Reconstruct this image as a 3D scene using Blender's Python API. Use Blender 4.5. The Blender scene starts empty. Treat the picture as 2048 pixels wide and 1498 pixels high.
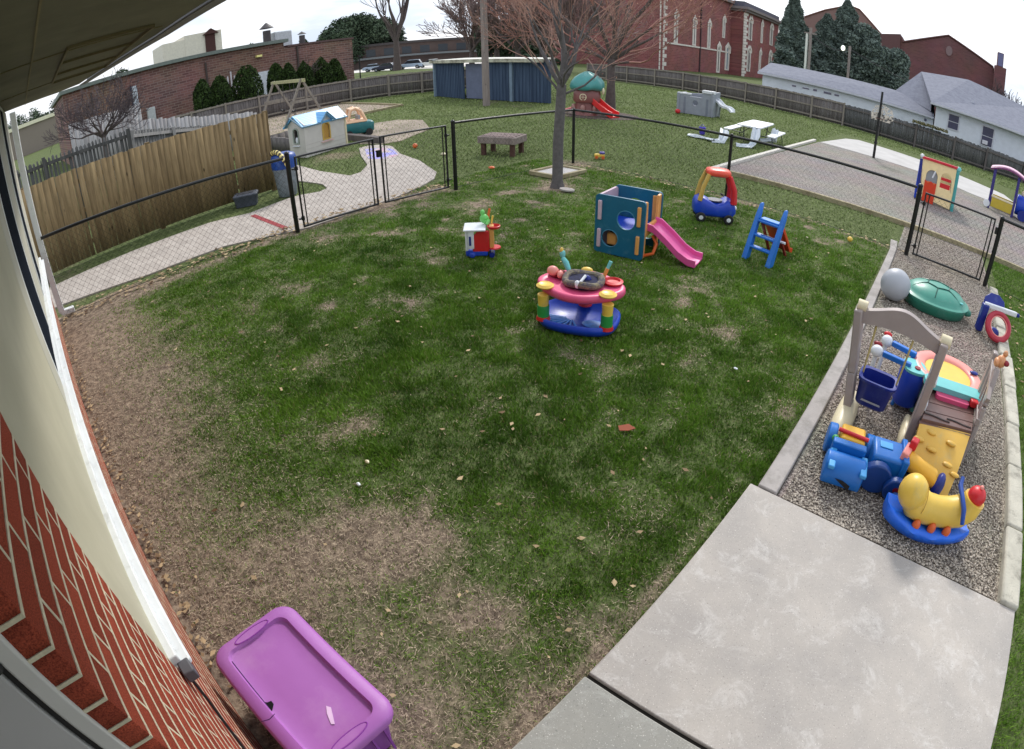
import bpy, bmesh, math, random
import numpy as np
from mathutils import Vector, Matrix
from mathutils.geometry import tessellate_polygon

random.seed(7)
RNG = np.random.default_rng(11)
R = math.radians
sc = bpy.context.scene
COL = sc.collection

# ------------------------------------------------------------------ camera: a security camera with a wide fisheye lens
cam = bpy.data.cameras.new('camera')
camo = bpy.data.objects.new('camera', cam)
COL.objects.link(camo)
sc.render.engine = 'CYCLES'
cam.type = 'PANO'
cam.sensor_fit = 'HORIZONTAL'
cam.sensor_width = 36.0
cam.sensor_height = 36.0 * 749 / 1024
K1 = (2048 / 36.0) / 1131.24
for holder in (cam, getattr(cam, 'cycles', None)):
    if holder is None:
        continue
    try:
        holder.panorama_type = 'FISHEYE_LENS_POLYNOMIAL'
        holder.fisheye_fov = R(170)
        holder.fisheye_polynomial_k0 = 0.0
        holder.fisheye_polynomial_k1 = -K1
        holder.fisheye_polynomial_k2 = 0.0
        holder.fisheye_polynomial_k3 = -0.02444 * K1 ** 3
        holder.fisheye_polynomial_k4 = 0.0
    except Exception as e:
        print('camera', e)
cam.clip_start = 0.02
cam.clip_end = 2000
PITCH, ROLL, ANG = 0.57835, -0.01786, R(-42.7)
def _cw(d):
    b, a = ROLL, PITCH
    d = (d[0]*math.cos(b)-d[1]*math.sin(b), d[0]*math.sin(b)+d[1]*math.cos(b), d[2])
    w = (d[0], -d[2]*math.cos(a)+d[1]*math.sin(a), d[2]*math.sin(a)+d[1]*math.cos(a))
    return (w[0]*math.cos(ANG)+w[1]*math.sin(ANG), -w[0]*math.sin(ANG)+w[1]*math.cos(ANG), w[2])
cols = [_cw((1, 0, 0)), _cw((0, 1, 0)), _cw((0, 0, 1))]
M = Matrix.Identity(4)
for j in range(3):
    for i in range(3):
        M[i][j] = cols[j][i]
M.translation = (0, 0, 2.6)
camo.matrix_world = M
sc.camera = camo

# ------------------------------------------------------------------ light: bright overcast sky, a veiled sun beyond the yard
SUN_EL, SUN_AZ = R(40), R(-22)          # azimuth measured from +Y towards +X
world = bpy.data.worlds.new('World'); sc.world = world
world.use_nodes = True
wn = world.node_tree; wn.nodes.clear()
sky = wn.nodes.new('ShaderNodeTexSky'); sky.sky_type = 'NISHITA'
sky.sun_disc = False; sky.sun_elevation = SUN_EL; sky.sun_rotation = SUN_AZ
sky.air_density = 1.0; sky.dust_density = 4.0; sky.ozone_density = 1.0
hs = wn.nodes.new('ShaderNodeHueSaturation'); hs.inputs['Saturation'].default_value = 0.28
gm = wn.nodes.new('ShaderNodeMix'); gm.data_type = 'RGBA'; gm.inputs[0].default_value = 0.72
tc = wn.nodes.new('ShaderNodeTexCoord'); mpw = wn.nodes.new('ShaderNodeMapping'); mpw.inputs['Scale'].default_value = (1, 1, 4.5)
cn = wn.nodes.new('ShaderNodeTexNoise'); cn.inputs['Scale'].default_value = 2.6; cn.inputs['Detail'].default_value = 7; cn.inputs['Roughness'].default_value = .55
cr_ = wn.nodes.new('ShaderNodeValToRGB'); cr_.color_ramp.elements[0].position = .40; cr_.color_ramp.elements[0].color = (.60, .68, .80, 1); cr_.color_ramp.elements[1].position = .56; cr_.color_ramp.elements[1].color = (1, 1, 1, 1)
cs_ = wn.nodes.new('ShaderNodeVectorMath'); cs_.operation = 'MULTIPLY'; cs_.inputs[1].default_value = (10.2, 10.5, 11.0)
wn.links.new(tc.outputs['Generated'], mpw.inputs[0]); wn.links.new(mpw.outputs[0], cn.inputs['Vector']); wn.links.new(cn.outputs['Fac'], cr_.inputs[0]); wn.links.new(cr_.outputs[0], cs_.inputs[0]); wn.links.new(cs_.outputs[0], gm.inputs[7])
bg = wn.nodes.new('ShaderNodeBackground'); bg.inputs[1].default_value = 0.118
wo = wn.nodes.new('ShaderNodeOutputWorld')
wn.links.new(sky.outputs[0], hs.inputs['Color']); wn.links.new(hs.outputs[0], gm.inputs[6])
wn.links.new(gm.outputs[2], bg.inputs[0]); wn.links.new(bg.outputs[0], wo.inputs[0])
sl = bpy.data.lights.new('sun', 'SUN'); sl.energy = 2.1; sl.angle = R(9); sl.color = (1, .95, .88)
so = bpy.data.objects.new('sun', sl); COL.objects.link(so)
sdir = Vector((math.sin(SUN_AZ)*math.cos(SUN_EL), math.cos(SUN_AZ)*math.cos(SUN_EL), math.sin(SUN_EL)))
so.rotation_euler = sdir.to_track_quat('Z', 'Y').to_euler()
sc.view_settings.view_transform = 'Standard'
sc.view_settings.look = 'None'
sc.view_settings.exposure = 0.24
sc.view_settings.gamma = 1.0
sc.cycles.max_bounces = 6; sc.cycles.diffuse_bounces = 3; sc.cycles.glossy_bounces = 3
sc.cycles.transparent_max_bounces = 8
sc.cycles.use_denoising = True

# ------------------------------------------------------------------ materials
def lin(c):
    return tuple(((v/255)/12.92 if v/255 <= .04045 else ((v/255+.055)/1.055)**2.4) for v in c)
MATS = {}
def mat(name, c, rough=.5, var=.12, scale=6.0, bump=0.0, bscale=80.0, metal=0.0, spec=.5, c2=None, c2s=3.0, c2t=.55, detail=4, soft=.12, world_co=False, trans=0.0):
    """plain procedural material: base colour c (sRGB 0-255) with cloudy variation, an optional second colour in patches, optional bump"""
    if name in MATS: return MATS[name]
    m = bpy.data.materials.new(name); m.use_nodes = True
    nt = m.node_tree; N = nt.nodes; L = nt.links
    p = N['Principled BSDF']
    p.inputs['Roughness'].default_value = rough
    p.inputs['Metallic'].default_value = metal
    p.inputs['Specular IOR Level'].default_value = spec
    if trans: p.inputs['Transmission Weight'].default_value = trans
    if world_co:
        g = N.new('ShaderNodeNewGeometry'); co = g.outputs['Position']
    else:
        t = N.new('ShaderNodeTexCoord'); co = t.outputs['Object']
    n = N.new('ShaderNodeTexNoise'); n.inputs['Scale'].default_value = scale; n.inputs['Detail'].default_value = detail
    n.inputs['Roughness'].default_value = .6
    L.new(co, n.inputs['Vector'])
    l = lin(c)
    mx = N.new('ShaderNodeMix'); mx.data_type = 'RGBA'
    mx.inputs[6].default_value = (*[v*(1-var) for v in l], 1); mx.inputs[7].default_value = (*[min(1, v*(1+var)) for v in l], 1)
    mr = N.new('ShaderNodeMapRange'); mr.inputs[1].default_value = .3; mr.inputs[2].default_value = .7
    L.new(n.outputs['Fac'], mr.inputs[0]); L.new(mr.outputs[0], mx.inputs[0])
    out = mx.outputs[2]
    if c2 is not None:
        n2 = N.new('ShaderNodeTexNoise'); n2.inputs['Scale'].default_value = c2s; n2.inputs['Detail'].default_value = 8; n2.inputs['Roughness'].default_value = .68
        L.new(co, n2.inputs['Vector'])
        r2 = N.new('ShaderNodeMapRange'); r2.inputs[1].default_value = c2t-soft; r2.inputs[2].default_value = c2t+soft
        L.new(n2.outputs['Fac'], r2.inputs[0])
        m2 = N.new('ShaderNodeMix'); m2.data_type = 'RGBA'
        L.new(r2.outputs[0], m2.inputs[0]); L.new(out, m2.inputs[6]); m2.inputs[7].default_value = (*lin(c2), 1)
        out = m2.outputs[2]
    L.new(out, p.inputs['Base Color'])
    if bump:
        nb = N.new('ShaderNodeTexNoise'); nb.inputs['Scale'].default_value = bscale; nb.inputs['Detail'].default_value = 5
        L.new(co, nb.inputs['Vector'])
        b = N.new('ShaderNodeBump'); b.inputs['Strength'].default_value = bump; b.inputs['Distance'].default_value = .01
        L.new(nb.outputs['Fac'], b.inputs['Height']); L.new(b.outputs[0], p.inputs['Normal'])
    MATS[name] = m
    return m
def plastic(name, c, rough=.38, var=.08):
    return mat('plastic_'+name, c, rough=rough, var=var, scale=5, bump=.05, bscale=30, c2=tuple(min(255, int(v*.72+46)) for v in c), c2s=7, c2t=.64, detail=7, soft=.09)
def brickmat(name, c1, c2, mortar, w=.22, h=.077, ms=.012, axis='X', rough=.85, stain=None):
    if name in MATS: return MATS[name]
    m = bpy.data.materials.new(name); m.use_nodes = True
    N = m.node_tree.nodes; L = m.node_tree.links; p = N['Principled BSDF']; p.inputs['Roughness'].default_value = rough
    g = N.new('ShaderNodeNewGeometry'); s = N.new('ShaderNodeSeparateXYZ'); L.new(g.outputs['Position'], s.inputs[0])
    cb = N.new('ShaderNodeCombineXYZ'); L.new(s.outputs[0 if axis == 'X' else 1], cb.inputs[0]); L.new(s.outputs[2], cb.inputs[1])
    bt = N.new('ShaderNodeTexBrick'); L.new(cb.outputs[0], bt.inputs['Vector'])
    bt.inputs['Color1'].default_value = (*lin(c1), 1); bt.inputs['Color2'].default_value = (*lin(c2), 1); bt.inputs['Mortar'].default_value = (*lin(mortar), 1)
    bt.inputs['Scale'].default_value = 1; bt.inputs['Brick Width'].default_value = w; bt.inputs['Row Height'].default_value = h; bt.inputs['Mortar Size'].default_value = ms
    n = N.new('ShaderNodeTexNoise'); n.inputs['Scale'].default_value = .35; n.inputs['Detail'].default_value = 6
    L.new(g.outputs['Position'], n.inputs['Vector'])
    mx = N.new('ShaderNodeMix'); mx.data_type = 'RGBA'; mx.blend_type = 'MULTIPLY'; mx.inputs[0].default_value = .5
    L.new(bt.outputs[0], mx.inputs[6]); L.new(n.outputs['Color'], mx.inputs[7])
    hs = N.new('ShaderNodeHueSaturation'); hs.inputs['Value'].default_value = 1.35; hs.inputs['Saturation'].default_value = .9
    L.new(mx.outputs[2], hs.inputs['Color']); L.new(hs.outputs[0], p.inputs['Base Color'])
    MATS[name] = m; return m
def attrmat(name, ca, cb, rough=.8, c3=None, t3=.93, sub=0.0, rnd='rnd'):
    """colour runs from ca to cb by the random number stored on each blade, leaf or stone"""
    m = bpy.data.materials.new(name); m.use_nodes = True
    N = m.node_tree.nodes; L = m.node_tree.links; p = N['Principled BSDF']; p.inputs['Roughness'].default_value = rough
    p.inputs['Specular IOR Level'].default_value = .25
    a = N.new('ShaderNodeAttribute'); a.attribute_name = rnd
    cr = N.new('ShaderNodeValToRGB'); e = cr.color_ramp.elements
    e[0].color = (*lin(ca), 1); e[1].color = (*lin(cb), 1); e[1].position = .85 if c3 is None else min(t3, .85)
    if c3 is not None:
        k = cr.color_ramp.elements.new(min(1, t3+.03)); k.color = (*lin(c3), 1)
    L.new(a.outputs['Fac'], cr.inputs[0]); L.new(cr.outputs[0], p.inputs['Base Color'])
    MATS[name] = m; return m

# ------------------------------------------------------------------ mesh helpers
class MB:
    def __init__(s): s.v = []; s.f = []
    def add(s, vs, fs, m=None):
        o = len(s.v)
        s.v += [tuple(m @ Vector(v)) if m is not None else tuple(v) for v in vs]
        s.f += [tuple(i+o for i in f) for f in fs]; return s
    def box(s, x0, x1, y0, y1, z0, z1, m=None):
        vs = [(x, y, z) for z in (z0, z1) for y in (y0, y1) for x in (x0, x1)]
        return s.add(vs, [(0, 2, 3, 1), (4, 5, 7, 6), (0, 1, 5, 4), (2, 6, 7, 3), (0, 4, 6, 2), (1, 3, 7, 5)], m)
    def cb(s, c, d, rz=0, m=None, rx=0, ry=0):
        k = Matrix.Translation(c) @ Matrix.Rotation(rz, 4, 'Z') @ Matrix.Rotation(ry, 4, 'Y') @ Matrix.Rotation(rx, 4, 'X')
        if m is not None: k = m @ k
        return s.box(-d[0]/2, d[0]/2, -d[1]/2, d[1]/2, -d[2]/2, d[2]/2, k)
    def beam(s, a, b, w, h, up=(0, 0, 1), m=None):
        a, b = Vector(a), Vector(b); d = (b-a); ln = d.length; d.normalize()
        u = Vector(up); sd = d.cross(u)
        if sd.length < 1e-4: sd = d.cross(Vector((1, 0, 0)))
        sd.normalize(); u = sd.cross(d)
        k = Matrix((( d.x, sd.x, u.x, a.x), (d.y, sd.y, u.y, a.y), (d.z, sd.z, u.z, a.z), (0, 0, 0, 1)))
        if m is not None: k = m @ k
        return s.box(0, ln, -w/2, w/2, -h/2, h/2, k)
    def tube(s, pts, rad, n=8, closed=False, cap=True, m=None):
        pts = [Vector(p) for p in pts]; k = len(pts)
        if not hasattr(rad, '__len__'): rad = [rad]*k
        vs = []; fs = []; prev = None
        for i, p in enumerate(pts):
            if closed: t = pts[(i+1) % k]-pts[i-1]
            else: t = pts[min(i+1, k-1)]-pts[max(i-1, 0)]
            t.normalize()
            if prev is None:
                a = t.cross(Vector((0, 0, 1)))
                if a.length < .1: a = t.cross(Vector((1, 0, 0)))
            else:
                a = prev - t*prev.dot(t)
            a.normalize(); prev = a; b = t.cross(a)
            for j in range(n):
                q = 2*math.pi*j/n; vs.append(p+(a*math.cos(q)+b*math.sin(q))*rad[i])
        for i in range(k if closed else k-1):
            o, o2 = i*n, ((i+1) % k)*n
            for j in range(n): fs.append((o+j, o+(j+1) % n, o2+(j+1) % n, o2+j))
        if cap and not closed: fs += [tuple(range(n-1, -1, -1)), tuple((k-1)*n+j for j in range(n))]
        return s.add(vs, fs, m)
    def cyl(s, a, b, r, n=16, r2=None, m=None):
        return s.tube([a, b], [r, r if r2 is None else r2], n, m=m)
    def lathe(s, prof, n=24, c=(0, 0, 0), m=None, sx=1, sy=1):
        vs = []; fs = []
        for r, z in prof:
            for j in range(n):
                q = 2*math.pi*j/n; vs.append((c[0]+r*math.cos(q)*sx, c[1]+r*math.sin(q)*sy, c[2]+z))
        for i in range(len(prof)-1):
            for j in range(n): fs.append((i*n+j, i*n+(j+1) % n, (i+1)*n+(j+1) % n, (i+1)*n+j))
        if prof[0][0] > 1e-4: fs.append(tuple(range(n-1, -1, -1)))
        if prof[-1][0] > 1e-4: fs.append(tuple((len(prof)-1)*n+j for j in range(n)))
        return s.add(vs, fs, m)
    def ell(s, c, r, n=20, k=12, m=None, z0=-1.0, z1=1.0):
        prof = []
        a0, a1 = math.asin(z0), math.asin(z1)
        for i in range(k+1):
            a = a0+(a1-a0)*i/k; prof.append((max(math.cos(a), 1e-5), math.sin(a)))
        vs = []; fs = []
        for pr, z in prof:
            for j in range(n):
                q = 2*math.pi*j/n; vs.append((c[0]+pr*math.cos(q)*r[0], c[1]+pr*math.sin(q)*r[1], c[2]+z*r[2]))
        for i in range(k):
            for j in range(n): fs.append((i*n+j, i*n+(j+1) % n, (i+1)*n+(j+1) % n, (i+1)*n+j))
        fs += [tuple(range(n-1, -1, -1)), tuple(k*n+j for j in range(n))]
        return s.add(vs, fs, m)
    def prism(s, outer, z0, z1, holes=(), m=None):
        """polygon in XY with holes, extruded z0..z1"""
        loops = [list(outer)]+[list(h) for h in holes]
        flat = [p for l in loops for p in l]
        tri = tessellate_polygon([[Vector((p[0], p[1], 0)) for p in l] for l in loops])
        n = len(flat)
        vs = [(p[0], p[1], z0) for p in flat]+[(p[0], p[1], z1) for p in flat]
        fs = []
        for t in tri:
            a, b, c = [Vector((*flat[i], 0)) for i in t]
            t = tuple(t) if (b-a).cross(c-a).z > 0 else (t[0], t[2], t[1])
            fs.append((t[2], t[1], t[0])); fs.append((t[0]+n, t[1]+n, t[2]+n))
        o = 0
        for l in loops:
            k = len(l)
            for i in range(k): fs.append((o+i, o+(i+1) % k, n+o+(i+1) % k, n+o+i))
            o += k
        return s.add(vs, fs, m)
    def loft(s, rings, cap=True, m=None):
        n = len(rings[0]); vs = [p for r in rings for p in r]; fs = []
        for i in range(len(rings)-1):
            for j in range(n): fs.append((i*n+j, i*n+(j+1) % n, (i+1)*n+(j+1) % n, (i+1)*n+j))
        if cap: fs += [tuple(range(n-1, -1, -1)), tuple((len(rings)-1)*n+j for j in range(n))]
        return s.add(vs, fs, m)
    def build(s, name, material, parent=None, bevel=0.0, smooth=35, seg=2, sub=0, loc=None, rz=0):
        me = bpy.data.meshes.new(name); me.from_pydata(s.v, [], s.f); me.update()
        bm = bmesh.new(); bm.from_mesh(me); bmesh.ops.recalc_face_normals(bm, faces=bm.faces); bm.to_mesh(me); bm.free()
        me.materials.append(material)
        o = bpy.data.objects.new(name, me); COL.objects.link(o)
        if parent is not None: o.parent = parent
        if loc is not None: o.location = loc; o.rotation_euler = (0, 0, rz)
        if smooth:
            me.polygons.foreach_set('use_smooth', [True]*len(me.polygons))
            try: me.set_sharp_from_angle(angle=R(smooth))
            except Exception: pass
        if bevel:
            b = o.modifiers.new('bevel', 'BEVEL'); b.width = bevel; b.segments = seg; b.limit_method = 'ANGLE'; b.angle_limit = R(40)
            try: b.harden_normals = False
            except Exception: pass
        if sub:
            q = o.modifiers.new('sub', 'SUBSURF'); q.levels = sub; q.render_levels = sub
        return o
def tag(o, label=None, cat=None, group=None, kind=None):
    if label: o['label'] = label
    if cat: o['category'] = cat
    if group: o['group'] = group
    if kind: o['kind'] = kind
    return o
def thing(name, label, cat, loc=(0, 0, 0), rz=0, group=None):
    o = bpy.data.objects.new(name, None); COL.objects.link(o); o.empty_display_size = .2
    o.location = loc; o.rotation_euler = (0, 0, rz)
    return tag(o, label, cat, group)
def copy_tree(o, parent=None):
    c = o.copy(); COL.objects.link(c)
    if parent is not None: c.parent = parent
    for ch in list(o.children): copy_tree(ch, c)
    return c
def rrect(w, h, r, n=5, cx=0, cy=0):
    pts = []
    for sx, sy, a0 in ((1, 1, 0), (-1, 1, 90), (-1, -1, 180), (1, -1, 270)):
        for i in range(n+1):
            a = R(a0+90*i/n); pts.append((cx+sx*(w/2-r)+r*math.cos(a), cy+sy*(h/2-r)+r*math.sin(a)))
    return pts
def circ(cx, cy, r, n=24, ry=None):
    return [(cx+r*math.cos(2*math.pi*i/n), cy+(ry or r)*math.sin(2*math.pi*i/n)) for i in range(n)]
def XZ(x=0, y=0, z=0, rz=0):
    """matrix: local XY plane stands up in world XZ, extrusion runs along -Y"""
    return Matrix.Translation((x, y, z)) @ Matrix.Rotation(rz, 4, 'Z') @ Matrix.Rotation(R(90), 4, 'X')
def npmesh(name, V, F, material, parent=None, rnd=None, per=None, smooth=False, kind=None):
    """fast mesh from numpy; rnd = one number per face group stored as a vertex attribute"""
    me = bpy.data.meshes.new(name)
    nv, nf = len(V), len(F); k = F.shape[1]
    me.vertices.add(nv); me.vertices.foreach_set('co', V.astype(np.float32).ravel())
    me.loops.add(nf*k); me.loops.foreach_set('vertex_index', F.astype(np.int32).ravel())
    me.polygons.add(nf); me.polygons.foreach_set('loop_start', np.arange(0, nf*k, k, dtype=np.int32))
    try: me.polygons.foreach_set('loop_total', np.full(nf, k, dtype=np.int32))
    except Exception: pass
    if smooth: me.polygons.foreach_set('use_smooth', np.ones(nf, dtype=bool))
    me.update(calc_edges=True)
    if rnd is not None:
        a = me.attributes.new('rnd', 'FLOAT', 'POINT'); a.data.foreach_set('value', rnd.astype(np.float32))
    me.materials.append(material)
    o = bpy.data.objects.new(name, me); COL.objects.link(o)
    if parent is not None: o.parent = parent
    return o
# value noise
_H = RNG.random((256, 256))
def vnoise(x, y):
    xi = np.floor(x).astype(int); yi = np.floor(y).astype(int); fx = x-xi; fy = y-yi
    fx = fx*fx*(3-2*fx); fy = fy*fy*(3-2*fy)
    h = lambda a, b: _H[a & 255, b & 255]
    return (h(xi, yi)*(1-fx)+h(xi+1, yi)*fx)*(1-fy)+(h(xi, yi+1)*(1-fx)+h(xi+1, yi+1)*fx)*fy
def fbm(x, y, s=1.0, o=4):
    t = 0; a = .5; n = 0
    for i in range(o):
        t = t+a*vnoise(x*s+37.3*i, y*s+11.7*i); n += a; a *= .55; s *= 2.1
    return t/n
# ------------------------------------------------------------------ ground
PATH = [(-9.28, -0.2), (-8.79, 1.37), (-8.68, 2.7), (-8.16, 3.77), (-8.08, 4.01), (-8.09, 4.81), (-8.21, 5.87), (-8.42, 6.62), (-8.73, 7.25), (-9.17, 7.69), (-10.53, 8.34), (-11.81, 8.72), (-13.03, 9.37), (-13.68, 9.4), (-13.97, 9.15), (-13.88, 8.8), (-12.73, 8.11), (-11.46, 7.46), (-10.86, 6.87), (-10.81, 6.54), (-12.13, 6.51), (-13.84, 6.69), (-14.46, 6.53), (-13.03, 5.87), (-11.86, 5.67), (-11.43, 5.74), (-10.73, 5.78), (-10.26, 5.63), (-10.16, 5.39), (-10.36, 5.03), (-10.39, 4.75), (-10.22, 3.82), (-10.56, 3.08), (-10.66, 1.5), (-10.67, -0.14), (-10.7, -3), (-9.3, -3)]
def inpoly(x, y, P):
    c = np.zeros(x.shape, bool); n = len(P)
    for i in range(n):
        x1, y1 = P[i]; x2, y2 = P[i-1]
        if y1 == y2: continue
        c ^= ((y1 > y) != (y2 > y)) & (x < (x2-x1)*(y-y1)/(y2-y1)+x1)
    return c
def grassness(x, y):
    """1 = thick turf, 0 = bare soil or straw"""
    n1 = fbm(x, y, .9); n2 = fbm(x+50, y+9, 3.1); n3 = fbm(x+7, y+70, .45, 3)
    yb = np.interp(-x, [.5, 1.3, 2.0, 3.3, 5.0, 6.5], [.85, .72, .5, .6, .88, 1.0])
    d = (y-yb)/(.55+.5*n2)
    g = 1/(1+np.exp(-2.0*(d-1.6*(n1-.5)-1.1*(n2-.5))))
    g = g*np.clip(.54+1.5*(n1-.3)+1.6*(n2-.47)+.4*(n3-.5), .10, 1)
    g = np.where((y > 10.2) | (x < -8.7), .45+.55*g, g)
    for (px, py, r, s) in ((-4.2, 1.9, .3, .6), (-3.12, 1.65, .22, .75), (-1.6, 4.88, .3, .5), (-7.33, 3.85, .6, .7), (-2.0, 1.0, .4, .7), (-2.3, .6, .5, .7), (-6.4, 8.25, .7, .85),
                           (-5.6, 7.8, .5, .4), (-7.3, 6.3, .8, .3), (-5.0, 2.9, .7, .3), (-6.3, 2.3, .8, .4), (-1.0, 2.3, .3, .5), (-10.6, 7.7, .5, .6), (-12.6, 18.7, 1.9, .9),
                           (-1.15, 5.9, .7, .25), (-3.0, 5.6, .7, .2), (-2.2, 6.4, .9, .15), (-13.6, 7.9, 1.3, .7), (-19.5, 20.0, 1.6, .6), (-17.0, 19.2, 1.3, .5), (-3.4, 10.2, .5, .5), (-7.35, 10.4, .8, .6)):
        k = np.exp(-(((x-px)**2+(y-py)**2)/(r*r))*(.7+.9*n2)); g = g*(1-s*k)
    g = g*(1-.75*np.exp(-((x+8.25-.03*y)/.28)**2)*((y > -1) & (y < 7)))
    g = g*(1-.6*np.exp(-((y-10.15)/.16)**2)*((x > -7.5) & (x < -.2))*(n2 > .4))
    g = g*(1-.45*np.exp(-((x+.64)/.05)**2)*(y < 3))
    return np.clip(g, 0, 1)
def axis(lo, hi, step, far):
    a = [-f for f in far[::-1] if -f < lo-1]+list(np.arange(lo, hi, step))+[f for f in far if f > hi+1]
    return np.array(sorted(a))
far = [12, 14, 17, 20, 24, 28, 33, 40, 50, 65, 90, 130, 200, 320, 520]
gx = axis(-9.5, 3.2, .05, [5, 8]+far); gx = np.concatenate([[-520, -320, -200, -130, -90, -65, -50], np.arange(-42, -9.5, .5), gx[gx >= -9.5]])
gy = np.concatenate([[-200, -60, -20, -6, -2], np.arange(-.6, 11, .05), np.arange(11, 42, .5), [45, 50, 60, 80, 110, 160, 260, 420, 620]])
X_, Y_ = np.meshgrid(gx, gy, indexing='ij')
g_ = grassness(X_, Y_)
far_ = np.hypot(X_, Y_) > 45
g_ = np.where(far_, .8, g_)
near_ = ((X_ > -8.4) & (X_ < -.45) & (Y_ < 10) & (Y_ > -.2)) | ((X_ > 1.75) & (Y_ > 0) & (Y_ < 11))
Z_ = np.where(near_, (fbm(X_, Y_, 1.3, 3)-.5)*.05+(fbm(X_, Y_, 7, 2)-.5)*.02, 0)
edge_ = np.clip((X_+8.4)*3, 0, 1)*np.clip((-.42-X_)*3, 0, 1)*np.clip((10-Y_)*3, 0, 1)
Z_ = np.where(X_ < 1.7, Z_*edge_, Z_*np.clip((X_-1.75)*3, 0, 1))-.012
nx, ny = X_.shape
idx = np.arange(nx*ny).reshape(nx, ny)
F_ = np.stack([idx[:-1, :-1], idx[1:, :-1], idx[1:, 1:], idx[:-1, 1:]], -1).reshape(-1, 4)
V_ = np.stack([X_, Y_, Z_], -1).reshape(-1, 3)
def ground_mat():
    m = bpy.data.materials.new('ground_soil_grass'); m.use_nodes = True
    N = m.node_tree.nodes; L = m.node_tree.links; p = N['Principled BSDF']; p.inputs['Roughness'].default_value = .95; p.inputs['Specular IOR Level'].default_value = .1
    g = N.new('ShaderNodeNewGeometry'); at = N.new('ShaderNodeAttribute'); at.attribute_name = 'rnd'
    def noise(s, d=5, r=.6):
        n = N.new('ShaderNodeTexNoise'); n.inputs['Scale'].default_value = s; n.inputs['Detail'].default_value = d; n.inputs['Roughness'].default_value = r
        L.new(g.outputs['Position'], n.inputs['Vector']); return n.outputs['Fac']
    def ramp(f, stops):
        c = N.new('ShaderNodeValToRGB'); e = c.color_ramp.elements
        e[0].position, e[0].color = stops[0][0], (*lin(stops[0][1]), 1); e[1].position, e[1].color = stops[-1][0], (*lin(stops[-1][1]), 1)
        for s in stops[1:-1]:
            k = e.new(s[0]); k.color = (*lin(s[1]), 1)
        L.new(f, c.inputs[0]); return c.outputs[0]
    soil = ramp(noise(13, 10, .8), [(.30, (68, 58, 50)), (.44, (118, 104, 92)), (.56, (156, 140, 122)), (.72, (194, 178, 156))])
    turf = ramp(noise(9, 8, .75), [(.25, (52, 62, 34)), (.45, (80, 92, 54)), (.6, (108, 118, 78)), (.78, (142, 148, 106))])
    mw = N.new('ShaderNodeMath'); mw.operation = 'ADD'
    nz = N.new('ShaderNodeMath'); nz.operation = 'MULTIPLY_ADD'; nz.inputs[1].default_value = .9; nz.inputs[2].default_value = -.42
    L.new(noise(5, 9, .8), nz.inputs[0]); L.new(at.outputs['Fac'], mw.inputs[0]); L.new(nz.outputs[0], mw.inputs[1])
    mr = N.new('ShaderNodeMapRange'); mr.inputs[1].default_value = .22; mr.inputs[2].default_value = .55; L.new(mw.outputs[0], mr.inputs[0])
    mx = N.new('ShaderNodeMix'); mx.data_type = 'RGBA'; L.new(mr.outputs[0], mx.inputs[0]); L.new(soil, mx.inputs[6]); L.new(turf, mx.inputs[7])
    L.new(mx.outputs[2], p.inputs['Base Color'])
    b = N.new('ShaderNodeBump'); b.inputs['Strength'].default_value = .6; b.inputs['Distance'].default_value = .02
    L.new(noise(60, 6, .7), b.inputs['Height']); L.new(b.outputs[0], p.inputs['Normal'])
    return m
ground = npmesh('ground', V_, F_, ground_mat(), rnd=g_.ravel(), smooth=True)
tag(ground, kind='structure')

# grass blades: near yard dense, far yard as larger tufts
def blades(x, y, h, w, lean, seedc, z0=-.012):
    n = len(x); a = RNG.random(n)*2*math.pi; b = RNG.random(n)*2*math.pi
    ca, sa = np.cos(a), np.sin(a)
    z = z0+np.zeros(n)
    V = np.empty((n, 3, 3))
    V[:, 0] = np.stack([x-ca*w, y-sa*w, z], -1); V[:, 1] = np.stack([x+ca*w, y+sa*w, z], -1)
    V[:, 2] = np.stack([x+np.cos(b)*h*lean, y+np.sin(b)*h*lean, z+h*np.sqrt(np.maximum(1-lean**2, .05))], -1)
    F = np.arange(n*3).reshape(n, 3); return V.reshape(-1, 3), F, np.repeat(seedc, 3)
def scatter(n, x0, x1, y0, y1, keep, pw=0.0):
    x = x0+(x1-x0)*RNG.random(n); y = y0+(y1-y0)*RNG.random(n)
    g = grassness(x, y); k = RNG.random(n) < keep(x, y, g); return x[k], y[k], g[k]
def onland(x, y):
    bad = inpoly(x, y, PATH) | ((x > -.625+.024*y) & (x < 1.675) & (y < 2.97)) | ((x > -.5) & (x < 1.7) & (y > 2.9) & (y < 12.3)) | ((x > -4.95) & (y > 12.35) & (y < 30))
    return ~bad
def clump(x, y): return np.clip((fbm(x+3, y+3, 5.5, 3)-.3)*2.4, 0, 1)
x, y, g = scatter(1500000, -8.4, -.45, -.2, 10.2, lambda x, y, g: onland(x, y)*np.clip((g-.05)*1.4, 0, 1)**1.15*(.45+.55*clump(x, y))*np.clip(1.75-.17*np.hypot(x, y), .16, 1))
h = (.022+.03*RNG.random(len(x)))*(.55+.8*g*clump(x, y)); d = np.hypot(x, y)
tone = np.clip(.08+.75*fbm(x, y, 2.3, 3)+.35*RNG.random(len(x))-.25*g+.02*np.clip(y-4, 0, 6), 0, .9)  # blades made paler farther out, imitating the grazing view in their colour
tone = np.where(RNG.random(len(x)) < .03, 1.0, tone)
V, F, r = blades(x, y, h, .0021*(1+.2*d), .25+.6*RNG.random(len(x)), tone, -.012+0*x)
zz = (fbm(x, y, 1.3, 3)-.5)*.05+(fbm(x, y, 7, 2)-.5)*.02
zz = zz*np.clip((x+8.4)*3, 0, 1)*np.clip((-.42-x)*3, 0, 1)*np.clip((10-y)*3, 0, 1); V[:, 2] += np.repeat(zz, 3)
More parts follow.
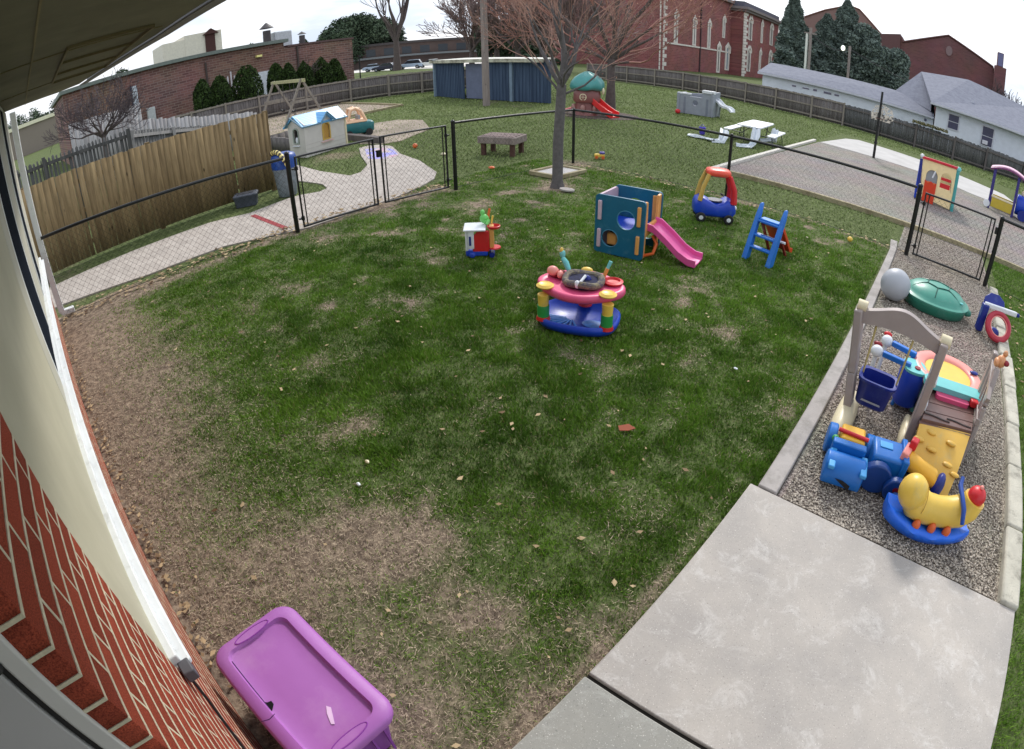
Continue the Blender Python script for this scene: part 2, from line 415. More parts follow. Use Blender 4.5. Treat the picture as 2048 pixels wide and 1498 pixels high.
gm1 = attrmat('grass_blade', (48, 84, 16), (124, 162, 54), rough=.6, c3=(172, 158, 112), t3=.95)
tag(npmesh('grass', V, F, gm1, rnd=r), 'short patchy green spring grass in the fenced play yard', 'grass', kind='stuff')
# dead straw lying on the bare soil
x, y, g = scatter(650000, -8.4, -.6, -.22, 9.5, lambda x, y, g: onland(x, y)*np.clip(1.0-g*1.25, .02, 1)*np.clip(1.5-.2*np.hypot(x, y), .06, 1))
n = len(x); V, F, r = blades(x, y, .012+.034*RNG.random(n)**1.4, .0017*(1+.2*np.hypot(x, y)), .93+.06*RNG.random(n), RNG.random(n)**1.3, -.004+0*x)
zz = (fbm(x, y, 1.3, 3)-.5)*.05+(fbm(x, y, 7, 2)-.5)*.02
zz = zz*np.clip((x+8.4)*3, 0, 1)*np.clip((-.42-x)*3, 0, 1)*np.clip((10-y)*3, 0, 1); V[:, 2] += np.repeat(zz, 3)
tag(npmesh('dead_straw', V, F, attrmat('straw', (92, 80, 68), (200, 182, 158), rough=.9), rnd=r), 'dry straw and dead grass on the bare soil beside the brick wall', 'dead grass', kind='stuff')
# grass on the right of the gravel strip, the outer lawn
x, y, g = scatter(190000, 1.675, 3.4, -.5, 12.2, lambda x, y, g: .25+.75*clump(x, y))
V, F, r = blades(x, y, .03+.035*RNG.random(len(x)), .003+0*x, .3+.6*RNG.random(len(x)), np.clip(.25+.6*RNG.random(len(x)), 0, .93))
tag(npmesh('grass', V, F, gm1, rnd=r), 'strip of lawn along the right edge of the gravel bed', 'grass', kind='stuff')
x, y, g = scatter(330000, -30, 6, 5, 40, lambda x, y, g: onland(x, y)*((x < -8.6) | (y > 10.2))*np.clip(g*1.6-.35, 0, 1)*np.clip(14/np.hypot(x, y), 0, 1))
d = np.hypot(x, y)
V, F, r = blades(x, y, .03+.05*RNG.random(len(x)), .004+.0006*d, .4+.5*RNG.random(len(x)), np.clip(.3+.65*fbm(x, y, 1.2, 3)*1.2-.1+.3*RNG.random(len(x))*1.0, 0, .93))
gm2 = attrmat('grass_far', (74, 94, 46), (138, 154, 94), rough=.7)
tag(npmesh('grass', V, F, gm2, rnd=r), 'wide pale green lawn beyond the black fence', 'grass', kind='stuff')

# fallen leaves, litter of the yard
def leaves(n, x, y, s, z=.012):
    a = RNG.random(n)*6.283; t = (RNG.random((n, 2))-.5)*.9
    c, q = np.cos(a)*s, np.sin(a)*s
    V = np.empty((n, 4, 3))
    for i, (u, v) in enumerate(((-1, 0), (0, -.6), (1, 0), (0, .6))):
        V[:, i, 0] = x+u*c-v*q; V[:, i, 1] = y+u*q+v*c; V[:, i, 2] = z+np.abs(u*t[:, 0]*s)+np.abs(v*t[:, 1]*s)
    return V.reshape(-1, 3), np.arange(n*4).reshape(n, 4), np.repeat(RNG.random(n), 4)
n = 300; lx = -8.2+7.5*RNG.random(n); ly = -.2+10*RNG.random(n)**1.2; ls = .012+.018*RNG.random(n)
n2 = 420; y2 = -.2+7.2*RNG.random(n2); x2 = -8.5+.045*y2+RNG.normal(0, .13, n2); lx = np.concatenate([lx, x2]); ly = np.concatenate([ly, y2]); ls = np.concatenate([ls, .02+.035*RNG.random(n2)])
n3 = 200; y3 = -.27+.1*RNG.random(n3); x3 = -8.3+6.5*RNG.random(n3); lx = np.concatenate([lx, x3]); ly = np.concatenate([ly, y3]); ls = np.concatenate([ls, .015+.015*RNG.random(n3)])
n4 = 130; x4 = -7.4+7.2*RNG.random(n4); y4 = 10.15+RNG.normal(0, .09, n4); lx = np.concatenate([lx, x4]); ly = np.concatenate([ly, y4]); ls = np.concatenate([ls, .02+.03*RNG.random(n4)])
n5 = 160; x5 = 1.7+1.2*RNG.random(n5); y5 = 6+4*RNG.random(n5); lx = np.concatenate([lx, x5]); ly = np.concatenate([ly, y5]); ls = np.concatenate([ls, .02+.03*RNG.random(n5)])
V, F, r = leaves(len(lx), lx, ly, ls)
tag(npmesh('fallen_leaves', V, F, attrmat('dry_leaf', (82, 54, 34), (190, 168, 132), rough=.8), rnd=r), 'scattered dry brown leaves and pale scraps on the grass', 'leaves', kind='stuff')

# ------------------------------------------------------------------ paving, gravel, borders
def concmat(name, base, pale, warm, sp=1.0):
    m = bpy.data.materials.new(name); m.use_nodes = True
    N = m.node_tree.nodes; L = m.node_tree.links; p = N['Principled BSDF']; p.inputs['Roughness'].default_value = .92; p.inputs['Specular IOR Level'].default_value = .15
    g = N.new('ShaderNodeNewGeometry')
    def nz(s, d, r, dist=0.0):
        n = N.new('ShaderNodeTexNoise'); n.inputs['Scale'].default_value = s; n.inputs['Detail'].default_value = d; n.inputs['Roughness'].default_value = r; n.inputs['Distortion'].default_value = dist; L.new(g.outputs['Position'], n.inputs['Vector']); return n.outputs['Fac']
    def mixc(f, lo, hi, a, b):
        r = N.new('ShaderNodeMapRange'); r.inputs[1].default_value = lo; r.inputs[2].default_value = hi; L.new(f, r.inputs[0])
        x = N.new('ShaderNodeMix'); x.data_type = 'RGBA'; L.new(r.outputs[0], x.inputs[0])
        for k, c in ((6, a), (7, b)):
            if isinstance(c, tuple): x.inputs[k].default_value = (*lin(c), 1)
            else: L.new(c, x.inputs[k])
        return x.outputs[2]
    c = mixc(nz(1.3, 9, .62), .38, .66, base, warm)
    c = mixc(nz(5.5, 12, .8, .6), .52, .74, c, pale)
    c = mixc(nz(95, 4, .7), .60, .72, c, tuple(int(v*.74) for v in base))
    c = mixc(nz(140, 3, .6), .64, .70, c, (228, 224, 218))
    c = mixc(nz(2.6, 12, .8, 1.2), .66, .74, c, tuple(int(v*.82) for v in base))
    L.new(c, p.inputs['Base Color'])
    b = N.new('ShaderNodeBump'); b.inputs['Strength'].default_value = .5; b.inputs['Distance'].default_value = .004; L.new(nz(160, 6, .7), b.inputs['Height']); L.new(b.outputs[0], p.inputs['Normal'])
    return m
M_conc = concmat('concrete', (168, 163, 158), (212, 209, 205), (190, 183, 175))
M_conc2 = concmat('concrete_old', (150, 150, 145), (182, 182, 176), (160, 158, 150))
M_path = mat('concrete_path', (172, 163, 155), rough=.92, var=.12, scale=2.5, bump=.2, bscale=150, c2=(196, 188, 180), c2s=5, c2t=.6, detail=8, world_co=True)
sl1 = MB().prism([(-.60, 1.165), (1.665, 1.165), (1.665, 2.95), (-.545, 2.955)], -.08, .03).build('patio_slab', M_conc, bevel=.008); tag(sl1, kind='structure')
sl2 = MB().prism([(-.625, -.9), (1.665, -.9), (1.665, 1.14), (-.605, 1.14)], -.08, .026).build('patio_slab', M_conc2, bevel=.008); tag(sl2, kind='structure')
jt = MB().box(-.6, 1.66, 1.135, 1.17, -.08, .004).build('expansion_joint', mat('joint_filler', (44, 40, 36), rough=1)); tag(jt, kind='structure')
pth = MB().prism(PATH, -.05, .012).build('path', M_path, smooth=0); tag(pth, kind='structure')
rl = MB().add([(-9.97, 3.72, .016), (-8.42, 3.69, .016), (-8.42, 3.79, .016), (-9.97, 3.83, .016)], [(0, 1, 2, 3)]).build('path_painted_line', mat('red_line', (150, 62, 66), rough=.9, var=.25, scale=20), smooth=0); tag(rl, kind='structure')
M_chalk = bpy.data.materials.new('chalk'); M_chalk.use_nodes = True
_N = M_chalk.node_tree.nodes; _L = M_chalk.node_tree.links; _p = _N['Principled BSDF']; _p.inputs['Roughness'].default_value = .95
_n = _N.new('ShaderNodeTexNoise'); _n.inputs['Scale'].default_value = 2.2; _n.inputs['Detail'].default_value = 6
_g = _N.new('ShaderNodeNewGeometry'); _L.new(_g.outputs['Position'], _n.inputs['Vector'])
_c = _N.new('ShaderNodeValToRGB'); _e = _c.color_ramp.elements; _e[0].position = .3; _e[0].color = (*lin((206, 160, 184)), 1); _e[1].position = .7; _e[1].color = (*lin((172, 160, 214)), 1)
_k = _e.new(.42); _k.color = (*lin((190, 180, 176)), 1); _k = _e.new(.55); _k.color = (*lin((150, 150, 220)), 1)
_L.new(_n.outputs['Fac'], _c.inputs[0]); _L.new(_c.outputs[0], _p.inputs['Base Color'])
tag(MB().prism([(-13.5, 8.75), (-13.05, 9.15), (-12.5, 9.02), (-11.65, 8.55), (-11.6, 8.05), (-12.1, 7.92), (-12.6, 8.2)], .0135, .016).build('chalk_drawing', M_chalk, smooth=0), 'faded pink and violet chalk scribble on the curving path', 'chalk drawing')
def gravelmat(name, scale, cols3, rough=.95):
    m = bpy.data.materials.new(name); m.use_nodes = True
    N = m.node_tree.nodes; L = m.node_tree.links; p = N['Principled BSDF']; p.inputs['Roughness'].default_value = rough; p.inputs['Specular IOR Level'].default_value = .2
    g = N.new('ShaderNodeNewGeometry'); v = N.new('ShaderNodeTexVoronoi'); v.inputs['Scale'].default_value = scale; L.new(g.outputs['Position'], v.inputs['Vector'])
    s = N.new('ShaderNodeSeparateColor'); L.new(v.outputs['Color'], s.inputs[0])
    c = N.new('ShaderNodeValToRGB'); e = c.color_ramp.elements
    e[0].color = (*lin(cols3[0]), 1); e[1].color = (*lin(cols3[2]), 1); k = e.new(.5); k.color = (*lin(cols3[1]), 1)
    L.new(s.outputs[0], c.inputs[0])
    n = N.new('ShaderNodeTexNoise'); n.inputs['Scale'].default_value = .8; n.inputs['Detail'].default_value = 6; L.new(g.outputs['Position'], n.inputs['Vector'])
    mx = N.new('ShaderNodeMix'); mx.data_type = 'RGBA'; mx.blend_type = 'MULTIPLY'; mx.inputs[0].default_value = .35
    L.new(c.outputs[0], mx.inputs[6]); L.new(n.outputs['Color'], mx.inputs[7])
    h = N.new('ShaderNodeHueSaturation'); h.inputs['Value'].default_value = 1.2; h.inputs['Saturation'].default_value = .85; L.new(mx.outputs[2], h.inputs['Color']); L.new(h.outputs[0], p.inputs['Base Color'])
    b = N.new('ShaderNodeBump'); b.inputs['Strength'].default_value = .8; b.inputs['Distance'].default_value = .012; b.invert = True
    L.new(v.outputs['Distance'], b.inputs['Height']); L.new(b.outputs[0], p.inputs['Normal'])
    return m
M_grav = gravelmat('gravel', 70, ((94, 84, 78), (142, 131, 120), (186, 176, 162)))
M_gravf = gravelmat('gravel_far', 55, ((100, 94, 90), (138, 130, 124), (172, 164, 156)))
tag(MB().prism([(-.34, 2.95), (1.52, 2.95), (1.5, 12.39), (-.34, 12.39)], -.02, -.004).build('gravel', M_grav, smooth=0), kind='structure')
tag(MB().prism([(-4.95, 12.42), (8, 12.42), (8, 21.2), (1.6, 22.0), (-.4, 23.1), (-4.8, 23.4)], -.02, -.003).build('gravel', M_gravf, smooth=0), kind='structure')
tag(MB().prism([(-4.75, 23.35), (-.4, 23.1), (1.6, 21.95), (4.5, 21.6), (3.5, 26), (-.78, 28.1), (-3.9, 28.8), (-4.4, 27.7)], -.02, .01).build('basketball_pad', mat('pad_concrete', (184, 182, 180), rough=.9, var=.1, scale=1.2, world_co=True), smooth=0), kind='structure')
tag(MB().prism([(-30.8, 12.2), (-30.6, 18.2), (-26.75, 17.92), (-22.99, 17.26), (-22.6, 15.84), (-21.85, 13.52), (-21.3, 10.2), (-21.1, 8.6), (-24.5, 9.5), (-28.5, 10.6)], -.02, .006).build('sand_pit', mat('sand', (160, 144, 132), rough=.95, var=.12, scale=1.2, c2=(140, 124, 112), c2s=.8, world_co=True), smooth=0), kind='structure')
tag(MB().prism([(-18.65, 12.2), (-18.2, 13.46), (-17.0, 13.71), (-15.88, 12.96), (-14.68, 12.14), (-14.2, 11.2), (-13.6, 10.1), (-13.72, 9.5), (-14.6, 9.3), (-15.59, 9.8), (-16.6, 10.1), (-17.6, 11.1)], -.02, .008).build('worn_dirt', mat('worn_dirt', (162, 148, 134), rough=.95, var=.15, scale=1.5, c2=(134, 122, 110), c2s=.9, world_co=True), smooth=0), kind='structure')
tag(MB().prism(circ(-12.7, 18.9, 1.75, 28, 1.5), -.02, .005).build('mulch', mat('mulch', (80, 66, 62), rough=.95, var=.3, scale=9, world_co=True), smooth=0), kind='structure')
tag(MB().prism([(-200, 160), (-230, 90), (-100, 63), (-83, 63), (-70, 61), (-64, 75), (-95, 110)], -.02, .02).build('parking_lot', mat('lot_concrete', (214, 210, 204), rough=.9, var=.05, world_co=True), smooth=0), kind='structure')
# pebbles, real stones in the near gravel strip
n = 52000; px = -.30+1.78*RNG.random(n); py = 2.99+9.2*RNG.random(n)**1.6
s = .004+.007*RNG.random(n)**1.5
oc = np.array([(1, 0, 0), (-1, 0, 0), (0, 1, 0), (0, -1, 0), (0, 0, 1), (0, 0, -1)], float)
jit = 1+.5*(RNG.random((n, 6, 1))-.5)
a = RNG.random(n)*6.28; ca, sa = np.cos(a)[:, None], np.sin(a)[:, None]
P = oc[None]*jit*s[:, None, None]*np.array([1.25, .9, .65]); PXr = P[..., 0]*ca-P[..., 1]*sa; PYr = P[..., 0]*sa+P[..., 1]*ca
V = np.stack([PXr+px[:, None], PYr+py[:, None], P[..., 2]+.001+(s*.35)[:, None]], -1).reshape(-1, 3)
ft = np.array([(0, 2, 4), (2, 1, 4), (1, 3, 4), (3, 0, 4), (2, 0, 5), (1, 2, 5), (3, 1, 5), (0, 3, 5)])
F = (ft[None]+6*np.arange(n)[:, None, None]).reshape(-1, 3)
tag(npmesh('pebbles', V, F, attrmat('pebble', (92, 82, 74), (210, 200, 186), rough=.9), rnd=np.repeat(RNG.random(n), 6)), 'loose mixed grey and tan pebbles in the gravel strip', 'gravel', kind='stuff')

# borders
M_lime = mat('stone_kerb', (186, 182, 168), rough=.9, var=.15, scale=5, bump=.6, bscale=60, c2=(112, 108, 98), c2s=6, c2t=.62, world_co=True)
M_timb = mat('timber_border', (160, 150, 120), rough=.85, var=.18, scale=6, bump=.3, c2=(118, 104, 76), c2s=4, c2t=.6, world_co=True)
M_kerb = mat('concrete_kerb', (168, 162, 158), rough=.9, var=.12, scale=4, bump=.3, bscale=120, c2=(136, 132, 126), c2s=5, c2t=.6, world_co=True)
tag(MB().prism([(-.49, 2.96), (-.345, 2.96), (-.33, 9.98), (-.36, 10.6), (-.50, 10.6), (-.45, 9.98)], -.05, .045).build('concrete_kerb', M_kerb, bevel=.01), 'pale concrete edging between the lawn and the gravel strip', 'kerb')
mb = MB()
yy = 2.95
while yy < 9.9:
    l = .75+.2*random.random(); x0 = 1.515+random.uniform(-.012, .012)
    mb.box(x0, x0+.17+random.uniform(-.01, .01), yy, min(yy+l-.012, 9.95), -.05, .07+random.uniform(-.008, .008)); yy += l
mb.build('stone_kerb', M_lime, bevel=.02).select_set(False); tag(bpy.data.objects['stone_kerb'], 'mossy pale stone edging along the far right side of the gravel strip', 'kerb')
tag(MB().box(-4.92, 7.5, 12.32, 12.42, -.05, .09).build('timber_edging', M_timb, bevel=.008), 'long yellowish timber edging in front of the back gravel yard', 'timber edging')
tag(MB().box(-5.06, -4.93, 12.4, 23.4, -.05, .07).build('concrete_kerb', mat('kerb_white', (206, 202, 194), rough=.9, var=.1, world_co=True), bevel=.008), 'white concrete edging running away beside the picnic table', 'kerb')
tag(MB().prism([(-21.2, 8.55), (-21.1, 8.6), (-22.5, 15.9), (-22.95, 17.3), (-23.1, 17.3), (-22.65, 15.9)], -.02, .1).beam((-22.95, 17.3, .04), (-30.5, 18.25, .04), .1, .12).build('timber_edging', M_timb), 'thin timber edging round the sand under the swing set', 'timber edging')
# ------------------------------------------------------------------ the brick school building the camera hangs on (wall plane y = -0.27)
YW = -.27
house = thing('brick_building', 'red brick building close on the left with beige panel, white sill and dark soffit', 'building', (0, 0, 0))
def roughbrick(name, c1, c2):
    m = bpy.data.materials.new(name); m.use_nodes = True
    N = m.node_tree.nodes; L = m.node_tree.links; p = N['Principled BSDF']; p.inputs['Roughness'].default_value = .9; p.inputs['Specular IOR Level'].default_value = .15
    g = N.new('ShaderNodeNewGeometry'); n = N.new('ShaderNodeTexNoise'); n.inputs['Scale'].default_value = 300; n.inputs['Detail'].default_value = 4; n.inputs['Roughness'].default_value = .75
    L.new(g.outputs['Position'], n.inputs['Vector'])
    c = N.new('ShaderNodeValToRGB'); e = c.color_ramp.elements; e[0].position = .32; e[0].color = (*lin(c1), 1); e[1].position = .66; e[1].color = (*lin(c2), 1)
    L.new(n.outputs['Fac'], c.inputs[0])
    ri = N.new('ShaderNodeMix'); ri.data_type = 'RGBA'; ri.blend_type = 'MULTIPLY'; ri.inputs[0].default_value = .45
    a = N.new('ShaderNodeAttribute'); a.attribute_name = 'rnd'; r2 = N.new('ShaderNodeValToRGB'); r2.color_ramp.elements[0].color = (.55, .5, .5, 1); r2.color_ramp.elements[1].color = (1.25, 1.2, 1.15, 1)
    L.new(a.outputs['Fac'], r2.inputs[0]); L.new(c.outputs[0], ri.inputs[6]); L.new(r2.outputs[0], ri.inputs[7]); L.new(ri.outputs[2], p.inputs['Base Color'])
    b = N.new('ShaderNodeBump'); b.inputs['Strength'].default_value = .7; b.inputs['Distance'].default_value = .006; L.new(n.outputs['Fac'], b.inputs['Height']); L.new(b.outputs[0], p.inputs['Normal'])
    return m
M_brick = roughbrick('brick_red', (90, 36, 30), (190, 92, 68))
M_mort = mat('mortar', (206, 198, 172), rough=.95, var=.15, scale=30, bump=.4, bscale=200)
CH = .0772; BL = .235; MJ = .0095
def bricks(x0, x1, z0, z1, y0, y1, name='brick_wall'):
    V = []; F = []; Rr = []; J = MB(); ym = y1+.0008
    for k in range(int(z0/CH), int(z1/CH)+1):
        za, zb = k*CH+MJ/2, (k+1)*CH-MJ/2
        za = max(za, z0); zb = min(zb, z1)
        if zb-za < .01: continue
        if k > 0 and za > z0: J.box(x0, x1+.002, y0+.01, ym+random.uniform(-.0004, .0004), k*CH-MJ/2, k*CH+MJ/2)
        off = (.5*BL if k % 2 else 0)
        xb = x1+off
        while xb > x0:
            a, b = max(xb-BL+MJ, x0), min(xb, x1)
            if b-a > .02:
                j = random.uniform(-.0007, .0007); o = len(V); e = .0012
                y = y1+j
                V += [(a, y0, za), (b, y0, za), (b, y0, zb), (a, y0, zb), (a, y-e, za), (b, y-e, za), (b, y-e, zb), (a, y-e, zb), (a+e*1.5, y, za+e*1.5), (b-e*1.5, y, za+e*1.5), (b-e*1.5, y, zb-e*1.5), (a+e*1.5, y, zb-e*1.5)]
                F += [(o+8, o+11, o+10, o+9), (o+4, o+8, o+9, o+5), (o+5, o+9, o+10, o+6), (o+6, o+10, o+11, o+7), (o+7, o+11, o+8, o+4), (o+0, o+4, o+5, o+1), (o+1, o+5, o+6, o+2), (o+2, o+6, o+7, o+3), (o+3, o+7, o+4, o+0), (o, o+1, o+2, o+3)]
                Rr += [random.random()]*12
                if xb-BL > x0: J.box(xb-BL, xb-BL+MJ, y0+.01, ym-.0006, za+.0005, zb-.0005)
            xb -= BL
    J.build(name+'_joints', M_mort, house, smooth=0)
    return npmesh(name, np.array(V), np.array(F), M_brick, house, rnd=np.array(Rr))
bricks(-1.31, -.635, 0, 3.12, -.36, YW)
bricks(-8.45, -1.31, 0, .985, -.36, YW, 'brick_plinth')
MB().box(-1.34, -.76, -.60, -.362, 0, 3.12).box(-8.42, -1.3, -.8, -.452, 0, 3.1).build('backing_wall', mat('dark_wall', (70, 66, 60), rough=.9), house, smooth=0)
M_panel = mat('beige_panel', (190, 186, 164), rough=.62, var=.05, scale=2, c2=(178, 174, 152), c2s=1.2, bump=.06, bscale=40)
MB().box(-3.38, -1.318, -.34, YW-.002, .99, 3.11).build('siding_panel', M_panel, house, bevel=.002)
M_white = mat('white_trim', (226, 230, 232), rough=.5, var=.06, scale=6, c2=(176, 178, 176), c2s=9, c2t=.68)
M_wbeige = mat('grey_white_trim', (190, 188, 174), rough=.55, var=.06, scale=4)  # beige trim, the mullions' own colour
mb = MB(); mb.prism([(-8.4, YW-.05), (-1.33, YW-.05), (-1.31, -.232), (-1.33, -.205), (-8.4, -.205)], .955, .985); mb.prism([(-8.4, YW-.05), (-1.33, YW-.05), (-1.33, -.24), (-8.4, -.24)], .985, 1.03)
mb.build('sill', M_white, house, bevel=.006)
MB().box(-1.335, -1.27, -.262, -.215, .93, .99).build('sill_end_cap', mat('grey_cap', (92, 92, 98), rough=.6), house, bevel=.006)
# window bays towards the far corner: white mullions, glass between them
win = lambda a, b: (a, b)
for a, b, d in ((-3.80, -3.38, .0), (-6.25, -5.05, -.008), (-8.43, -7.15, -.008)):
    MB().box(a, b, -.33, YW+d, 1.03, 3.11).build('window_mullion', M_wbeige, house, bevel=.004)
for (a, b) in ((-5.05, -3.80), (-7.15, -6.25)):
    w = MB()
    for (p, q) in ((a, a+.045), (b-.06, b)): w.box(p, q, -.33, YW+.001, 1.032, 3.10)
    w.box(a+.045, b-.06, -.33, YW+.0005, 1.032, 1.07).box(a+.045, b-.06, -.33, YW+.0005, 3.06, 3.10)
    fr = w.build('window', M_white, house, bevel=.003)
    MB().box(a+.045, b-.06, -.325, YW-.004, 1.07, 3.06).build('pane', mat('matt_dark_pane', (26, 32, 42), rough=.95, var=.2, spec=.03), fr)  # window glass painted matt near-black, keeping the sky's reflection out
# half open hopper sash in the second window
hs_ = MB(); k = Matrix.Translation((-6.8, -.262, 1.10)) @ Matrix.Rotation(R(-9), 4, 'X')
hs_.box(-.42, .42, -.015, .012, 0, .05, k).box(-.42, .42, -.015, .012, .50, .55, k).box(-.42, -.37, -.015, .012, .05, .5, k).box(.37, .42, -.015, .012, .05, .5, k)
pass
# corner: return face door frame and grey door in the recess
M_dframe = mat('grey_door_frame', (196, 196, 192), rough=.45, var=.06, scale=4)
MB().box(-.75, -.6285, -.362, -.322, 0, 3.12).build('door_frame', M_dframe, house, bevel=.006)
MB().box(-.72, -.640, -.377, -.3625, 0, 3.12).build('weather_strip', mat('black_rubber', (14, 15, 18), rough=.7), house)
dr = MB().prism([(-.68, -.378), (-.632, -.378), (-.60, -.9), (-.55, -1.35), (-.62, -1.35)], .03, 3.0).build('door', mat('grey_door', (172, 172, 172), rough=.42, var=.05, scale=3), house, bevel=.004)
hg = MB().cyl((-.628, -.372, 2.03), (-.628, -.372, 2.16), .012, 14).ell((-.628, -.372, 2.165), (.017, .017, .012), 12, 6)
hg.build('hinge', mat('dark_steel', (58, 60, 62), rough=.35, metal=.8), dr)
MB().box(.2, .9, -1.2, -.9, 0, 3.12).box(-.7, .9, -1.45, -1.2, 0, 3.12).build('recess_wall', mat('recess_wall', (120, 112, 100), rough=.9), house, smooth=0)
# soffit, fascia and gutter
SO = [(1.2, -1.4), (1.2, 1.16), (-3.2, 1.125), (-4.6, 1.115), (-6.1, 1.0), (-8.02, .80), (-8.38, .5), (-8.34, -.3), (-8.6, -1.4)]
M_soff = mat('soffit_board', (118, 118, 100), rough=.8, var=.10, scale=1.6, c2=(98, 98, 82), c2s=1.1, c2t=.5, bump=.15, bscale=30)
sf = MB().prism(SO, 3.125, 3.2).build('soffit', M_soff, house, smooth=0)
sj = MB()
for a, b in (((-8.3, .02), (-3.5, .10)), ((-3.5, .10), (1.2, .12)), ((-4.1, -.25), (-4.1, 1.05)), ((-1.7, .1), (-1.7, 1.1)), ((-6.3, -.25), (-6.25, .95))):
    sj.beam((*a, 3.121), (*b, 3.121), .012, .01)
sj.build('soffit_batten', mat('batten', (128, 122, 92), rough=.8), house)
vt = MB(); vt.box(-6.35, -3.9, .33, .345, 3.10, 3.124).box(-6.35, -3.9, .93, .945, 3.10, 3.124)
for i in range(4): vt.box(-6.35+i*.812, -6.33+i*.812, .345, .93, 3.104, 3.124)
vt.build('soffit_vent', mat('vent_trim', (118, 110, 82), rough=.8), house)
# dark stained beam above the camera
MB().box(-2.2, 1.2, .33, .9, 3.07, 3.122).build('eave_beam', mat('eave_beam', (82, 76, 62), rough=.85, var=.15, scale=3), house, bevel=.01)
gt = MB()
prof = [(0, 0), (.10, 0), (.125, .05), (.125, .11), (.115, .11), (.112, .055), (.095, .012), (0, .012)]
edge = [(1.2, 1.16), (-3.2, 1.125), (-4.6, 1.115), (-6.1, 1.0), (-8.02, .80)]
rings = []
for i, (x, y) in enumerate(edge):
    rings.append([(x, y+px_, 3.10+pz) for px_, pz in prof])
gt.loft(rings).build('gutter', mat('gutter_grey', (120, 120, 124), rough=.5), house)
MB().prism([(1.2, -1.4), (1.2, 1.15), (-3.2, 1.115), (-8.0, .79), (-8.36, .49), (-8.32, -.3), (-8.6, -1.4)], 3.201, 3.35).build('roof', mat('roof_dark', (60, 56, 54), rough=.9), house, smooth=0)
# downspout at the far corner
ds = MB(); ds.box(-8.66, -8.555, -.235, -.14, .10, 3.10)
ds.loft([[(-8.66, -.235, .12), (-8.555, -.235, .12), (-8.555, -.14, .12), (-8.66, -.14, .12)], [(-8.66, -.19, .045), (-8.555, -.19, .045), (-8.555, -.11, .11), (-8.66, -.11, .11)], [(-8.66, .02, .02), (-8.555, .02, .02), (-8.555, .02, .10), (-8.66, .02, .10)]])
ds.build('downspout', M_white, house, bevel=.01)
MB().tube([(-8.62, -.24, .55), (-8.50, -.24, .62), (-8.45, -.26, 1.0)], .008, 6).build('cable', mat('cable_dark', (40, 40, 44)), house)
# thin black cable lying along the foot of the wall
tag(MB().tube([(-1.33, -.255, .93), (-1.26, -.256, .8), (-1.1, -.257, .72), (-.9, -.257, .7), (-.68, -.256, .66), (-.62, -.3, .62)], .006, 6).build('wall_cable', mat('cable_black', (22, 22, 24), rough=.5)), 'thin black cable running along the brick wall from the sill end', 'cable')

# ------------------------------------------------------------------ purple storage bin in the bottom left
M_purp = mat('purple_plastic', (170, 104, 182), rough=.5, var=.06, scale=2, c2=(182, 128, 190), c2s=3, c2t=.6, bump=.05, bscale=20)
bn = thing('storage_bin', 'purple plastic storage bin with a cracked lid in the bottom left corner', 'storage bin', (-1.335, .075, 0), R(3))
w, d = .80, .47
def rr3(w, d, r, z, n=6): return [(x, y, z) for x, y in rrect(w, d, r, n)]
body = MB().loft([rr3(w*.80, d*.78, .05, .0), rr3(w*.92, d*.9, .06, .40), rr3(w*.94, d*.92, .06, .41)])
for sx in (-1, 1):
    for k in range(5): body.box(sx*w*.455-.006, sx*w*.455+.006, -.14+k*.07, -.128+k*.07, .05, .36)
body.build('bin_body', mat('purple_body', (140, 70, 165), rough=.5, var=.08), bn)
lid = MB()
ri = []
for ww, dd, r, z in ((w, d, .085, .385), (w+.01, d+.01, .09, .40), (w+.008, d+.008, .09, .435), (w-.02, d-.02, .08, .452), (w-.12, d-.12, .05, .452), (w-.135, d-.135, .045, .432), (w-.16, d-.16, .04, .428), (w-.3, d-.3, .03, .431), (.02, .02, .009, .433)):
    ri.append(rr3(ww, dd, r, z, 8))
lid.loft(ri).build('lid', M_purp, bn, smooth=50)
for sx in (-1, 1):
    hb = MB().tube([(sx*(w/2-.045)+.022*math.cos(a)*1.0, .10*math.sin(a), .4535) for a in np.linspace(0, 2*math.pi, 28, endpoint=False)], .003, 6, closed=True)
    hb.build('handle_rim', mat('purple_dark', (140, 60, 160), rough=.5), bn)
    MB().prism(circ(sx*(w/2-.045), 0, .019, 20, .095), .452, .4545).build('handle', M_purp, bn)
cr = MB().prism([(-.035, -.172), (.03, -.168), (.006, -.140), (-.012, -.1385), (-.018, -.158)], .430, .4345)
cr.build('crack_hole', mat('hole_black', (6, 5, 8), rough=1), bn, smooth=0)
MB().tube([(-.30, -.1655, .4345), (-.05, -.1668, .4345), (.02, -.169, .4345)], .0022, 4).tube([(.06, -.165, .4535), (.065, -.2, .4535), (.05, -.235, .4525)], .0018, 4).build('crack', mat('crack_dark', (60, 20, 80), rough=.9), bn)
MB().prism([(.17, .03), (.19, .04), (.26, .0), (.25, -.012), (.2, .008)], .434, .4352).build('scuff', mat('scuff', (222, 190, 226), rough=.5), bn, smooth=0)
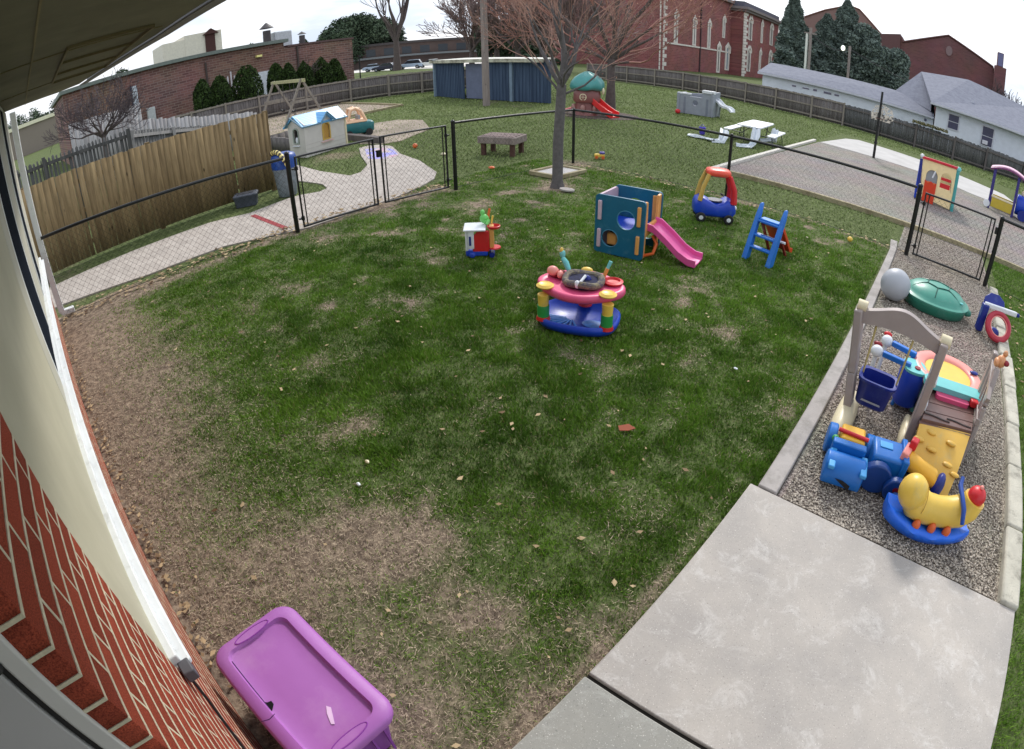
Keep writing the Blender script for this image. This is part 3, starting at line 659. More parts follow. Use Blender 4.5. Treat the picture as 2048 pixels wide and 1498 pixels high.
# ------------------------------------------------------------------ black chain link fence round the near yard
M_blk = mat('black_coated_steel', (16, 18, 20), rough=.35, var=.15, spec=.5)
M_wire = mat('black_wire', (26, 30, 28), rough=.6, spec=.3)
def chain(a, b, z0, z1, parent, pitch=.07, r=.0017, name='mesh'):
    """diamond mesh between ground points a and b: crossing straight wires, each a thin real strand"""
    a = Vector((a[0], a[1], 0)); b = Vector((b[0], b[1], 0)); d = (b-a); ln = d.length; d.normalize(); nrm = Vector((-d.y, d.x, 0))
    h = z1-z0; V = []; F = []
    for s in (1, -1):
        u = -h
        while u < ln:
            u0, u1 = u, u+h; za, zb = z0, z1
            if u0 < 0: za = z0-u0; u0 = 0
            if u1 > ln: zb = z1-(u1-ln); u1 = ln
            if u1-u0 > .02:
                if s < 0: q0, q1 = (ln-u0, za), (ln-u1, zb)
                else: q0, q1 = (u0, za), (u1, zb)
                p0 = a+d*q0[0]+Vector((0, 0, q0[1])); p1 = a+d*q1[0]+Vector((0, 0, q1[1])); t = (p1-p0).normalized(); w = t.cross(nrm)*r; k = nrm*r
                o = len(V)
                for p in (p0, p1): V += [tuple(p+w), tuple(p-w*.5+k), tuple(p-w*.5-k)]
                F += [(o, o+1, o+4, o+3), (o+1, o+2, o+5, o+4), (o+2, o, o+3, o+5)]
            u += pitch*1.414
    return npmesh(name, np.array(V), np.array(F), M_wire, parent)
def post(p, h, r, parent, cap=True, name='post'):
    m = MB().cyl((p[0], p[1], -.05), (p[0], p[1], h), r, 14)
    if cap: m.ell((p[0], p[1], h), (r*1.12, r*1.12, r*.8), 14, 6)
    for z in (.25, .62, h-.12): m.cyl((p[0], p[1], z-.008), (p[0], p[1], z+.008), r*1.16, 14)
    return m.build(name, M_blk, parent)
def fence_run(th, pts, h0=1.22, meshz=.03, railr=.026, lowrail=False, cr=.0017):
    for i in range(len(pts)-1):
        a, b = pts[i], pts[i+1]
        za, zb = (a[2] if len(a) > 2 else h0), (b[2] if len(b) > 2 else h0)
        MB().cyl((a[0], a[1], za), (b[0], b[1], zb), railr, 10).build('top_rail', M_blk, th)
        MB().cyl((a[0], a[1], .035), (b[0], b[1], .035), .004 if not lowrail else .02, 6).build('bottom_wire', M_blk, th)
        chain(a, b, meshz, min(za, zb)-.01, th, r=cr)
t = thing('chain_link_fence', 'black chain link fence between the downspout and the first gate post', 'fence')
fence_run(t, [(-8.52, -.16, 1.25), (-8.16, 3.74, 1.22)])
post((-8.10, 3.79), 1.30, .038, t)
def gate(name_lbl, a, b, h, group=None, latch=None):
    t = thing('fence_gate', name_lbl, 'gate', group=group)
    m = MB(); r = .024
    m.tube([(a[0], a[1], .06), (a[0], a[1], h), (b[0], b[1], h), (b[0], b[1], .06)], r, 10, closed=True)
    dv = Vector((b[0]-a[0], b[1]-a[1])).normalized()*.07
    m.cyl((a[0]+dv.x, a[1]+dv.y, .06), (a[0]+dv.x, a[1]+dv.y, h), .011, 8).cyl((b[0]-dv.x, b[1]-dv.y, .06), (b[0]-dv.x, b[1]-dv.y, h), .011, 8)
    m.build('gate_frame', M_blk, t)
    chain(a, b, .07, h-.02, t)
    for z in (.2, h-.18): MB().cyl((a[0], a[1], z-.03), (a[0], a[1], z+.03), .03, 10).beam((a[0]-.05*(b[0]-a[0]), a[1]-.05*(b[1]-a[1]), z), (a[0], a[1], z), .05, .02).build('hinge', M_blk, t)
    if latch: MB().cb((latch[0], latch[1], latch[2]), (.05, .06, .12)).cyl((latch[0], latch[1]-.05, latch[2]+.05), (latch[0], latch[1]+.06, latch[2]+.05), .012, 8).build('latch', M_blk, t)
    return t
gate('left leaf of the black double gate across the path', (-8.05, 3.90), (-7.97, 5.33), 1.21, 'black yard gates')
gate('right leaf of the black double gate, next to the thick post on the lawn side', (-7.77, 6.78), (-7.95, 5.47), 1.23, 'black yard gates', latch=(-7.93, 5.40, .95))
t = thing('chain_link_fence', 'long black chain link fence round the far corner of the near lawn', 'fence')
P_ = [(-7.72, 6.92, 1.27), (-7.46, 10.22, 1.24), (-3.76, 10.15, 1.21), (-.20, 10.07, 1.20)]
fence_run(t, P_, cr=.0011)
for p, h, r in ((P_[0], 1.30, .038), (P_[1], 1.26, .032), (P_[2], 1.24, .030), ((-.14, 10.05), 1.25, .042)): post(p, h, r, t)
gate('black wire gate at the head of the gravel strip behind the turtle sandbox', (-.02, 10.06), (1.30, 10.05), 1.15, 'black yard gates', latch=(1.36, 10.03, .98))
t = thing('chain_link_fence', 'black chain link fence right of the gravel gate', 'fence')
post((1.42, 10.04), 1.22, .042, t); fence_run(t, [(1.42, 10.04, 1.2), (3.6, 10.0, 1.2)]); post((3.6, 10.0), 1.22, .03, t)

# ------------------------------------------------------------------ wooden fences
def woodmat(name, c, c2, rough=.85):
    m = bpy.data.materials.new(name); m.use_nodes = True
    N = m.node_tree.nodes; L = m.node_tree.links; p = N['Principled BSDF']; p.inputs['Roughness'].default_value = rough; p.inputs['Specular IOR Level'].default_value = .2
    g = N.new('ShaderNodeNewGeometry'); mp = N.new('ShaderNodeMapping'); mp.inputs['Scale'].default_value = (18, 18, 1.3); L.new(g.outputs['Position'], mp.inputs[0])
    n = N.new('ShaderNodeTexNoise'); n.inputs['Scale'].default_value = 1.0; n.inputs['Detail'].default_value = 7; n.inputs['Roughness'].default_value = .65; L.new(mp.outputs[0], n.inputs['Vector'])
    c_ = N.new('ShaderNodeValToRGB'); e = c_.color_ramp.elements; e[0].position = .3; e[0].color = (*lin(c), 1); e[1].position = .7; e[1].color = (*lin(c2), 1); L.new(n.outputs['Fac'], c_.inputs[0])
    a = N.new('ShaderNodeAttribute'); a.attribute_name = 'rnd'; r2 = N.new('ShaderNodeValToRGB'); r2.color_ramp.elements[0].color = (.78, .76, .74, 1); r2.color_ramp.elements[1].color = (1.14, 1.14, 1.12, 1)
    mx = N.new('ShaderNodeMix'); mx.data_type = 'RGBA'; mx.blend_type = 'MULTIPLY'; mx.inputs[0].default_value = .9
    L.new(a.outputs['Fac'], r2.inputs[0]); L.new(c_.outputs[0], mx.inputs[6]); L.new(r2.outputs[0], mx.inputs[7])
    # knots
    v = N.new('ShaderNodeTexVoronoi'); v.inputs['Scale'].default_value = 1.0; mp2 = N.new('ShaderNodeMapping'); mp2.inputs['Scale'].default_value = (6, 6, 2.2); L.new(g.outputs['Position'], mp2.inputs[0]); L.new(mp2.outputs[0], v.inputs['Vector'])
    mr = N.new('ShaderNodeMapRange'); mr.inputs[1].default_value = .05; mr.inputs[2].default_value = .13; L.new(v.outputs['Distance'], mr.inputs[0])
    m3 = N.new('ShaderNodeMix'); m3.data_type = 'RGBA'; m3.inputs[6].default_value = (*[q*.35 for q in lin(c)], 1); L.new(mr.outputs[0], m3.inputs[0]); L.new(mx.outputs[2], m3.inputs[7])
    L.new(m3.outputs[2], p.inputs['Base Color'])
    return m
M_gold = woodmat('golden_wood', (108, 92, 66), (156, 136, 102))
M_grey = woodmat('weathered_wood', (96, 92, 94), (128, 122, 120)); M_postg = woodmat('weathered_post', (140, 134, 128), (172, 164, 154))
M_pale = woodmat('pale_weathered_wood', (148, 148, 152), (190, 188, 188))
M_dark = woodmat('dark_weathered_wood', (72, 74, 76), (112, 112, 112))
def boards(a, b, ha, hb, parent, m, bw=.14, gap=.004, th=.02, top='flat', jit=.02, z0=.04, name='boards', gapch=0.0):
    """a row of upright boards as one panel mesh; per board random tone"""
    a = Vector(a); b = Vector(b); d = b-a; ln = d.length; d.normalize(); n = Vector((-d.y, d.x)); V = []; F = []; Rr = []; u = 0
    while u < ln-.02:
        w = min(bw*random.uniform(.9, 1.08), ln-u); t = u/ln; h = ha+(hb-ha)*t+random.uniform(-jit, jit); g = gap*random.uniform(.3, 1.8)+(.02 if random.random() < gapch else 0)
        y = random.uniform(-.004, .004); o = len(V); u0, u1 = u, u+w-g
        if top == 'picket': prof = [(u0, z0), (u1, z0), (u1, h-.05), ((u0+u1)/2, h), (u0, h-.05)]
        else: prof = [(u0, z0), (u1, z0), (u1, h), ((u0+u1)/2, h+.002), (u0, h)]
        sk = random.uniform(-.004, .004)
        for s in (0, 1):
            for q, z in prof:
                p = a+d*(q+sk*z)+n*(y+s*th); V.append((p.x, p.y, z))
        F += [(o, o+1, o+6, o+5), (o+1, o+2, o+7, o+6), (o+2, o+3, o+8, o+7), (o+3, o+4, o+9, o+8), (o+4, o, o+5, o+9), (o, o+4, o+3, o+1), (o+1, o+3, o+2, o+1)][:5]
        F += [(o, o+4, o+2, o+1), (o+4, o+3, o+2, o+2), (o+5, o+6, o+7, o+9), (o+9, o+7, o+8, o+8)]
        Rr += [random.random()]*10; u += w
    F = [f if f[2] != f[3] else (f[0], f[1], f[2], f[2]) for f in F]
    # split quads into triangles to keep them planar
    T = []
    for f in F:
        T.append((f[0], f[1], f[2]))
        if f[3] != f[2]: T.append((f[0], f[2], f[3]))
    return npmesh(name, np.array(V), np.array(T), m, parent, rnd=np.array(Rr))
def wfence(lbl, segs, m, posts=True, rails=(.35, 1.1), rside=1, pm=None, cat='wooden fence', **kw):
    """segs: list of (a, b, ha, hb); rails and posts on the side rside of the boards"""
    t = thing('wooden_fence', lbl, cat); pm = pm or m
    for a, b, ha, hb in segs:
        boards(a, b, ha, hb, t, m, **kw)
        d = Vector((b[0]-a[0], b[1]-a[1])); ln = d.length; d.normalize(); n = Vector((-d.y, d.x))*rside
        off = n*(.045 if rside > 0 else .025)
        for rz in rails:
            z0 = rz*ha/1.4; z1 = rz*hb/1.4
            MB().beam((a[0]+off.x, a[1]+off.y, z0), (b[0]+off.x, b[1]+off.y, z1), .045, .09).build('rail', pm, t, smooth=0)
        if posts:
            k = max(1, round(ln/2.55)); po = n*(.10 if rside > 0 else .08)
            for i in range(k+1):
                p = Vector(a)+d*(ln*i/k)+po; h = ha+(hb-ha)*i/k
                MB().box(p.x-.05, p.x+.05, p.y-.05, p.y+.05, -.05, h+.03).build('post', pm, t, bevel=.008, smooth=0)
    return t
wfence('tall golden brown board fence beside the concrete path', [((-11.5, -3.0), (-11.5, 5.02), 1.80, 1.77)], M_gold, rails=(.25, .75, 1.2), rside=1, bw=.125, gapch=.09, jit=.012)
FT = [(-31.4, 4.0), (-31.0, 9.0), (-30.7, 13.0), (-30.3, 18.9), (-29.9, 21.5), (-28.9, 23.4), (-27.9, 26.5)]
wfence('grey weathered board fence behind the swing set, rails facing the yard', [(FT[i], FT[i+1], 1.42, 1.42) for i in range(len(FT)-1)], M_grey, pm=M_postg, rails=(.2, .8, 1.34), rside=-1, bw=.15, z0=.02)
FB = [(-30, 43.2), (-25.1, 41.9), (-22.1, 41.2), (-19.3, 40.6), (-15.8, 38.9), (-13.2, 37.8), (-10.7, 36.7), (-8.1, 36.0), (-6.0, 35.9)]
wfence('long grey weathered board fence closing off the back lawn', [(FB[i], FB[i+1], 1.42, 1.42) for i in range(len(FB)-1)], M_grey, pm=M_postg, rails=(.2, .8, 1.34), rside=-1, bw=.15, z0=.02)
FC = [(-6.0, 35.9), (-3.6, 35.2), (-1.3, 34.8), (1.1, 34.9), (3.2, 35.6), (6.0, 37.6), (9, 40)]
wfence('darker stretch of back fence in front of the white house, with a braced gate panel', [(FC[i], FC[i+1], 1.36, 1.36-.03*i) for i in range(len(FC)-1)], M_dark, rails=(.2, 1.2), rside=-1, bw=.13, jit=.03, z0=.02, pm=M_grey)
wfence('tall pale weathered fence section behind the small bare tree', [((-22, 1.55), (-22, 4.42), 2.68, 2.62)], M_pale, posts=False, rails=(), bw=.17, jit=.04)
wfence('pale weathered fence row running behind the golden fence', [((-20.1, 3.75), (-20.0, 5.8), 2.1, 1.66), ((-20, 5.8), (-19.9, 8.3), 1.64, 1.24)], M_pale, posts=False, rails=(), bw=.15, jit=.03)
wfence('low dark picket fence seen over the golden fence', [((-16, -2.2), (-16, 2.75), 2.08, 2.02)], M_dark, posts=True, rails=(.55, 1.28), rside=-1, bw=.12, gap=.05, jit=.02, top='picket')
t = wfence('grey rail topped fence leading away from the end of the dark pickets', [((-16.1, 2.8), (-18.6, 5.9), 1.95, 1.30)], M_dark, posts=True, rails=(1.3,), rside=-1, bw=.14, gap=.03, pm=M_pale)
# low grey timber wall pieces beside the playhouse
t = thing('timber_wall', 'low grey timber retaining wall left of the playhouse', 'timber wall')
boards((-17.9, 7.75), (-15.5, 7.6), .46, .46, t, M_grey, bw=.4, z0=0, th=.08, name='panel')
boards((-17.9, 7.85), (-18.3, 8.8), .46, .46, t, M_grey, bw=.4, z0=0, th=.08, name='panel')
t = thing('timber_beam', 'long grey timber edging running right from the playhouse', 'timber edging')
MB().beam((-16.4, 9.75, .09), (-13.9, 9.62, .09), .22, .2).build('beam', M_grey, t, bevel=.01)
# ------------------------------------------------------------------ background buildings
def wallquad(mb, a, b, z0, z1): return mb.add([(a[0], a[1], z0), (b[0], b[1], z0), (b[0], b[1], z1), (a[0], a[1], z1)], [(0, 1, 2, 3)])
M_bk1 = brickmat('brick_long', (134, 92, 80), (98, 66, 60), (138, 116, 106), w=.5, h=.17, ms=.02, axis='Y')
M_bk1x = brickmat('brick_long_x', (120, 82, 76), (98, 68, 66), (122, 108, 104), w=.22, h=.08, axis='X')
M_rooftrim = mat('roof_trim_green', (112, 122, 116), rough=.6)
t = thing('brick_building', 'long low brown brick building with flat roof behind the shrubs', 'building')
MB().box(-52, -38.02, 2.6, 18.45, 0, 4.72).build('wall', M_bk1, t, smooth=0)
MB().box(-52, -38.0, 18.45, 24.2, 0, 4.36).build('wall', M_bk1, t, smooth=0)
mb = MB(); mb.prism([(-52.2, 2.4), (-37.7, 2.4), (-37.7, 18.7), (-52.2, 18.7)], 4.74, 4.98); mb.build('roof_edge', M_rooftrim, t, smooth=0)
MB().box(-52, -37.9, 18.72, 24.3, 4.362, 4.5).build('roof_edge', mat('parapet_dark', (96, 74, 74), rough=.8), t, smooth=0)
M_unit = mat('roof_unit_cream', (214, 208, 190), rough=.6, var=.08)
MB().box(-47.5, -44, 11.1, 12.9, 4.98, 6.75).box(-48, -44.02, 12.9, 16.0, 4.98, 7.05).build('roof_unit', M_unit, t, bevel=.02)
MB().box(-43.99, -43.9, 14.6, 15.4, 5.3, 6.8).prism([(14.4, 6.8), (15.7, 6.8), (15.05, 7.25)], -.2, .2, m=Matrix(((0, 0, 1, -43.9), (1, 0, 0, 0), (0, 1, 0, 0), (0, 0, 0, 1)))).build('roof_door', mat('rusty_dark', (70, 40, 34), rough=.8), t)
M_vent = mat('vent_metal', (70, 66, 68), rough=.6)
m = MB().cyl((-44, 19.9, 4.5), (-44, 19.9, 6.3), .33, 12); m.lathe([(.62, 6.5), (.1, 6.95), (.001, 7.0)], 12, (-44, 19.9, 0)).lathe([(.62, 6.5), (.05, 6.45)], 12, (-44, 19.9, 0)); m.build('vent_pipe', M_vent, t)
m = MB().cyl((-44, 23.1, 4.4), (-44, 23.1, 5.5), .25, 12); m.lathe([(.4, 5.6), (.001, 5.85)], 12, (-44, 23.1, 0)); m.build('vent_pipe', M_vent, t)
MB().box(-46.5, -44, 20.6, 22.2, 4.5, 6.1).build('roof_unit', mat('unit_pale', (190, 196, 200), rough=.6), t, bevel=.1, seg=4)
MB().box(-38.2, -37.75, 16.2, 16.6, 3.95, 4.1).build('wall_light', mat('lamp_yellow', (250, 236, 150), rough=.4), t)
MB().box(-38.05, -37.94, 7.2, 7.55, 1.0, 3.9).build('door', mat('door_frame_pale', (196, 204, 214), rough=.6), t)
MB().box(-38.05, -37.93, 7.08, 7.2, .9, 3.95).build('door_jamb', mat('jamb_dark', (36, 36, 60), rough=.6), t)
MB().box(-38.3, -37.7, 8.02, 8.55, 1.2, 2.2).build('meter_box', mat('meter_box', (186, 190, 190), rough=.6), t, bevel=.03)
MB().box(-38.04, -37.9, 15.3, 17.3, 0, 2.85).build('white_door', mat('white_door', (210, 214, 222), rough=.6), t)
m = MB()
for z in (13.9, 14.15, 14.4, 14.65): m.cyl((-37.8, z, .5), (-37.8, z, 3.1+.2*math.sin(z*9)), .06, 8)
m.build('gas_pipes', mat('pipe_white', (202, 198, 202), rough=.6), t)
for yy_ in (4.4, 12.4, 19.4): MB().box(-38.0, -37.88, yy_, yy_+.12, 0, 4.3).build('downpipe', mat('downpipe_brown', (70, 58, 54), rough=.6), t)
# beige blank building far left
t = thing('beige_building', 'plain beige block building with pale roof edge at the far left', 'building')
MB().box(-160, -137, -9, 8.75, 0, 6.3).build('wall', mat('beige_block', (140, 130, 120), rough=.9, var=.05, world_co=True, scale=.2), t, smooth=0)
MB().box(-160, -136.6, -9.4, 9.0, 6.3, 7.1).build('roof_edge', mat('roof_cream', (232, 228, 200), rough=.7), t, smooth=0)
MB().box(-137, -136.8, 8.76, 9.3, 0, 6.2).build('corner_post', mat('corner_dark', (40, 34, 50), rough=.8), t, smooth=0)
# low brick building behind the parked cars
t = thing('brick_building', 'low dark brick building behind the parked cars', 'building')
# facade along the direction perpendicular to the view
def rot_box(mb, c, ang, x0, x1, y0, y1, z0, z1): return mb.box(x0, x1, y0, y1, z0, z1, Matrix.Translation((*c, 0)) @ Matrix.Rotation(ang, 4, 'Z'))
LB = (-116, 96); la = R(50)
rot_box(MB(), LB, la, -22, 17, 0, 10, 0, 5.9).build('wall', mat('brick_flat', (88, 76, 72), rough=.9, var=.15, world_co=True, scale=.4), t, smooth=0)
rot_box(MB(), LB, la, -22.5, 17.5, -.5, 10, 5.9, 6.5).build('roof_edge', mat('fascia_dark', (70, 66, 66), rough=.8), t, smooth=0)
for i in range(8):
    rot_box(MB(), LB, la, -20+i*4.6, -17.6+i*4.6, -.06, .1, 3.1, 5.0).build('window', mat('window_dark', (50, 58, 66), rough=.3), t, smooth=0)
rot_box(MB(), LB, la, -22, 17, -1.4, -.02, 2.4, 2.9).build('canopy', mat('canopy_grey', (112, 118, 120), rough=.7), t, smooth=0)
# church-like red brick building with quoins
M_red = brickmat('brick_church', (148, 78, 76), (124, 62, 62), (150, 104, 98), w=.8, h=.3, ms=.03, axis='Y')
M_redx = brickmat('brick_church_x', (148, 78, 76), (124, 62, 62), (150, 104, 98), w=.8, h=.3, ms=.03, axis='X')
M_ston = mat('pale_stone', (226, 220, 212), rough=.8, var=.12, scale=1)
M_wgl = mat('window_pale', (120, 118, 130), rough=.3, var=.2)
ch = thing('brick_building', 'tall red brick building with pale quoins and arched windows at the top', 'building')
MB().box(-80, -47, 89, 122.2, 0, 16.5).build('wall', M_red, ch, smooth=0)
MB().box(-80, -44, 122.2, 148.3, 0, 15.0).build('wall', M_red, ch, smooth=0)
MB().box(-80, -46.5, 88.96, 89.0, 0, 16.5).build('wall_end', M_redx, ch, smooth=0)
MB().box(-44.5, -43.9, 148.3, 148.8, 0, 15.0).build('corner_pilaster', M_ston, ch, smooth=0)
mb = MB(); mb.box(-81, -43.2, 121.4, 149.3, 15.0, 15.5).box(-81, -42.7, 120.9, 149.8, 15.5, 16.1); mb.build('cornice', mat('cornice', (130, 122, 122), rough=.8), ch, smooth=0)
mb = MB().box(-80, -46.2, 88.2, 122, 16.5, 17.2); mb.build('cornice', mat('cornice', (130, 122, 122)), ch, smooth=0)
MB().prism([(-80, 122), (-44, 122), (-44, 149), (-80, 149)], 16.1, 17.4).build('roof', mat('roof_slate', (92, 92, 104), rough=.8), ch, smooth=0)
MB().box(-62, -60, 128, 132, 17.4, 21).build('chimney', M_red, ch, smooth=0)
mb = MB()
def quoin(mb, x, y, z1, n, w, t0, sx, sy):
    h = z1/n
    for i in range(n):
        ww = w*(1.0 if i % 2 else .62)
        mb.box(x-.1 if sx > 0 else x-ww, x+.12 if sx > 0 else x+.1, y-.12, y+ww, i*h+.04, (i+1)*h-.04)
quoin(mb, -47, 88.95, 16.4, 22, 2.3, 0, 1, 1); mb.build('quoin', M_ston, ch, smooth=0)
mb = MB(); quoin(mb, -44, 122.1, 14.9, 22, 2.4, 0, 1, 1); mb.build('quoin', M_ston, ch, smooth=0)
mb = MB(); quoin(mb, -47, 117.5, 4.9, 1, .3, 0, 1, 1)
MB().box(-47.05, -46.85, 91.4, 122, 4.9, 5.2).build('string_course', M_ston, ch, smooth=0)
MB().box(-47.05, -46.8, 105.4, 105.75, 0, 16.4).build('drainpipe', mat('drain_dark', (74, 52, 56), rough=.7), ch, smooth=0)
def archwin(x, y, z0, z1, w, dbl=False, glass=M_wgl):
    k = Matrix(((0, 0, 1, x), (1, 0, 0, y), (0, 1, 0, 0), (0, 0, 0, 1)))
    ys = (-w*.75, w*.75) if dbl else (0,)
    fr = MB(); gl = MB()
    for c in ys:
        arch = lambda r, z0_, z1_: [(c-r, z0_), (c+r, z0_), (c+r, z1_-r)]+[(c+r*math.cos(a), z1_-r+r*math.sin(a)) for a in np.linspace(.3, math.pi-.3, 6)]+[(c-r, z1_-r)]
        fr.prism(arch(w*1.02, z0-.1, z1+.25), -.05, .14, holes=[arch(w*.36, z0+.2, z1-.3)[::-1]], m=k)
        fr.prism([(c-w*1.35, z1-w*1.3), (c-w*.95, z1-w*1.3), (c-w*.9, z1-w*.5), (c, z1+.05), (c+w*.9, z1-w*.5), (c+w*.95, z1-w*1.3), (c+w*1.35, z1-w*1.3), (c+w*1.35, z1-.1), (c+w*.5, z1+.5), (c, z1+.95), (c-w*.5, z1+.5), (c-w*1.35, z1-.1)], .12, .26, m=k)
        gl.prism(arch(w*.36, z0+.2, z1-.3), -.04, .03, m=k)
    f = fr.build('window', M_ston, ch, smooth=0); gl.build('pane', glass, f, smooth=0)
for y, z0, z1 in ((94.7, 5.3, 10.8), (102.6, 5.35, 10.6), (109.7, 5.35, 10.7)): archwin(-47, y, z0, z1, .72)
archwin(-47, 117.6, 8.2, 12.6, .7)
archwin(-47, 115.2, .3, 6.2, .85, glass=mat('dark_void', (30, 26, 34), rough=.5)); archwin(-47, 120.3, 1.0, 6.4, 1.2, glass=mat('blue_grey_door', (120, 146, 164), rough=.5))
for y, z0, z1, d in ((126.2, 8.8, 13.7, 1), (134.6, 8.9, 13.9, 0), (142.4, 9.0, 14.0, 1), (126.0, 1.4, 6.6, 1), (134.2, 2.0, 6.7, 0), (142.4, 3.2, 6.8, 1)): archwin(-44, y, z0, z1, .7, bool(d))
# big hipped building behind the evergreens
M_th = mat('brick_far_warm', (138, 110, 104), rough=.9, var=.08, scale=.15, world_co=True)
t = thing('brick_building', 'large brown building with a hipped roofline rising behind the evergreens', 'building')
MB().prism([(-40, 0), (-40, 17.6), (-37.5, 18.4), (-32, 21.2), (-27.5, 23.3), (-25.6, 23.6), (-23, 23.0), (-17, 17.6), (-11.6, 18.4), (-11.6, 0)], -170, -150, m=XZ()).build('wall', M_th, t, smooth=0)
_o = t.children[0]
MB().tube([(-37.5, 149.8, 18.5), (-32, 149.8, 21.3), (-25.6, 149.8, 23.7), (-23, 149.8, 23.1), (-17, 149.8, 17.7)], .18, 4).build('roof_edge', mat('roof_brown', (124, 84, 74), rough=.8), t, smooth=0)
M_gb = brickmat('brick_gable', (116, 70, 72), (102, 62, 64), (112, 76, 76), w=.6, h=.25, ms=.02, axis='X')
t = thing('brick_building', 'dark red brick building with a wide gable and side chimney', 'building')
MB().prism([(-7.6, 0), (-7.6, 12.6), (-7.0, 11.7), (.13, 14.66), (7.7, 11.9), (9.9, 9.6), (9.9, 0)], -115, -95, m=XZ()).build('wall', M_gb, t, smooth=0)
MB().prism([(-10.9, 0), (-10.9, 12.2), (-7.62, 12.9), (-7.62, 0)], -115, -94.5, m=XZ()).build('side_wall', mat('brick_side', (104, 74, 74), rough=.9, world_co=True), t, smooth=0)
MB().tube([(-7.2, 94.9, 11.75), (.13, 94.9, 14.75), (7.75, 94.9, 11.95), (7.9, 94.9, 11.4)], .16, 4).build('roof_edge', mat('roof_edge_red', (96, 62, 62), rough=.8), t, smooth=0)
MB().box(7.95, 9.85, 93.2, 95, 0, 12.2).box(8.3, 9.3, 93.5, 94.8, 12.2, 14.4).build('chimney', M_gb, t, smooth=0)
MB().box(8.35, 9.2, 93.4, 93.5, 12.3, 14.3).build('flue', mat('flue_blue', (110, 110, 150), rough=.6), t, smooth=0)
MB().prism(circ(.4, 12.3, .55, 16, .8), -94.99, -94.85, m=XZ()).build('gable_vent', mat('vent_stone', (132, 110, 112), rough=.8), t)
# white garage and white house behind the back fence
M_shg = mat('shingle', (122, 126, 140), rough=.9, var=.12, scale=14, world_co=True, c2=(104, 108, 124), c2s=3)
M_wsid = mat('white_siding', (216, 222, 232), rough=.7, var=.05, scale=3, world_co=True, c2=(176, 180, 196), c2s=1.2, c2t=.72)
M_fas = mat('fascia_white', (198, 200, 210), rough=.6)
t = thing('white_garage', 'long low white garage with grey shingle roof behind the back fence', 'garage')
def sheet(a, b, c, d, th=.06):
    a, b, c, d = map(Vector, (a, b, c, d)); n = (b-a).cross(d-a).normalized()*th
    return MB().add([a, b, c, d, a-n, b-n, c-n, d-n], [(0, 1, 2, 3), (7, 6, 5, 4), (0, 4, 5, 1), (1, 5, 6, 2), (2, 6, 7, 3), (3, 7, 4, 0)])
MB().box(-13.2, -.42, 41.2, 47, 0, 2.12).build('wall', M_wsid, t, smooth=0)
sheet((-13.5, 40.85, 2.30), (-.42, 40.85, 1.98), (-.6, 44.0, 3.08), (-13.5, 44.0, 3.16)).build('roof', M_shg, t, smooth=0)
sheet((-13.5, 44.0, 3.15), (-.6, 44.0, 3.07), (-.42, 47.3, 2.0), (-13.5, 47.3, 2.2)).build('roof', M_shg, t, smooth=0)
MB().add([(-13.5, 40.84, 2.14), (-.42, 40.84, 1.84), (-.42, 40.84, 1.97), (-13.5, 40.84, 2.29), (-13.5, 40.98, 2.14), (-.42, 40.98, 1.84), (-.42, 40.98, 1.97), (-13.5, 40.98, 2.29)], [(0, 1, 2, 3), (4, 7, 6, 5), (3, 2, 6, 7), (0, 4, 5, 1), (0, 3, 7, 4), (1, 5, 6, 2)]).build('fascia', M_fas, t, smooth=0)
for i in range(5): MB().box(-10.9+i*.8, -10.55+i*.8+random.uniform(-.1, .3), 41.16, 41.199, 1.60+.05*random.random(), 1.72+.08*random.random()).build('peeling_paint', mat('peel_grey', (120, 116, 136), rough=.9), t, smooth=0)
MB().cyl((-1.0, 41.12, 1.62), (-1.0, 41.22, 1.62), .1, 10).build('wall_vent', mat('vent_dark', (80, 84, 110)), t)
t = thing('white_house', 'white house with wide grey hip roof and two dark windows behind the fence', 'house')
MB().box(-.33, 14, 39.6, 55, 0, 2.83).build('wall', M_wsid, t, smooth=0)
for x0, x1, z0, z1 in ((.62, 1.32, 1.62, 2.55), (3.05, 3.82, 1.30, 2.5)):
    f = MB().prism([(x0-.07, z0-.07), (x1+.09, z0-.07), (x1+.09, z1+.07), (x0-.07, z1+.07)], -39.6, -39.54, holes=[[(x0, z0), (x1, z0), (x1, z1), (x0, z1)]], m=XZ()).box(x0, x1, 39.55, 39.59, (z0+z1)/2-.02, (z0+z1)/2+.02).build('window', M_fas, t, smooth=0)
    MB().box(x0, x1, 39.575, 39.6, z0, z1).build('pane', mat('pane_dark', (66, 66, 92), rough=.4), f, smooth=0)
MB().box(3.12, 3.5, 39.3, 39.56, 1.36, 1.62).build('window_fan', mat('box_white', (206, 206, 214), rough=.6), t, bevel=.02)
hip = [(-.7, 39.1, 2.92), (14.5, 39.1, 2.92), (14.5, 56, 2.92), (-3.0, 56, 2.7), (-3.6, 43.9, 3.06), (-1.9, 47, 5.15), (2.0, 47.5, 5.65), (7.2, 47.5, 5.05), (-.7, 41.6, 2.3)]
MB().add(hip+[(p[0], p[1], p[2]-.08) for p in hip], [(0, 1, 7, 6), (0, 6, 5), (0, 5, 4, 8), (4, 5, 3), (5, 6, 7, 2, 3), (1, 2, 7), (9, 15, 16, 10), (9, 14, 15)]).build('roof', M_shg, t, smooth=0)
MB().box(-.75, 14.5, 39.02, 39.1, 2.80, 2.93).build('gutter', M_fas, t, smooth=0)
MB().cyl((2.25, 42.6, 3.5), (2.25, 42.6, 4.0), .09, 10).build('roof_pipe', M_fas, t); MB().cyl((.6, 43.2, 3.75), (.6, 43.2, 3.95), .1, 10).build('roof_vent', M_vent, t)
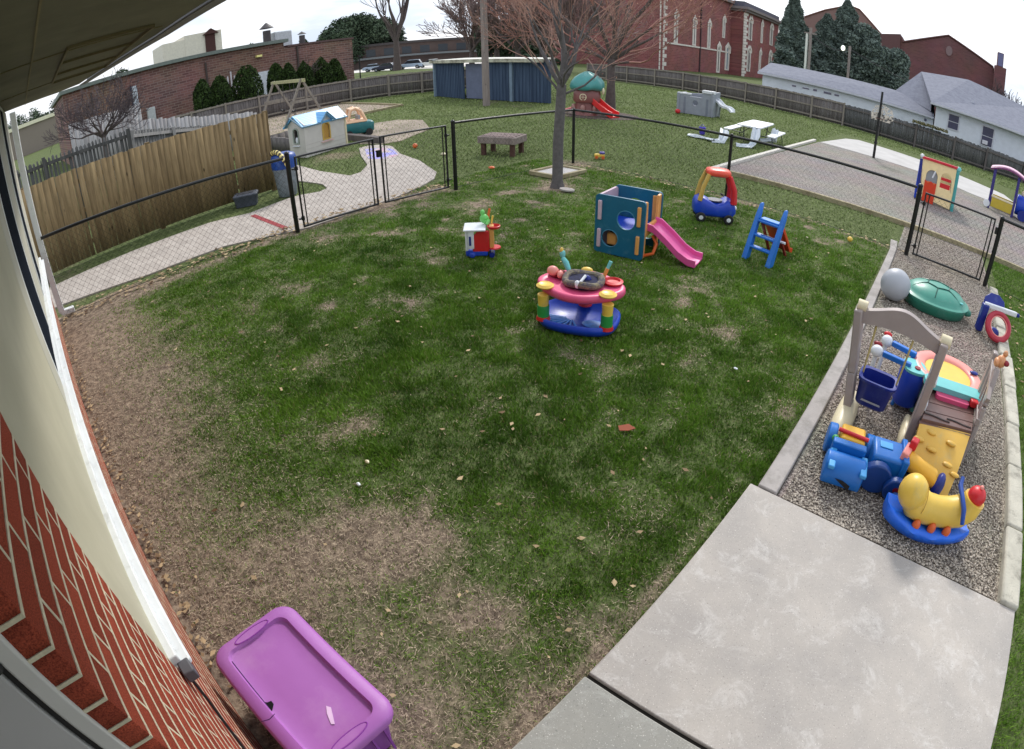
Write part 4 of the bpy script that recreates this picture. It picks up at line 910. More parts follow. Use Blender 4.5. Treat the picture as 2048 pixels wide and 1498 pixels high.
# blue shed
M_shed = bpy.data.materials.new('shed_blue'); M_shed.use_nodes = True
_N = M_shed.node_tree.nodes; _L = M_shed.node_tree.links; _p = _N['Principled BSDF']; _p.inputs['Roughness'].default_value = .75
_g = _N.new('ShaderNodeNewGeometry'); _m = _N.new('ShaderNodeMapping'); _m.inputs['Scale'].default_value = (7, 7, .5); _n = _N.new('ShaderNodeTexNoise'); _n.inputs['Detail'].default_value = 4; _n.inputs['Scale'].default_value = 1
_c = _N.new('ShaderNodeValToRGB'); _e = _c.color_ramp.elements; _e[0].position = .35; _e[0].color = (*lin((46, 64, 90)), 1); _e[1].position = .7; _e[1].color = (*lin((70, 90, 116)), 1)
_L.new(_g.outputs['Position'], _m.inputs[0]); _L.new(_m.outputs[0], _n.inputs['Vector']); _L.new(_n.outputs['Fac'], _c.inputs[0]); _L.new(_c.outputs[0], _p.inputs['Base Color'])
t = thing('shed', 'long weathered blue board shed with flat pale roof', 'shed')
SA, SB_, SC_, SD_ = (-25.4, 21.55), (-22.0, 20.55), (-16.6, 20.9), (-19.3, 24.2)
def slab2(a, b, z0, z1, th, mb=None):
    mb = mb or MB(); d = Vector((b[0]-a[0], b[1]-a[1])).normalized(); n = Vector((-d.y, d.x))*th
    return mb.prism([a, b, (b[0]+n.x, b[1]+n.y), (a[0]+n.x, a[1]+n.y)], z0, z1)
def ribs(a, b, z0, z1, step=.2):
    mb = slab2(a, b, z0, z1, .08); d = Vector((b[0]-a[0], b[1]-a[1])); ln = d.length; d.normalize(); n = Vector((-d.y, d.x)); u = step
    while u < ln: 
        p = Vector(a)+d*u; mb.prism([(p.x, p.y), (p.x+d.x*.05, p.y+d.y*.05), (p.x+d.x*.05-n.x*.02, p.y+d.y*.05-n.y*.02), (p.x-n.x*.02, p.y-n.y*.02)], z0, z1-.01); u += step
    return mb
ribs(SA, SB_, .02, 2.1).build('wall', M_shed, t, smooth=0); ribs((-20.2, 20.6), SC_, .02, 2.02).build('wall', M_shed, t, smooth=0)
slab2((-21.9, 20.66), (-20.25, 20.66), .05, 1.92, .05).build('door', mat('shed_door', (104, 112, 136), rough=.7, var=.1, scale=4), t, smooth=0)
slab2((-25.5, 21.5), (-25.3, 21.4), 0, 2.2, .12).build('corner_board', mat('shed_trim', (120, 140, 160), rough=.7), t, smooth=0)
slab2((-18.85, 20.6), (-18.68, 20.6), 0, 2.05, .15).build('corner_board', mat('shed_trim', (120, 140, 160)), t, smooth=0)
ribs(SC_, SD_, .02, 2.05).build('wall', M_shed, t, smooth=0); ribs((-27, 25), SA, .02, 2.1).build('wall', M_shed, t, smooth=0)
MB().prism([(-25.7, 21.45), (-22.0, 20.3), (-16.7, 20.55), (-19.2, 24.6), (-27.2, 25.6)], 2.10, 2.16).build('roof', mat('shed_roof', (204, 204, 196), rough=.6, var=.1, scale=2), t, smooth=0)
MB().prism([(-25.72, 21.42), (-22.0, 20.26), (-16.68, 20.51), (-16.7, 20.55), (-22.0, 20.3), (-25.7, 21.45)], 1.99, 2.17).build('roof_edge', mat('shed_edge', (196, 196, 176), rough=.6, c2=(110, 104, 92), c2s=2), t, smooth=0)
# utility pole and back poles
M_pole = woodmat('pole_wood', (138, 128, 126), (176, 166, 162))
tag(MB().tube([(-18.32, 18.49, 0), (-18.35, 18.5, 3), (-18.4, 18.5, 9.5)], [.17, .155, .13], 14).build('utility_pole', M_pole), 'wooden utility pole standing in front of the blue shed', 'utility pole')
tag(MB().cyl((-14.24, 60, 0), (-14.24, 60, 7.9), .16, 10).box(-14.9, -13.6, 59.9, 60.1, 7.2, 7.35).build('utility_pole', M_pole), 'grey wooden pole at the end of the garage roof, right of the white pole', 'utility pole')
tag(MB().cyl((-14.62, 60, 0), (-14.62, 60, 7.2), .13, 10).build('white_pole', mat('white_pole', (226, 228, 220), rough=.5)), 'bright white pole beside the taller grey one behind the garage', 'pole')
t = thing('street_lamp', 'pole with a lit round lamp on an arm in front of the evergreens', 'street lamp')
MB().cyl((-10.0, 60, 0), (-10.0, 60, 6.7), .14, 10).build('pole', M_pole, t)
MB().tube([(-10.0, 60, 5.6), (-10.5, 60, 5.9), (-10.7, 60, 6.2)], .05, 6).build('arm', M_vent, t)
ML = bpy.data.materials.new('lamp_glow'); ML.use_nodes = True; ML.node_tree.nodes['Principled BSDF'].inputs['Emission Color'].default_value = (.9, 1, .75, 1); ML.node_tree.nodes['Principled BSDF'].inputs['Emission Strength'].default_value = 2.0
MB().ell((-10.72, 60, 6.35), (.22, .22, .28), 12, 8).build('lamp_globe', ML, t)
def wire(a, b, sag, lbl):
    pts = [(a[0]+(b[0]-a[0])*u, a[1]+(b[1]-a[1])*u, a[2]+(b[2]-a[2])*u-sag*4*u*(1-u)) for u in np.linspace(0, 1, 13)]
    tag(MB().tube(pts, .035, 4).build('overhead_wire', M_vent), lbl, 'wire')
wire((-14.2, 60, 7.3), (-10, 60, 6.3), .7, 'overhead wire sagging between the grey pole and the lamp pole')
wire((-10, 60, 6.4), (2, 66, 4.0), .6, 'overhead wire dropping from the lamp pole towards the gabled building')
# ------------------------------------------------------------------ trees and shrubs
def segs_to_mesh(name, S, m, parent, sides=4, rnd=None):
    """S: array of segments (p0(3), p1(3), r0, r1) -> tapered prisms"""
    S = np.array(S, float); n = len(S); p0, p1, r0, r1 = S[:, :3], S[:, 3:6], S[:, 6], S[:, 7]
    d = p1-p0; d /= np.linalg.norm(d, axis=1)[:, None]+1e-9
    ref = np.where(np.abs(d[:, 2:3]) > .9, [[1., 0, 0]], [[0, 0, 1.]]); a = np.cross(d, ref); a /= np.linalg.norm(a, axis=1)[:, None]; b = np.cross(d, a)
    V = np.empty((n, 2*sides, 3))
    for j in range(sides):
        q = 2*math.pi*j/sides; o = a*math.cos(q)+b*math.sin(q)
        V[:, j] = p0+o*r0[:, None]; V[:, sides+j] = p1+o*r1[:, None]
    f = np.array([(j, (j+1) % sides, sides+(j+1) % sides, sides+j) for j in range(sides)])
    F = (f[None]+(2*sides)*np.arange(n)[:, None, None]).reshape(-1, 4)
    return npmesh(name, V.reshape(-1, 3), F, m, parent, smooth=sides > 4, rnd=None if rnd is None else np.repeat(rnd, 2*sides))
def grow(p, d, ln, r, depth, rs, out, tips, spread=.55, nsub=3, curve=.18, up=.15, shrink=.72, minr=.0035, segn=3, kids=(2, 4)):
    p = np.array(p, float); d = np.array(d, float); step = ln/segn; nodes = [(p.copy(), d.copy(), r)]
    for i in range(segn):
        d = d+rs.normal(0, curve, 3)+np.array([0, 0, up*.3]); d /= np.linalg.norm(d)
        q = p+d*step; r1 = max(r*(1-.42*(i+1)/segn), minr); out.append((*p, *q, nodes[-1][2], r1, depth)); p = q; nodes.append((p.copy(), d.copy(), r1))
    if depth <= 0:
        tips.append((p, d)); return
    k = rs.integers(kids[0], kids[1]+1)
    for j in range(k):
        if j == 0: bp, bd, br = nodes[-1]; f = spread*.4
        else: bp, bd, br = nodes[rs.integers(max(1, segn//3), segn+1)]; f = spread
        ax = rs.normal(0, 1, 3); ax -= ax.dot(bd)*bd; ax /= np.linalg.norm(ax)+1e-9
        an = f*rs.uniform(.6, 1.4); nd = bd*math.cos(an)+ax*math.sin(an)+np.array([0, 0, up]); nd /= np.linalg.norm(nd)
        grow(bp, nd, ln*shrink*rs.uniform(.75, 1.15), max(br*(.85 if j == 0 else .62), minr), depth-1, rs, out, tips, spread, nsub, curve, up, shrink, minr, segn, kids)
M_bark = mat('bark_grey', (98, 94, 94), rough=.95, var=.25, scale=14, bump=.5, bscale=40, world_co=True)
M_bark2 = mat('bark_brown', (92, 82, 80), rough=.95, var=.25, scale=9, bump=.4, bscale=30, world_co=True)
M_twig = mat('twig_reddish', (168, 134, 120), rough=.9, var=.25, scale=3, world_co=True)
M_twig2 = mat('twig_dark', (84, 74, 78), rough=.9, var=.2, scale=2, world_co=True)
M_bud = attrmat('buds', (150, 96, 80), (214, 168, 146), rough=.8)
def bud_cloud(tips, rs, per, s, jit, parent, m=None, name='buds'):
    P = np.array([t[0] for t in tips]); P = np.repeat(P, per, 0)+rs.normal(0, jit, (len(tips)*per, 3)); n = len(P)
    A = rs.normal(0, 1, (n, 3)); A /= np.linalg.norm(A, axis=1)[:, None]; B = rs.normal(0, 1, (n, 3)); B -= (A*B).sum(1)[:, None]*A; B /= np.linalg.norm(B, axis=1)[:, None]
    sz = s*rs.uniform(.5, 1.4, n)[:, None]; V = np.stack([P-A*sz, P+B*sz*.5, P+A*sz, P-B*sz*.5], 1).reshape(-1, 3)
    return npmesh(name, V, np.arange(n*4).reshape(n, 4), m or M_bud, parent, rnd=np.repeat(rs.random(n), 4))
def bare_tree(label, base, trunk, r, limbs, depth, seed, mt, mtw, spread=.5, ln=None, up=.12, buds=0, bs=.02, minr=.004, thick=.02, trunk_pts=None, curve=.14, kids=(2, 4), shrink=.74, sides=8, cat='tree'):
    rs = np.random.default_rng(seed); t = thing('bare_tree', label, cat)
    pts = trunk_pts or [(base[0], base[1], -.05), (base[0]+.02, base[1], trunk*.5), (base[0], base[1]+.02, trunk)]
    k = len(pts); rad = [r*1.35 if i == 0 else r*(1-.22*i/(k-1)) for i in range(k)]
    MB().tube(pts, rad, 14).build('trunk', mt, t)
    out, tips = [], []
    top = np.array(pts[-1], float)
    for (az, el, l, f, zo) in limbs:
        d = np.array([math.cos(az)*math.cos(el), math.sin(az)*math.cos(el), math.sin(el)])
        grow(top-np.array([0, 0, zo]), d, l, r*f, depth, rs, out, tips, spread, 3, curve, up, shrink, minr, 4, kids)
    out = np.array(out); big = out[out[:, 6] > thick]; small = out[out[:, 6] <= thick]
    if len(big): segs_to_mesh('limbs', big, mt, t, sides)
    if len(small): segs_to_mesh('twigs', small, mtw, t, 3)
    if buds: bud_cloud(tips, rs, buds, bs, bs*5, t)
    return t
# young maple in front of the fence
lm = [(R(185), R(62), 1.0, .40, .05), (R(10), R(64), 1.0, .42, .02), (R(100), R(66), 1.0, .34, .0), (R(280), R(62), .95, .34, .10), (R(60), R(84), 1.2, .55, 0.), (R(150), R(48), .95, .26, .15), (R(335), R(48), .95, .26, .1), (R(215), R(42), .95, .24, .22), (R(20), R(36), .9, .22, .2)]
bare_tree('slim grey bare tree with reddish twigs in the near lawn', (-6.39, 8.27), 1.92, .108, lm, 5, 5, M_bark, M_twig, spread=.44, buds=2, bs=.010, minr=.0021, thick=.013,
          trunk_pts=[(-6.39, 8.27, -.05), (-6.39, 8.27, .12), (-6.385, 8.275, .9), (-6.36, 8.30, 1.5), (-6.34, 8.31, 1.95)], kids=(2, 3), curve=.13, shrink=.78)
# bigger tree behind the tree house toy
bare_tree('large bare tree with reddish crown behind the green roofed play house', (-12.9, 20.2), 2.3, .19, [(R(200), R(62), 3.6, .6, 0), (R(10), R(56), 3.8, .6, 0), (R(100), R(60), 3.6, .55, 0), (R(290), R(55), 3.4, .5, 0), (R(60), R(82), 4, .6, 0), (R(330), R(26), 2.8, .3, .3), (R(170), R(24), 2.8, .3, .2), (R(40), R(22), 3.0, .32, .1), (R(240), R(24), 2.6, .3, .2), (R(5), R(34), 3.3, .34, .0), (R(345), R(40), 3.2, .34, -.1)], 5, 8, M_bark2, mat('twig_red', (170, 124, 112), rough=.9, var=.25, scale=2, world_co=True),
          spread=.5, buds=2, bs=.03, minr=.007, thick=.05, kids=(2, 4), curve=.14, shrink=.72)
# small bare tree at the left beyond the pickets
bare_tree('small bare tree with a dense twiggy crown before the pale fence', (-19, 2.42), 2.0, .10, [(R(80+50*i), R(38+9*(i % 3)), .78, .45, .1*(i % 2)) for i in range(8)], 4, 21, M_bark2, M_twig2, spread=.6, minr=.007, thick=.03, kids=(3, 4))
bare_tree('thin leafless sapling beside the swing set', (-33.5, 17.6), .9, .06, [(R(70*i), R(66), 1.0, .6, 0) for i in range(5)], 3, 31, M_bark2, M_twig, spread=.5, minr=.01, thick=.0, kids=(2, 3))
# far trees
def at(az, dist): return (az[0]*dist, az[1]*dist)
p = at((-.802, .598), 100)
bare_tree('tall thick bare tree standing beside the parked cars', p, 5.5, .6, [(R(210), R(74), 6, .6, .5), (R(40), R(72), 6.5, .6, .3), (R(130), R(78), 7, .55, 0), (R(300), R(70), 6, .5, 0), (R(60), R(84), 8, .6, 0), (R(230), R(62), 6, .4, .8)], 3, 41, M_bark2, M_twig2, spread=.36, minr=.035, thick=.12, up=.2, kids=(2, 3))
for i, (az, dist, h, sd, lb) in enumerate((((-.72, .694), 75, 1, 51, 'wide bare tree filling the gap left of the utility pole'), ((-.69, .724), 80, 1.1, 52, 'bare brown tree just right of the utility pole'), ((-.664, .748), 70, 1.05, 53, 'twiggy brown tree behind the middle of the blue shed'),
                                           ((-.633, .774), 72, 1.05, 57, 'bare brown tree behind the right half of the blue shed'), ((-.60, .80), 66, 1.0, 58, 'grey brown bare tree against the left end of the tall brick building'), ((.118, .993), 80, .65, 54, 'bare tree at the right edge beyond the white house roof'), ((.142, .99), 78, .5, 55, 'second small bare tree at the right edge'))):
    q = at(az, dist)
    bare_tree(lb, q, 2.4*h, .38*h, [(R(60*k+i*17), R(46+12*(k % 3)), 3.9*h, .5, 0) for k in range(8)], 4, sd, M_bark2, mat('twig_brown', (128, 108, 106), rough=.9, var=.2, scale=1, world_co=True) if i < 5 else M_twig2, spread=.55, minr=.035, thick=.14, kids=(3, 4))
# evergreens and clipped shrubs: leaf sized faces through the crown
def leafmass(name, P, s, m, parent, rs, flat=.6):
    n = len(P); A = rs.normal(0, 1, (n, 3)); A[:, 2] *= flat; A /= np.linalg.norm(A, axis=1)[:, None]; B = rs.normal(0, 1, (n, 3)); B -= (A*B).sum(1)[:, None]*A; B /= np.linalg.norm(B, axis=1)[:, None]
    sz = (s*rs.uniform(.5, 1.5, n))[:, None]; V = np.stack([P-A*sz, P+B*sz*.45, P+A*sz, P-B*sz*.45], 1).reshape(-1, 3)
    return npmesh(name, V, np.arange(n*4).reshape(n, 4), m, parent, rnd=np.repeat(rs.random(n), 4))
M_arb = attrmat('arborvitae', (24, 36, 18), (62, 84, 36), rough=.8)
M_conif = attrmat('conifer', (44, 56, 46), (92, 110, 86), rough=.85)
M_conhaze = attrmat('conifer_hazed', (78, 92, 90), (130, 144, 134), rough=.85)  # distance haze painted into the needles: paler, greyer copy of the conifer colours
def shrub(label, c, rx, h, seed, group=None):
    rs = np.random.default_rng(seed); t = thing('shrub', label, 'shrub', group=group); n = 5200
    u = rs.random(n); th = rs.random(n)*6.283
    prof = np.sqrt(np.clip(1-(np.clip(u-.42, 0, 1)/.58)**2.3, 0, 1))*(.88+.12*np.sin(u*3)); lump = 1+.16*np.sin(th*3+seed)*np.sin(u*9+seed)
    rr = rx*prof*lump*(.72+.3*rs.random(n)**.5); P = np.stack([c[0]+rr*np.cos(th), c[1]+rr*np.sin(th), u*h*(1+.05*np.sin(th*2+seed))], -1)
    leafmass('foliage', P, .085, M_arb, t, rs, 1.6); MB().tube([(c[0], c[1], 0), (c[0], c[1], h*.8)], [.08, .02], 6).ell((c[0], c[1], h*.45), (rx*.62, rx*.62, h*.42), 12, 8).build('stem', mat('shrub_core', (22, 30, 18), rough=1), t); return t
for i, (y, h, rx, x, lb) in enumerate(((10.5, 3.0, .68, -33, 'rounded dark green shrub, leftmost against the long brick wall'), (11.6, 2.95, .75, -33, 'second dark shrub from the left against the brick wall'), (13.35, 3.25, .95, -33, 'tallest clipped dark shrub right of the white gas pipes'),
                                      (15.45, 3.05, .62, -33.3, 'dark shrub just right of the white door'), (16.3, 2.95, .6, -33.2, 'dark shrub in line with the beam of the swing set'), (17.5, 2.9, .75, -33.4, 'dark shrub right of the swing set'), (18.9, 3.0, .85, -33.6, 'broad dark shrub near the end of the brick wall'), (20.0, 2.8, .7, -33.8, 'rightmost dark shrub at the end of the brick wall'))):
    shrub(lb, (x, y), rx, h, 60+i)
def conifer(label, c, h, r, seed, m, n=9000, s=.5, cat='tree', lean=0, irregular=.25, z0=.06):
    rs = np.random.default_rng(seed); t = thing('evergreen_tree', label, cat)
    u = rs.random(n)**.75; th = rs.random(n)*6.283; tier = .75+.25*np.abs(np.sin(u*h*1.4+th)); lobe = 1+irregular*np.sin(th*3+seed+u*5)+irregular*.6*np.sin(th*7+u*13)
    rr = r*(1-u)**.8*tier*lobe*(.30+.70*rs.random(n)**.45)*(1+.18*np.sin(u*41+th*5))+.15; P = np.stack([c[0]+rr*np.cos(th), c[1]+rr*np.sin(th), h*z0+u*h*(1-z0)-rr*.18], -1)
    leafmass('foliage', P, s, m, t, rs, .5); MB().tube([(c[0], c[1], 0), (c[0], c[1], h*.93)], [r*.11, .05], 8).build('trunk', M_bark2, t); return t
def roundtree(label, c, h, r, seed, m, n=9000, s=.5, z0=.15, cat='tree'):
    rs = np.random.default_rng(seed); t = thing('evergreen_tree', label, cat); k = 26
    cs = rs.normal(0, 1, (k, 3)); cs /= np.linalg.norm(cs, axis=1)[:, None]; cs *= rs.random((k, 1))**.4; cen = np.stack([c[0]+cs[:, 0]*r*.75, c[1]+cs[:, 1]*r*.75, h*(.5+z0/2)+cs[:, 2]*h*(1-z0)*.42], -1)
    w = rs.integers(0, k, n); d = rs.normal(0, 1, (n, 3)); d /= np.linalg.norm(d, axis=1)[:, None]; P = cen[w]+d*(r*.34*rs.random((n, 1))**.4)
    leafmass('foliage', P, s*(1+max(0, h-12)*.05), m, t, rs, .7); MB().tube([(c[0], c[1], 0), (c[0], c[1], h*.7)], [r*.09, .05], 8).build('trunk', M_bark2, t); return t
for az, d, h, r, s, lb, fn, n in (((-.852, .524), 150, 13.2, 7, 71, 'dark evergreen right behind the end of the long brick building', roundtree, 9000), ((-.838, .546), 155, 16.2, 8, 72, 'tallest dark evergreen of the clump behind the parked cars', roundtree, 11000), ((-.817, .577), 160, 15.4, 7.5, 73, 'dark evergreen touching the tall bare tree', roundtree, 10000),
                               ((-.885, .466), 80, 6.5, 1.7, 74, 'small evergreen poking over the low brick roof', conifer, 3500), ((-.927, .376), 90, 8.2, 2.4, 75, 'small round tree between the roof unit and the vent pipe', roundtree, 3500), ((-.912, .41), 92, 7.9, 2.0, 76, 'small bushy tree left of the tall roof vent', roundtree, 3000),
                               ((-.668, .744), 100, 8.2, 4.6, 77, 'dark evergreen behind the blue shed, left of the young tree', roundtree, 8000), ((-.645, .764), 98, 10.4, 4.5, 78, 'tall dark evergreen behind the young tree', conifer, 9000), ((-.697, .717), 98, 8.0, 4.0, 79, 'dark evergreen directly behind the utility pole', roundtree, 8000)):
    q = at(az, d)
    fn(lb, q, h, r, s, M_conif, n=int(n*1.8), s=.36)
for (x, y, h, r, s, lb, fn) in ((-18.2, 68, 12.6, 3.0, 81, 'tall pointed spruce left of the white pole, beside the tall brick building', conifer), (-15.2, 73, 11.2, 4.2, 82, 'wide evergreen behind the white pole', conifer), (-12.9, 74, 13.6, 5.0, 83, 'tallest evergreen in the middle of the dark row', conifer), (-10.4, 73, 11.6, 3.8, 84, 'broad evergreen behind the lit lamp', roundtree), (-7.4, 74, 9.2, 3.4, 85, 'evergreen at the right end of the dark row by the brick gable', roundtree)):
    fn(lb, (x, y), h, r, s, M_conhaze, n=38000, s=.2)
# broken tree line seen under the eave at the far left
rs_ = np.random.default_rng(90)
for i, (azd, d, h, r) in enumerate(((-2.6, 168, 11.6, 4.6), (-.6, 172, 11.2, 4.6), (1.4, 166, 11.8, 4.4), (3.4, 170, 12.2, 4.8), (7.0, 110, 9.2, 3.0), (10.3, 112, 10.4, 3.2), (17.5, 110, 8.8, 2.4))):
    a = R(azd); roundtree(('loose dark tree under the eave, number %d' % (i+1)) if 0 else ['dark tree above the beige wall, nearest the downspout', 'dark leafy tree above the left part of the beige wall', 'loose tree above the middle of the beige wall', 'loose tree above the right part of the beige wall', 'dark tree over the left corner of the long brick building', 'dark tree seen where the eave crosses the long brick roof', 'small treetop left of the cream roof unit'][i], (-math.cos(a)*d, math.sin(a)*d), h, r, 91+i, M_conif, n=2600, s=.32)
# dry ivy and weeds on the back fence
rs = np.random.default_rng(67); n = 700; P = np.stack([-1.6+2.2*rs.random(n), 34.72+.1*rs.normal(0, 1, n), 1.42+.16*rs.random(n)], -1)
t = thing('ivy', 'green brown creeper growing along the top of the back fence', 'creeper'); leafmass('leaves', P, .06, attrmat('ivy_leaf', (76, 72, 52), (136, 132, 92)), t, rs)
# ------------------------------------------------------------------ toys in the near yard
P_teal = plastic('teal', (24, 98, 130)); P_blue = plastic('blue', (24, 66, 186)); P_navy = plastic('navy', (20, 40, 132)); P_azure = plastic('azure', (30, 112, 204)); P_sky = plastic('sky', (40, 130, 220))
P_yel = plastic('yellow', (234, 196, 84)); P_mus = plastic('mustard', (204, 168, 82)); P_org = plastic('orange', (226, 106, 52)); P_amber = plastic('amber', (224, 160, 90)); P_red = plastic('red', (206, 36, 44)); P_pink = plastic('pink', (222, 84, 128)); P_hot = plastic('hot_pink', (214, 82, 150))
P_salm = plastic('salmon', (236, 150, 140)); P_wht = plastic('white', (226, 230, 236)); P_crm = plastic('cream', (226, 214, 180)); P_grn = plastic('green', (46, 150, 74)); P_lime = plastic('lime', (120, 210, 110)); P_turq = plastic('turquoise', (110, 196, 196)); P_turt = plastic('turtle_green', (44, 124, 104))
P_taupe = plastic('taupe', (158, 146, 142)); P_brn = plastic('brown', (112, 84, 78)); P_gry = plastic('grey', (150, 154, 160)); P_tyre = plastic('tyre', (26, 26, 28), rough=.6); P_mar = plastic('maroon', (140, 30, 40)); P_lil = plastic('lilac', (202, 176, 190))
# climbing cube with slide
ang = math.atan2(5.95-5.85, -3.22+3.88)
t = thing('climbing_cube', 'teal toddler climbing cube with round holes and a pink slide', 'climber', (-3.88, 5.83, 0), ang)
W, D, Hh = .68, .62, .79; th = .035
def side(y, holes, name, mt=P_teal):
    return MB().prism(rrect(W, Hh-.01, .05, 5, W/2, Hh/2), y, y+th, holes=[h[::-1] for h in holes], m=XZ()).build(name, mt, t, bevel=.006)
side(0-th/2, [circ(.43, .50, .125, 28), circ(.22, .22, .115, 28)], 'panel'); side(-D-th/2, [circ(.30, .52, .12, 28), circ(.5, .2, .1, 28)], 'panel')
for cx_, cz_, r_ in ((.43, .50, .125), (.22, .22, .115)): MB().tube([(cx_+r_*math.cos(a), -.018, cz_+r_*math.sin(a)) for a in np.linspace(0, 6.283, 28, endpoint=False)], .006, 6, closed=True).build('hole_rim', plastic('teal_light', (60, 130, 160)), t)
YZ = lambda x: Matrix(((0, 0, 1, x), (1, 0, 0, 0), (0, 1, 0, 0), (0, 0, 0, 1)))
MB().prism(rrect(D-.03, Hh-.03, .05, 5, D/2, Hh/2-.01), -.02, .015, holes=[circ(D/2, .50, .13, 24)[::-1]], m=YZ(.03)).build('panel', P_lil, t, bevel=.006)['label'] = 'pale pink back panel'
MB().prism([(.02, .02), (.02, Hh-.02), (.10, Hh-.03), (.12, .44), (D-.12, .44), (D-.10, Hh-.03), (D-.02, Hh-.02), (D-.02, .02), (D-.10, .02), (D-.10, .30), (.10, .30), (.10, .02)], -.02, .02, m=YZ(W-.03)).build('doorway_panel', P_amber, t, bevel=.008)
for x in (.045, W-.10):
    for (z0, z1) in ((.08, .33), (.45, .71)): MB().box(x, x+.05, -.045, -.012, z0, z1).build('clip_bar', P_lil if x < .1 else P_amber, t, bevel=.012, seg=3)
for (z0, z1) in ((.36, .73),): MB().box(W-.13, W-.045, D-.035, D-.012, z0, z1).build('clip_bar', P_amber, t, bevel=.012, seg=3)
MB().box(.04, W-.04, .03, D-.03, .33, .36).build('deck', P_blue, t, bevel=.01)
MB().box(.14, .30, .05, .22, .10, .27).build('inner_step', P_amber, t, bevel=.03, seg=4)
MB().tube([(W-.02, .08, .05), (W+.10, .10, .10), (W+.12, .16, .22), (W+.04, .2, .30)], .022, 10).build('slide_brace', P_org, t)
sp = [(W-.03, .40), (W+.06, .385), (W+.24, .26), (W+.42, .12), (W+.56, .055), (W+.66, .05)]
def slide(sp, y0, y1, lip, th, parent, m, name='slide', lipw=.028):
    rings = []
    for x, z in sp: rings.append([(x, y0, z+lip), (x, y0+lipw, z+lip), (x, y0+lipw+.012, z+.01), (x, (y0+y1)/2, z-.004), (x, y1-lipw-.012, z+.01), (x, y1-lipw, z+lip), (x, y1, z+lip), (x, y1, z-th), (x, y0, z-th)])
    return MB().loft(rings).build(name, m, parent, bevel=.006, smooth=50)
slide(sp, .12, .50, .075, .02, t, P_hot)
# toy car
t = thing('toy_car', 'red and yellow roofed toy coupe with blue body on the lawn', 'toy car', (-3.33, 8.47, 0), R(33))
L_, Wd = .66, .40
st = [(-.34, .16, .14, .30), (-.31, .19, .10, .37), (-.22, .205, .08, .41), (-.1, .21, .08, .35), (.0, .21, .08, .32), (.1, .21, .08, .33), (.2, .21, .08, .40), (.3, .19, .10, .37), (.35, .14, .15, .28)]
rings = []
for x, w, z0, z1 in st: rings.append([(x, w*math.copysign(abs(math.cos(a))**.55, math.cos(a)), (z0+z1)/2+(z1-z0)/2*math.copysign(abs(math.sin(a))**.55, math.sin(a))) for a in np.linspace(0, 2*math.pi, 22, endpoint=False)])
MB().loft(rings).build('body', P_blue, t, smooth=60)
MB().lathe([(.001, 0), (.12, 0), (.135, .015), (.12, .03), (.001, .03)], 24, (0, 0, .322), sx=1.1).build('cockpit', plastic('deep_blue', (10, 24, 70)), t)
for sy in (-1, 1):
    MB().tube([(-.27, sy*.17, .35), (-.23, sy*.165, .58), (-.15, sy*.15, .79)], [.04, .034, .034], 10).build('rear_pillar', P_mus, t)
    MB().tube([(.29, sy*.16, .34), (.28, sy*.155, .56), (.19, sy*.15, .78)], [.058, .05, .042], 10).build('front_pillar', P_red, t)
    MB().ell((.335, sy*.12, .27), (.03, .035, .035), 14, 8).build('headlight', P_wht, t)
MB().loft([[(x, y, z) for x, y in rrect(.40+g, .36+g, .11, 6, .02, 0)] for g, z in ((-.04, .76), (0, .78), (0, .83), (-.03, .855), (-.14, .87))]).build('roof', plastic('orange_red', (232, 84, 62)), t, smooth=60)
MB().tube([(.12, -.04, .45), (.10, 0, .46), (.12, .04, .45)], .012, 8).ell((.12, 0, .44), (.03, .055, .012), 12, 6).build('steering_wheel', P_tyre, t)
for x in (-.23, .23):
    for sy in (-1, 1):
        wh = MB().lathe([(.02, -.032), (.07, -.032), (.082, -.02), (.082, .02), (.07, .032), (.02, .032)], 20, m=Matrix.Translation((x, sy*.19, .082)) @ Matrix.Rotation(R(90), 4, 'X')).build('wheel', P_tyre, t)
        MB().lathe([(.001, 0), (.032, 0), (.036, .008), (.001, .012)], 14, m=Matrix.Translation((x, sy*.223, .082)) @ Matrix.Rotation(R(-90*sy), 4, 'X')).build('hubcap', P_wht, wh)
# blue step ladder slide
t = thing('step_slide', 'small blue plastic ladder slide with an orange red slide behind', 'slide', (-2.04, 7.22, 0), R(-10))
for sx in (-1, 1):
    MB().loft([[(sx*.19+a, y-b*.5, z) for a, b in ((-.035*k, -.10*k), (.035*k, -.10*k), (.035*k, .10*k), (-.035*k, .10*k))] for y, z, k in ((-.10, 0, 1.15), (.0, .30, 1), (.12, .62, .85), (.17, .75, .6), (.18, .765, .25))]).build('ladder_rail', P_azure, t, bevel=.012, smooth=60)
for z, y in ((.18, -.045), (.34, .02), (.53, .085)): MB().box(-.165, .165, y-.04, y+.05, z-.018, z+.018).build('step', P_azure, t, bevel=.012)
MB().box(-.15, .15, .07, .2, .545, .57).build('platform', P_sky, t, bevel=.01)
k = Matrix.Rotation(R(90), 4, 'Z'); s2 = MB(); rings = []
for y, z in ((.16, .50), (.3, .43), (.5, .22), (.62, .08), (.72, .05)): rings.append([(-.15, y, z+.05), (-.125, y, z+.05), (-.115, y, z), (.115, y, z), (.125, y, z+.05), (.15, y, z+.05), (.15, y, z-.02), (-.15, y, z-.02)])
s2.loft(rings).build('slide', plastic('red_orange', (214, 70, 40)), t, bevel=.006)
MB().beam((.12, .12, .5), (.14, .5, .03), .04, .03).beam((-.12, .12, .5), (-.14, .5, .03), .04, .03).build('brace', P_mar, t, bevel=.006)
MB().cyl((-.2, .2, .30), (.24, .2, .30), .018, 10).build('cross_bar', P_wht, t)
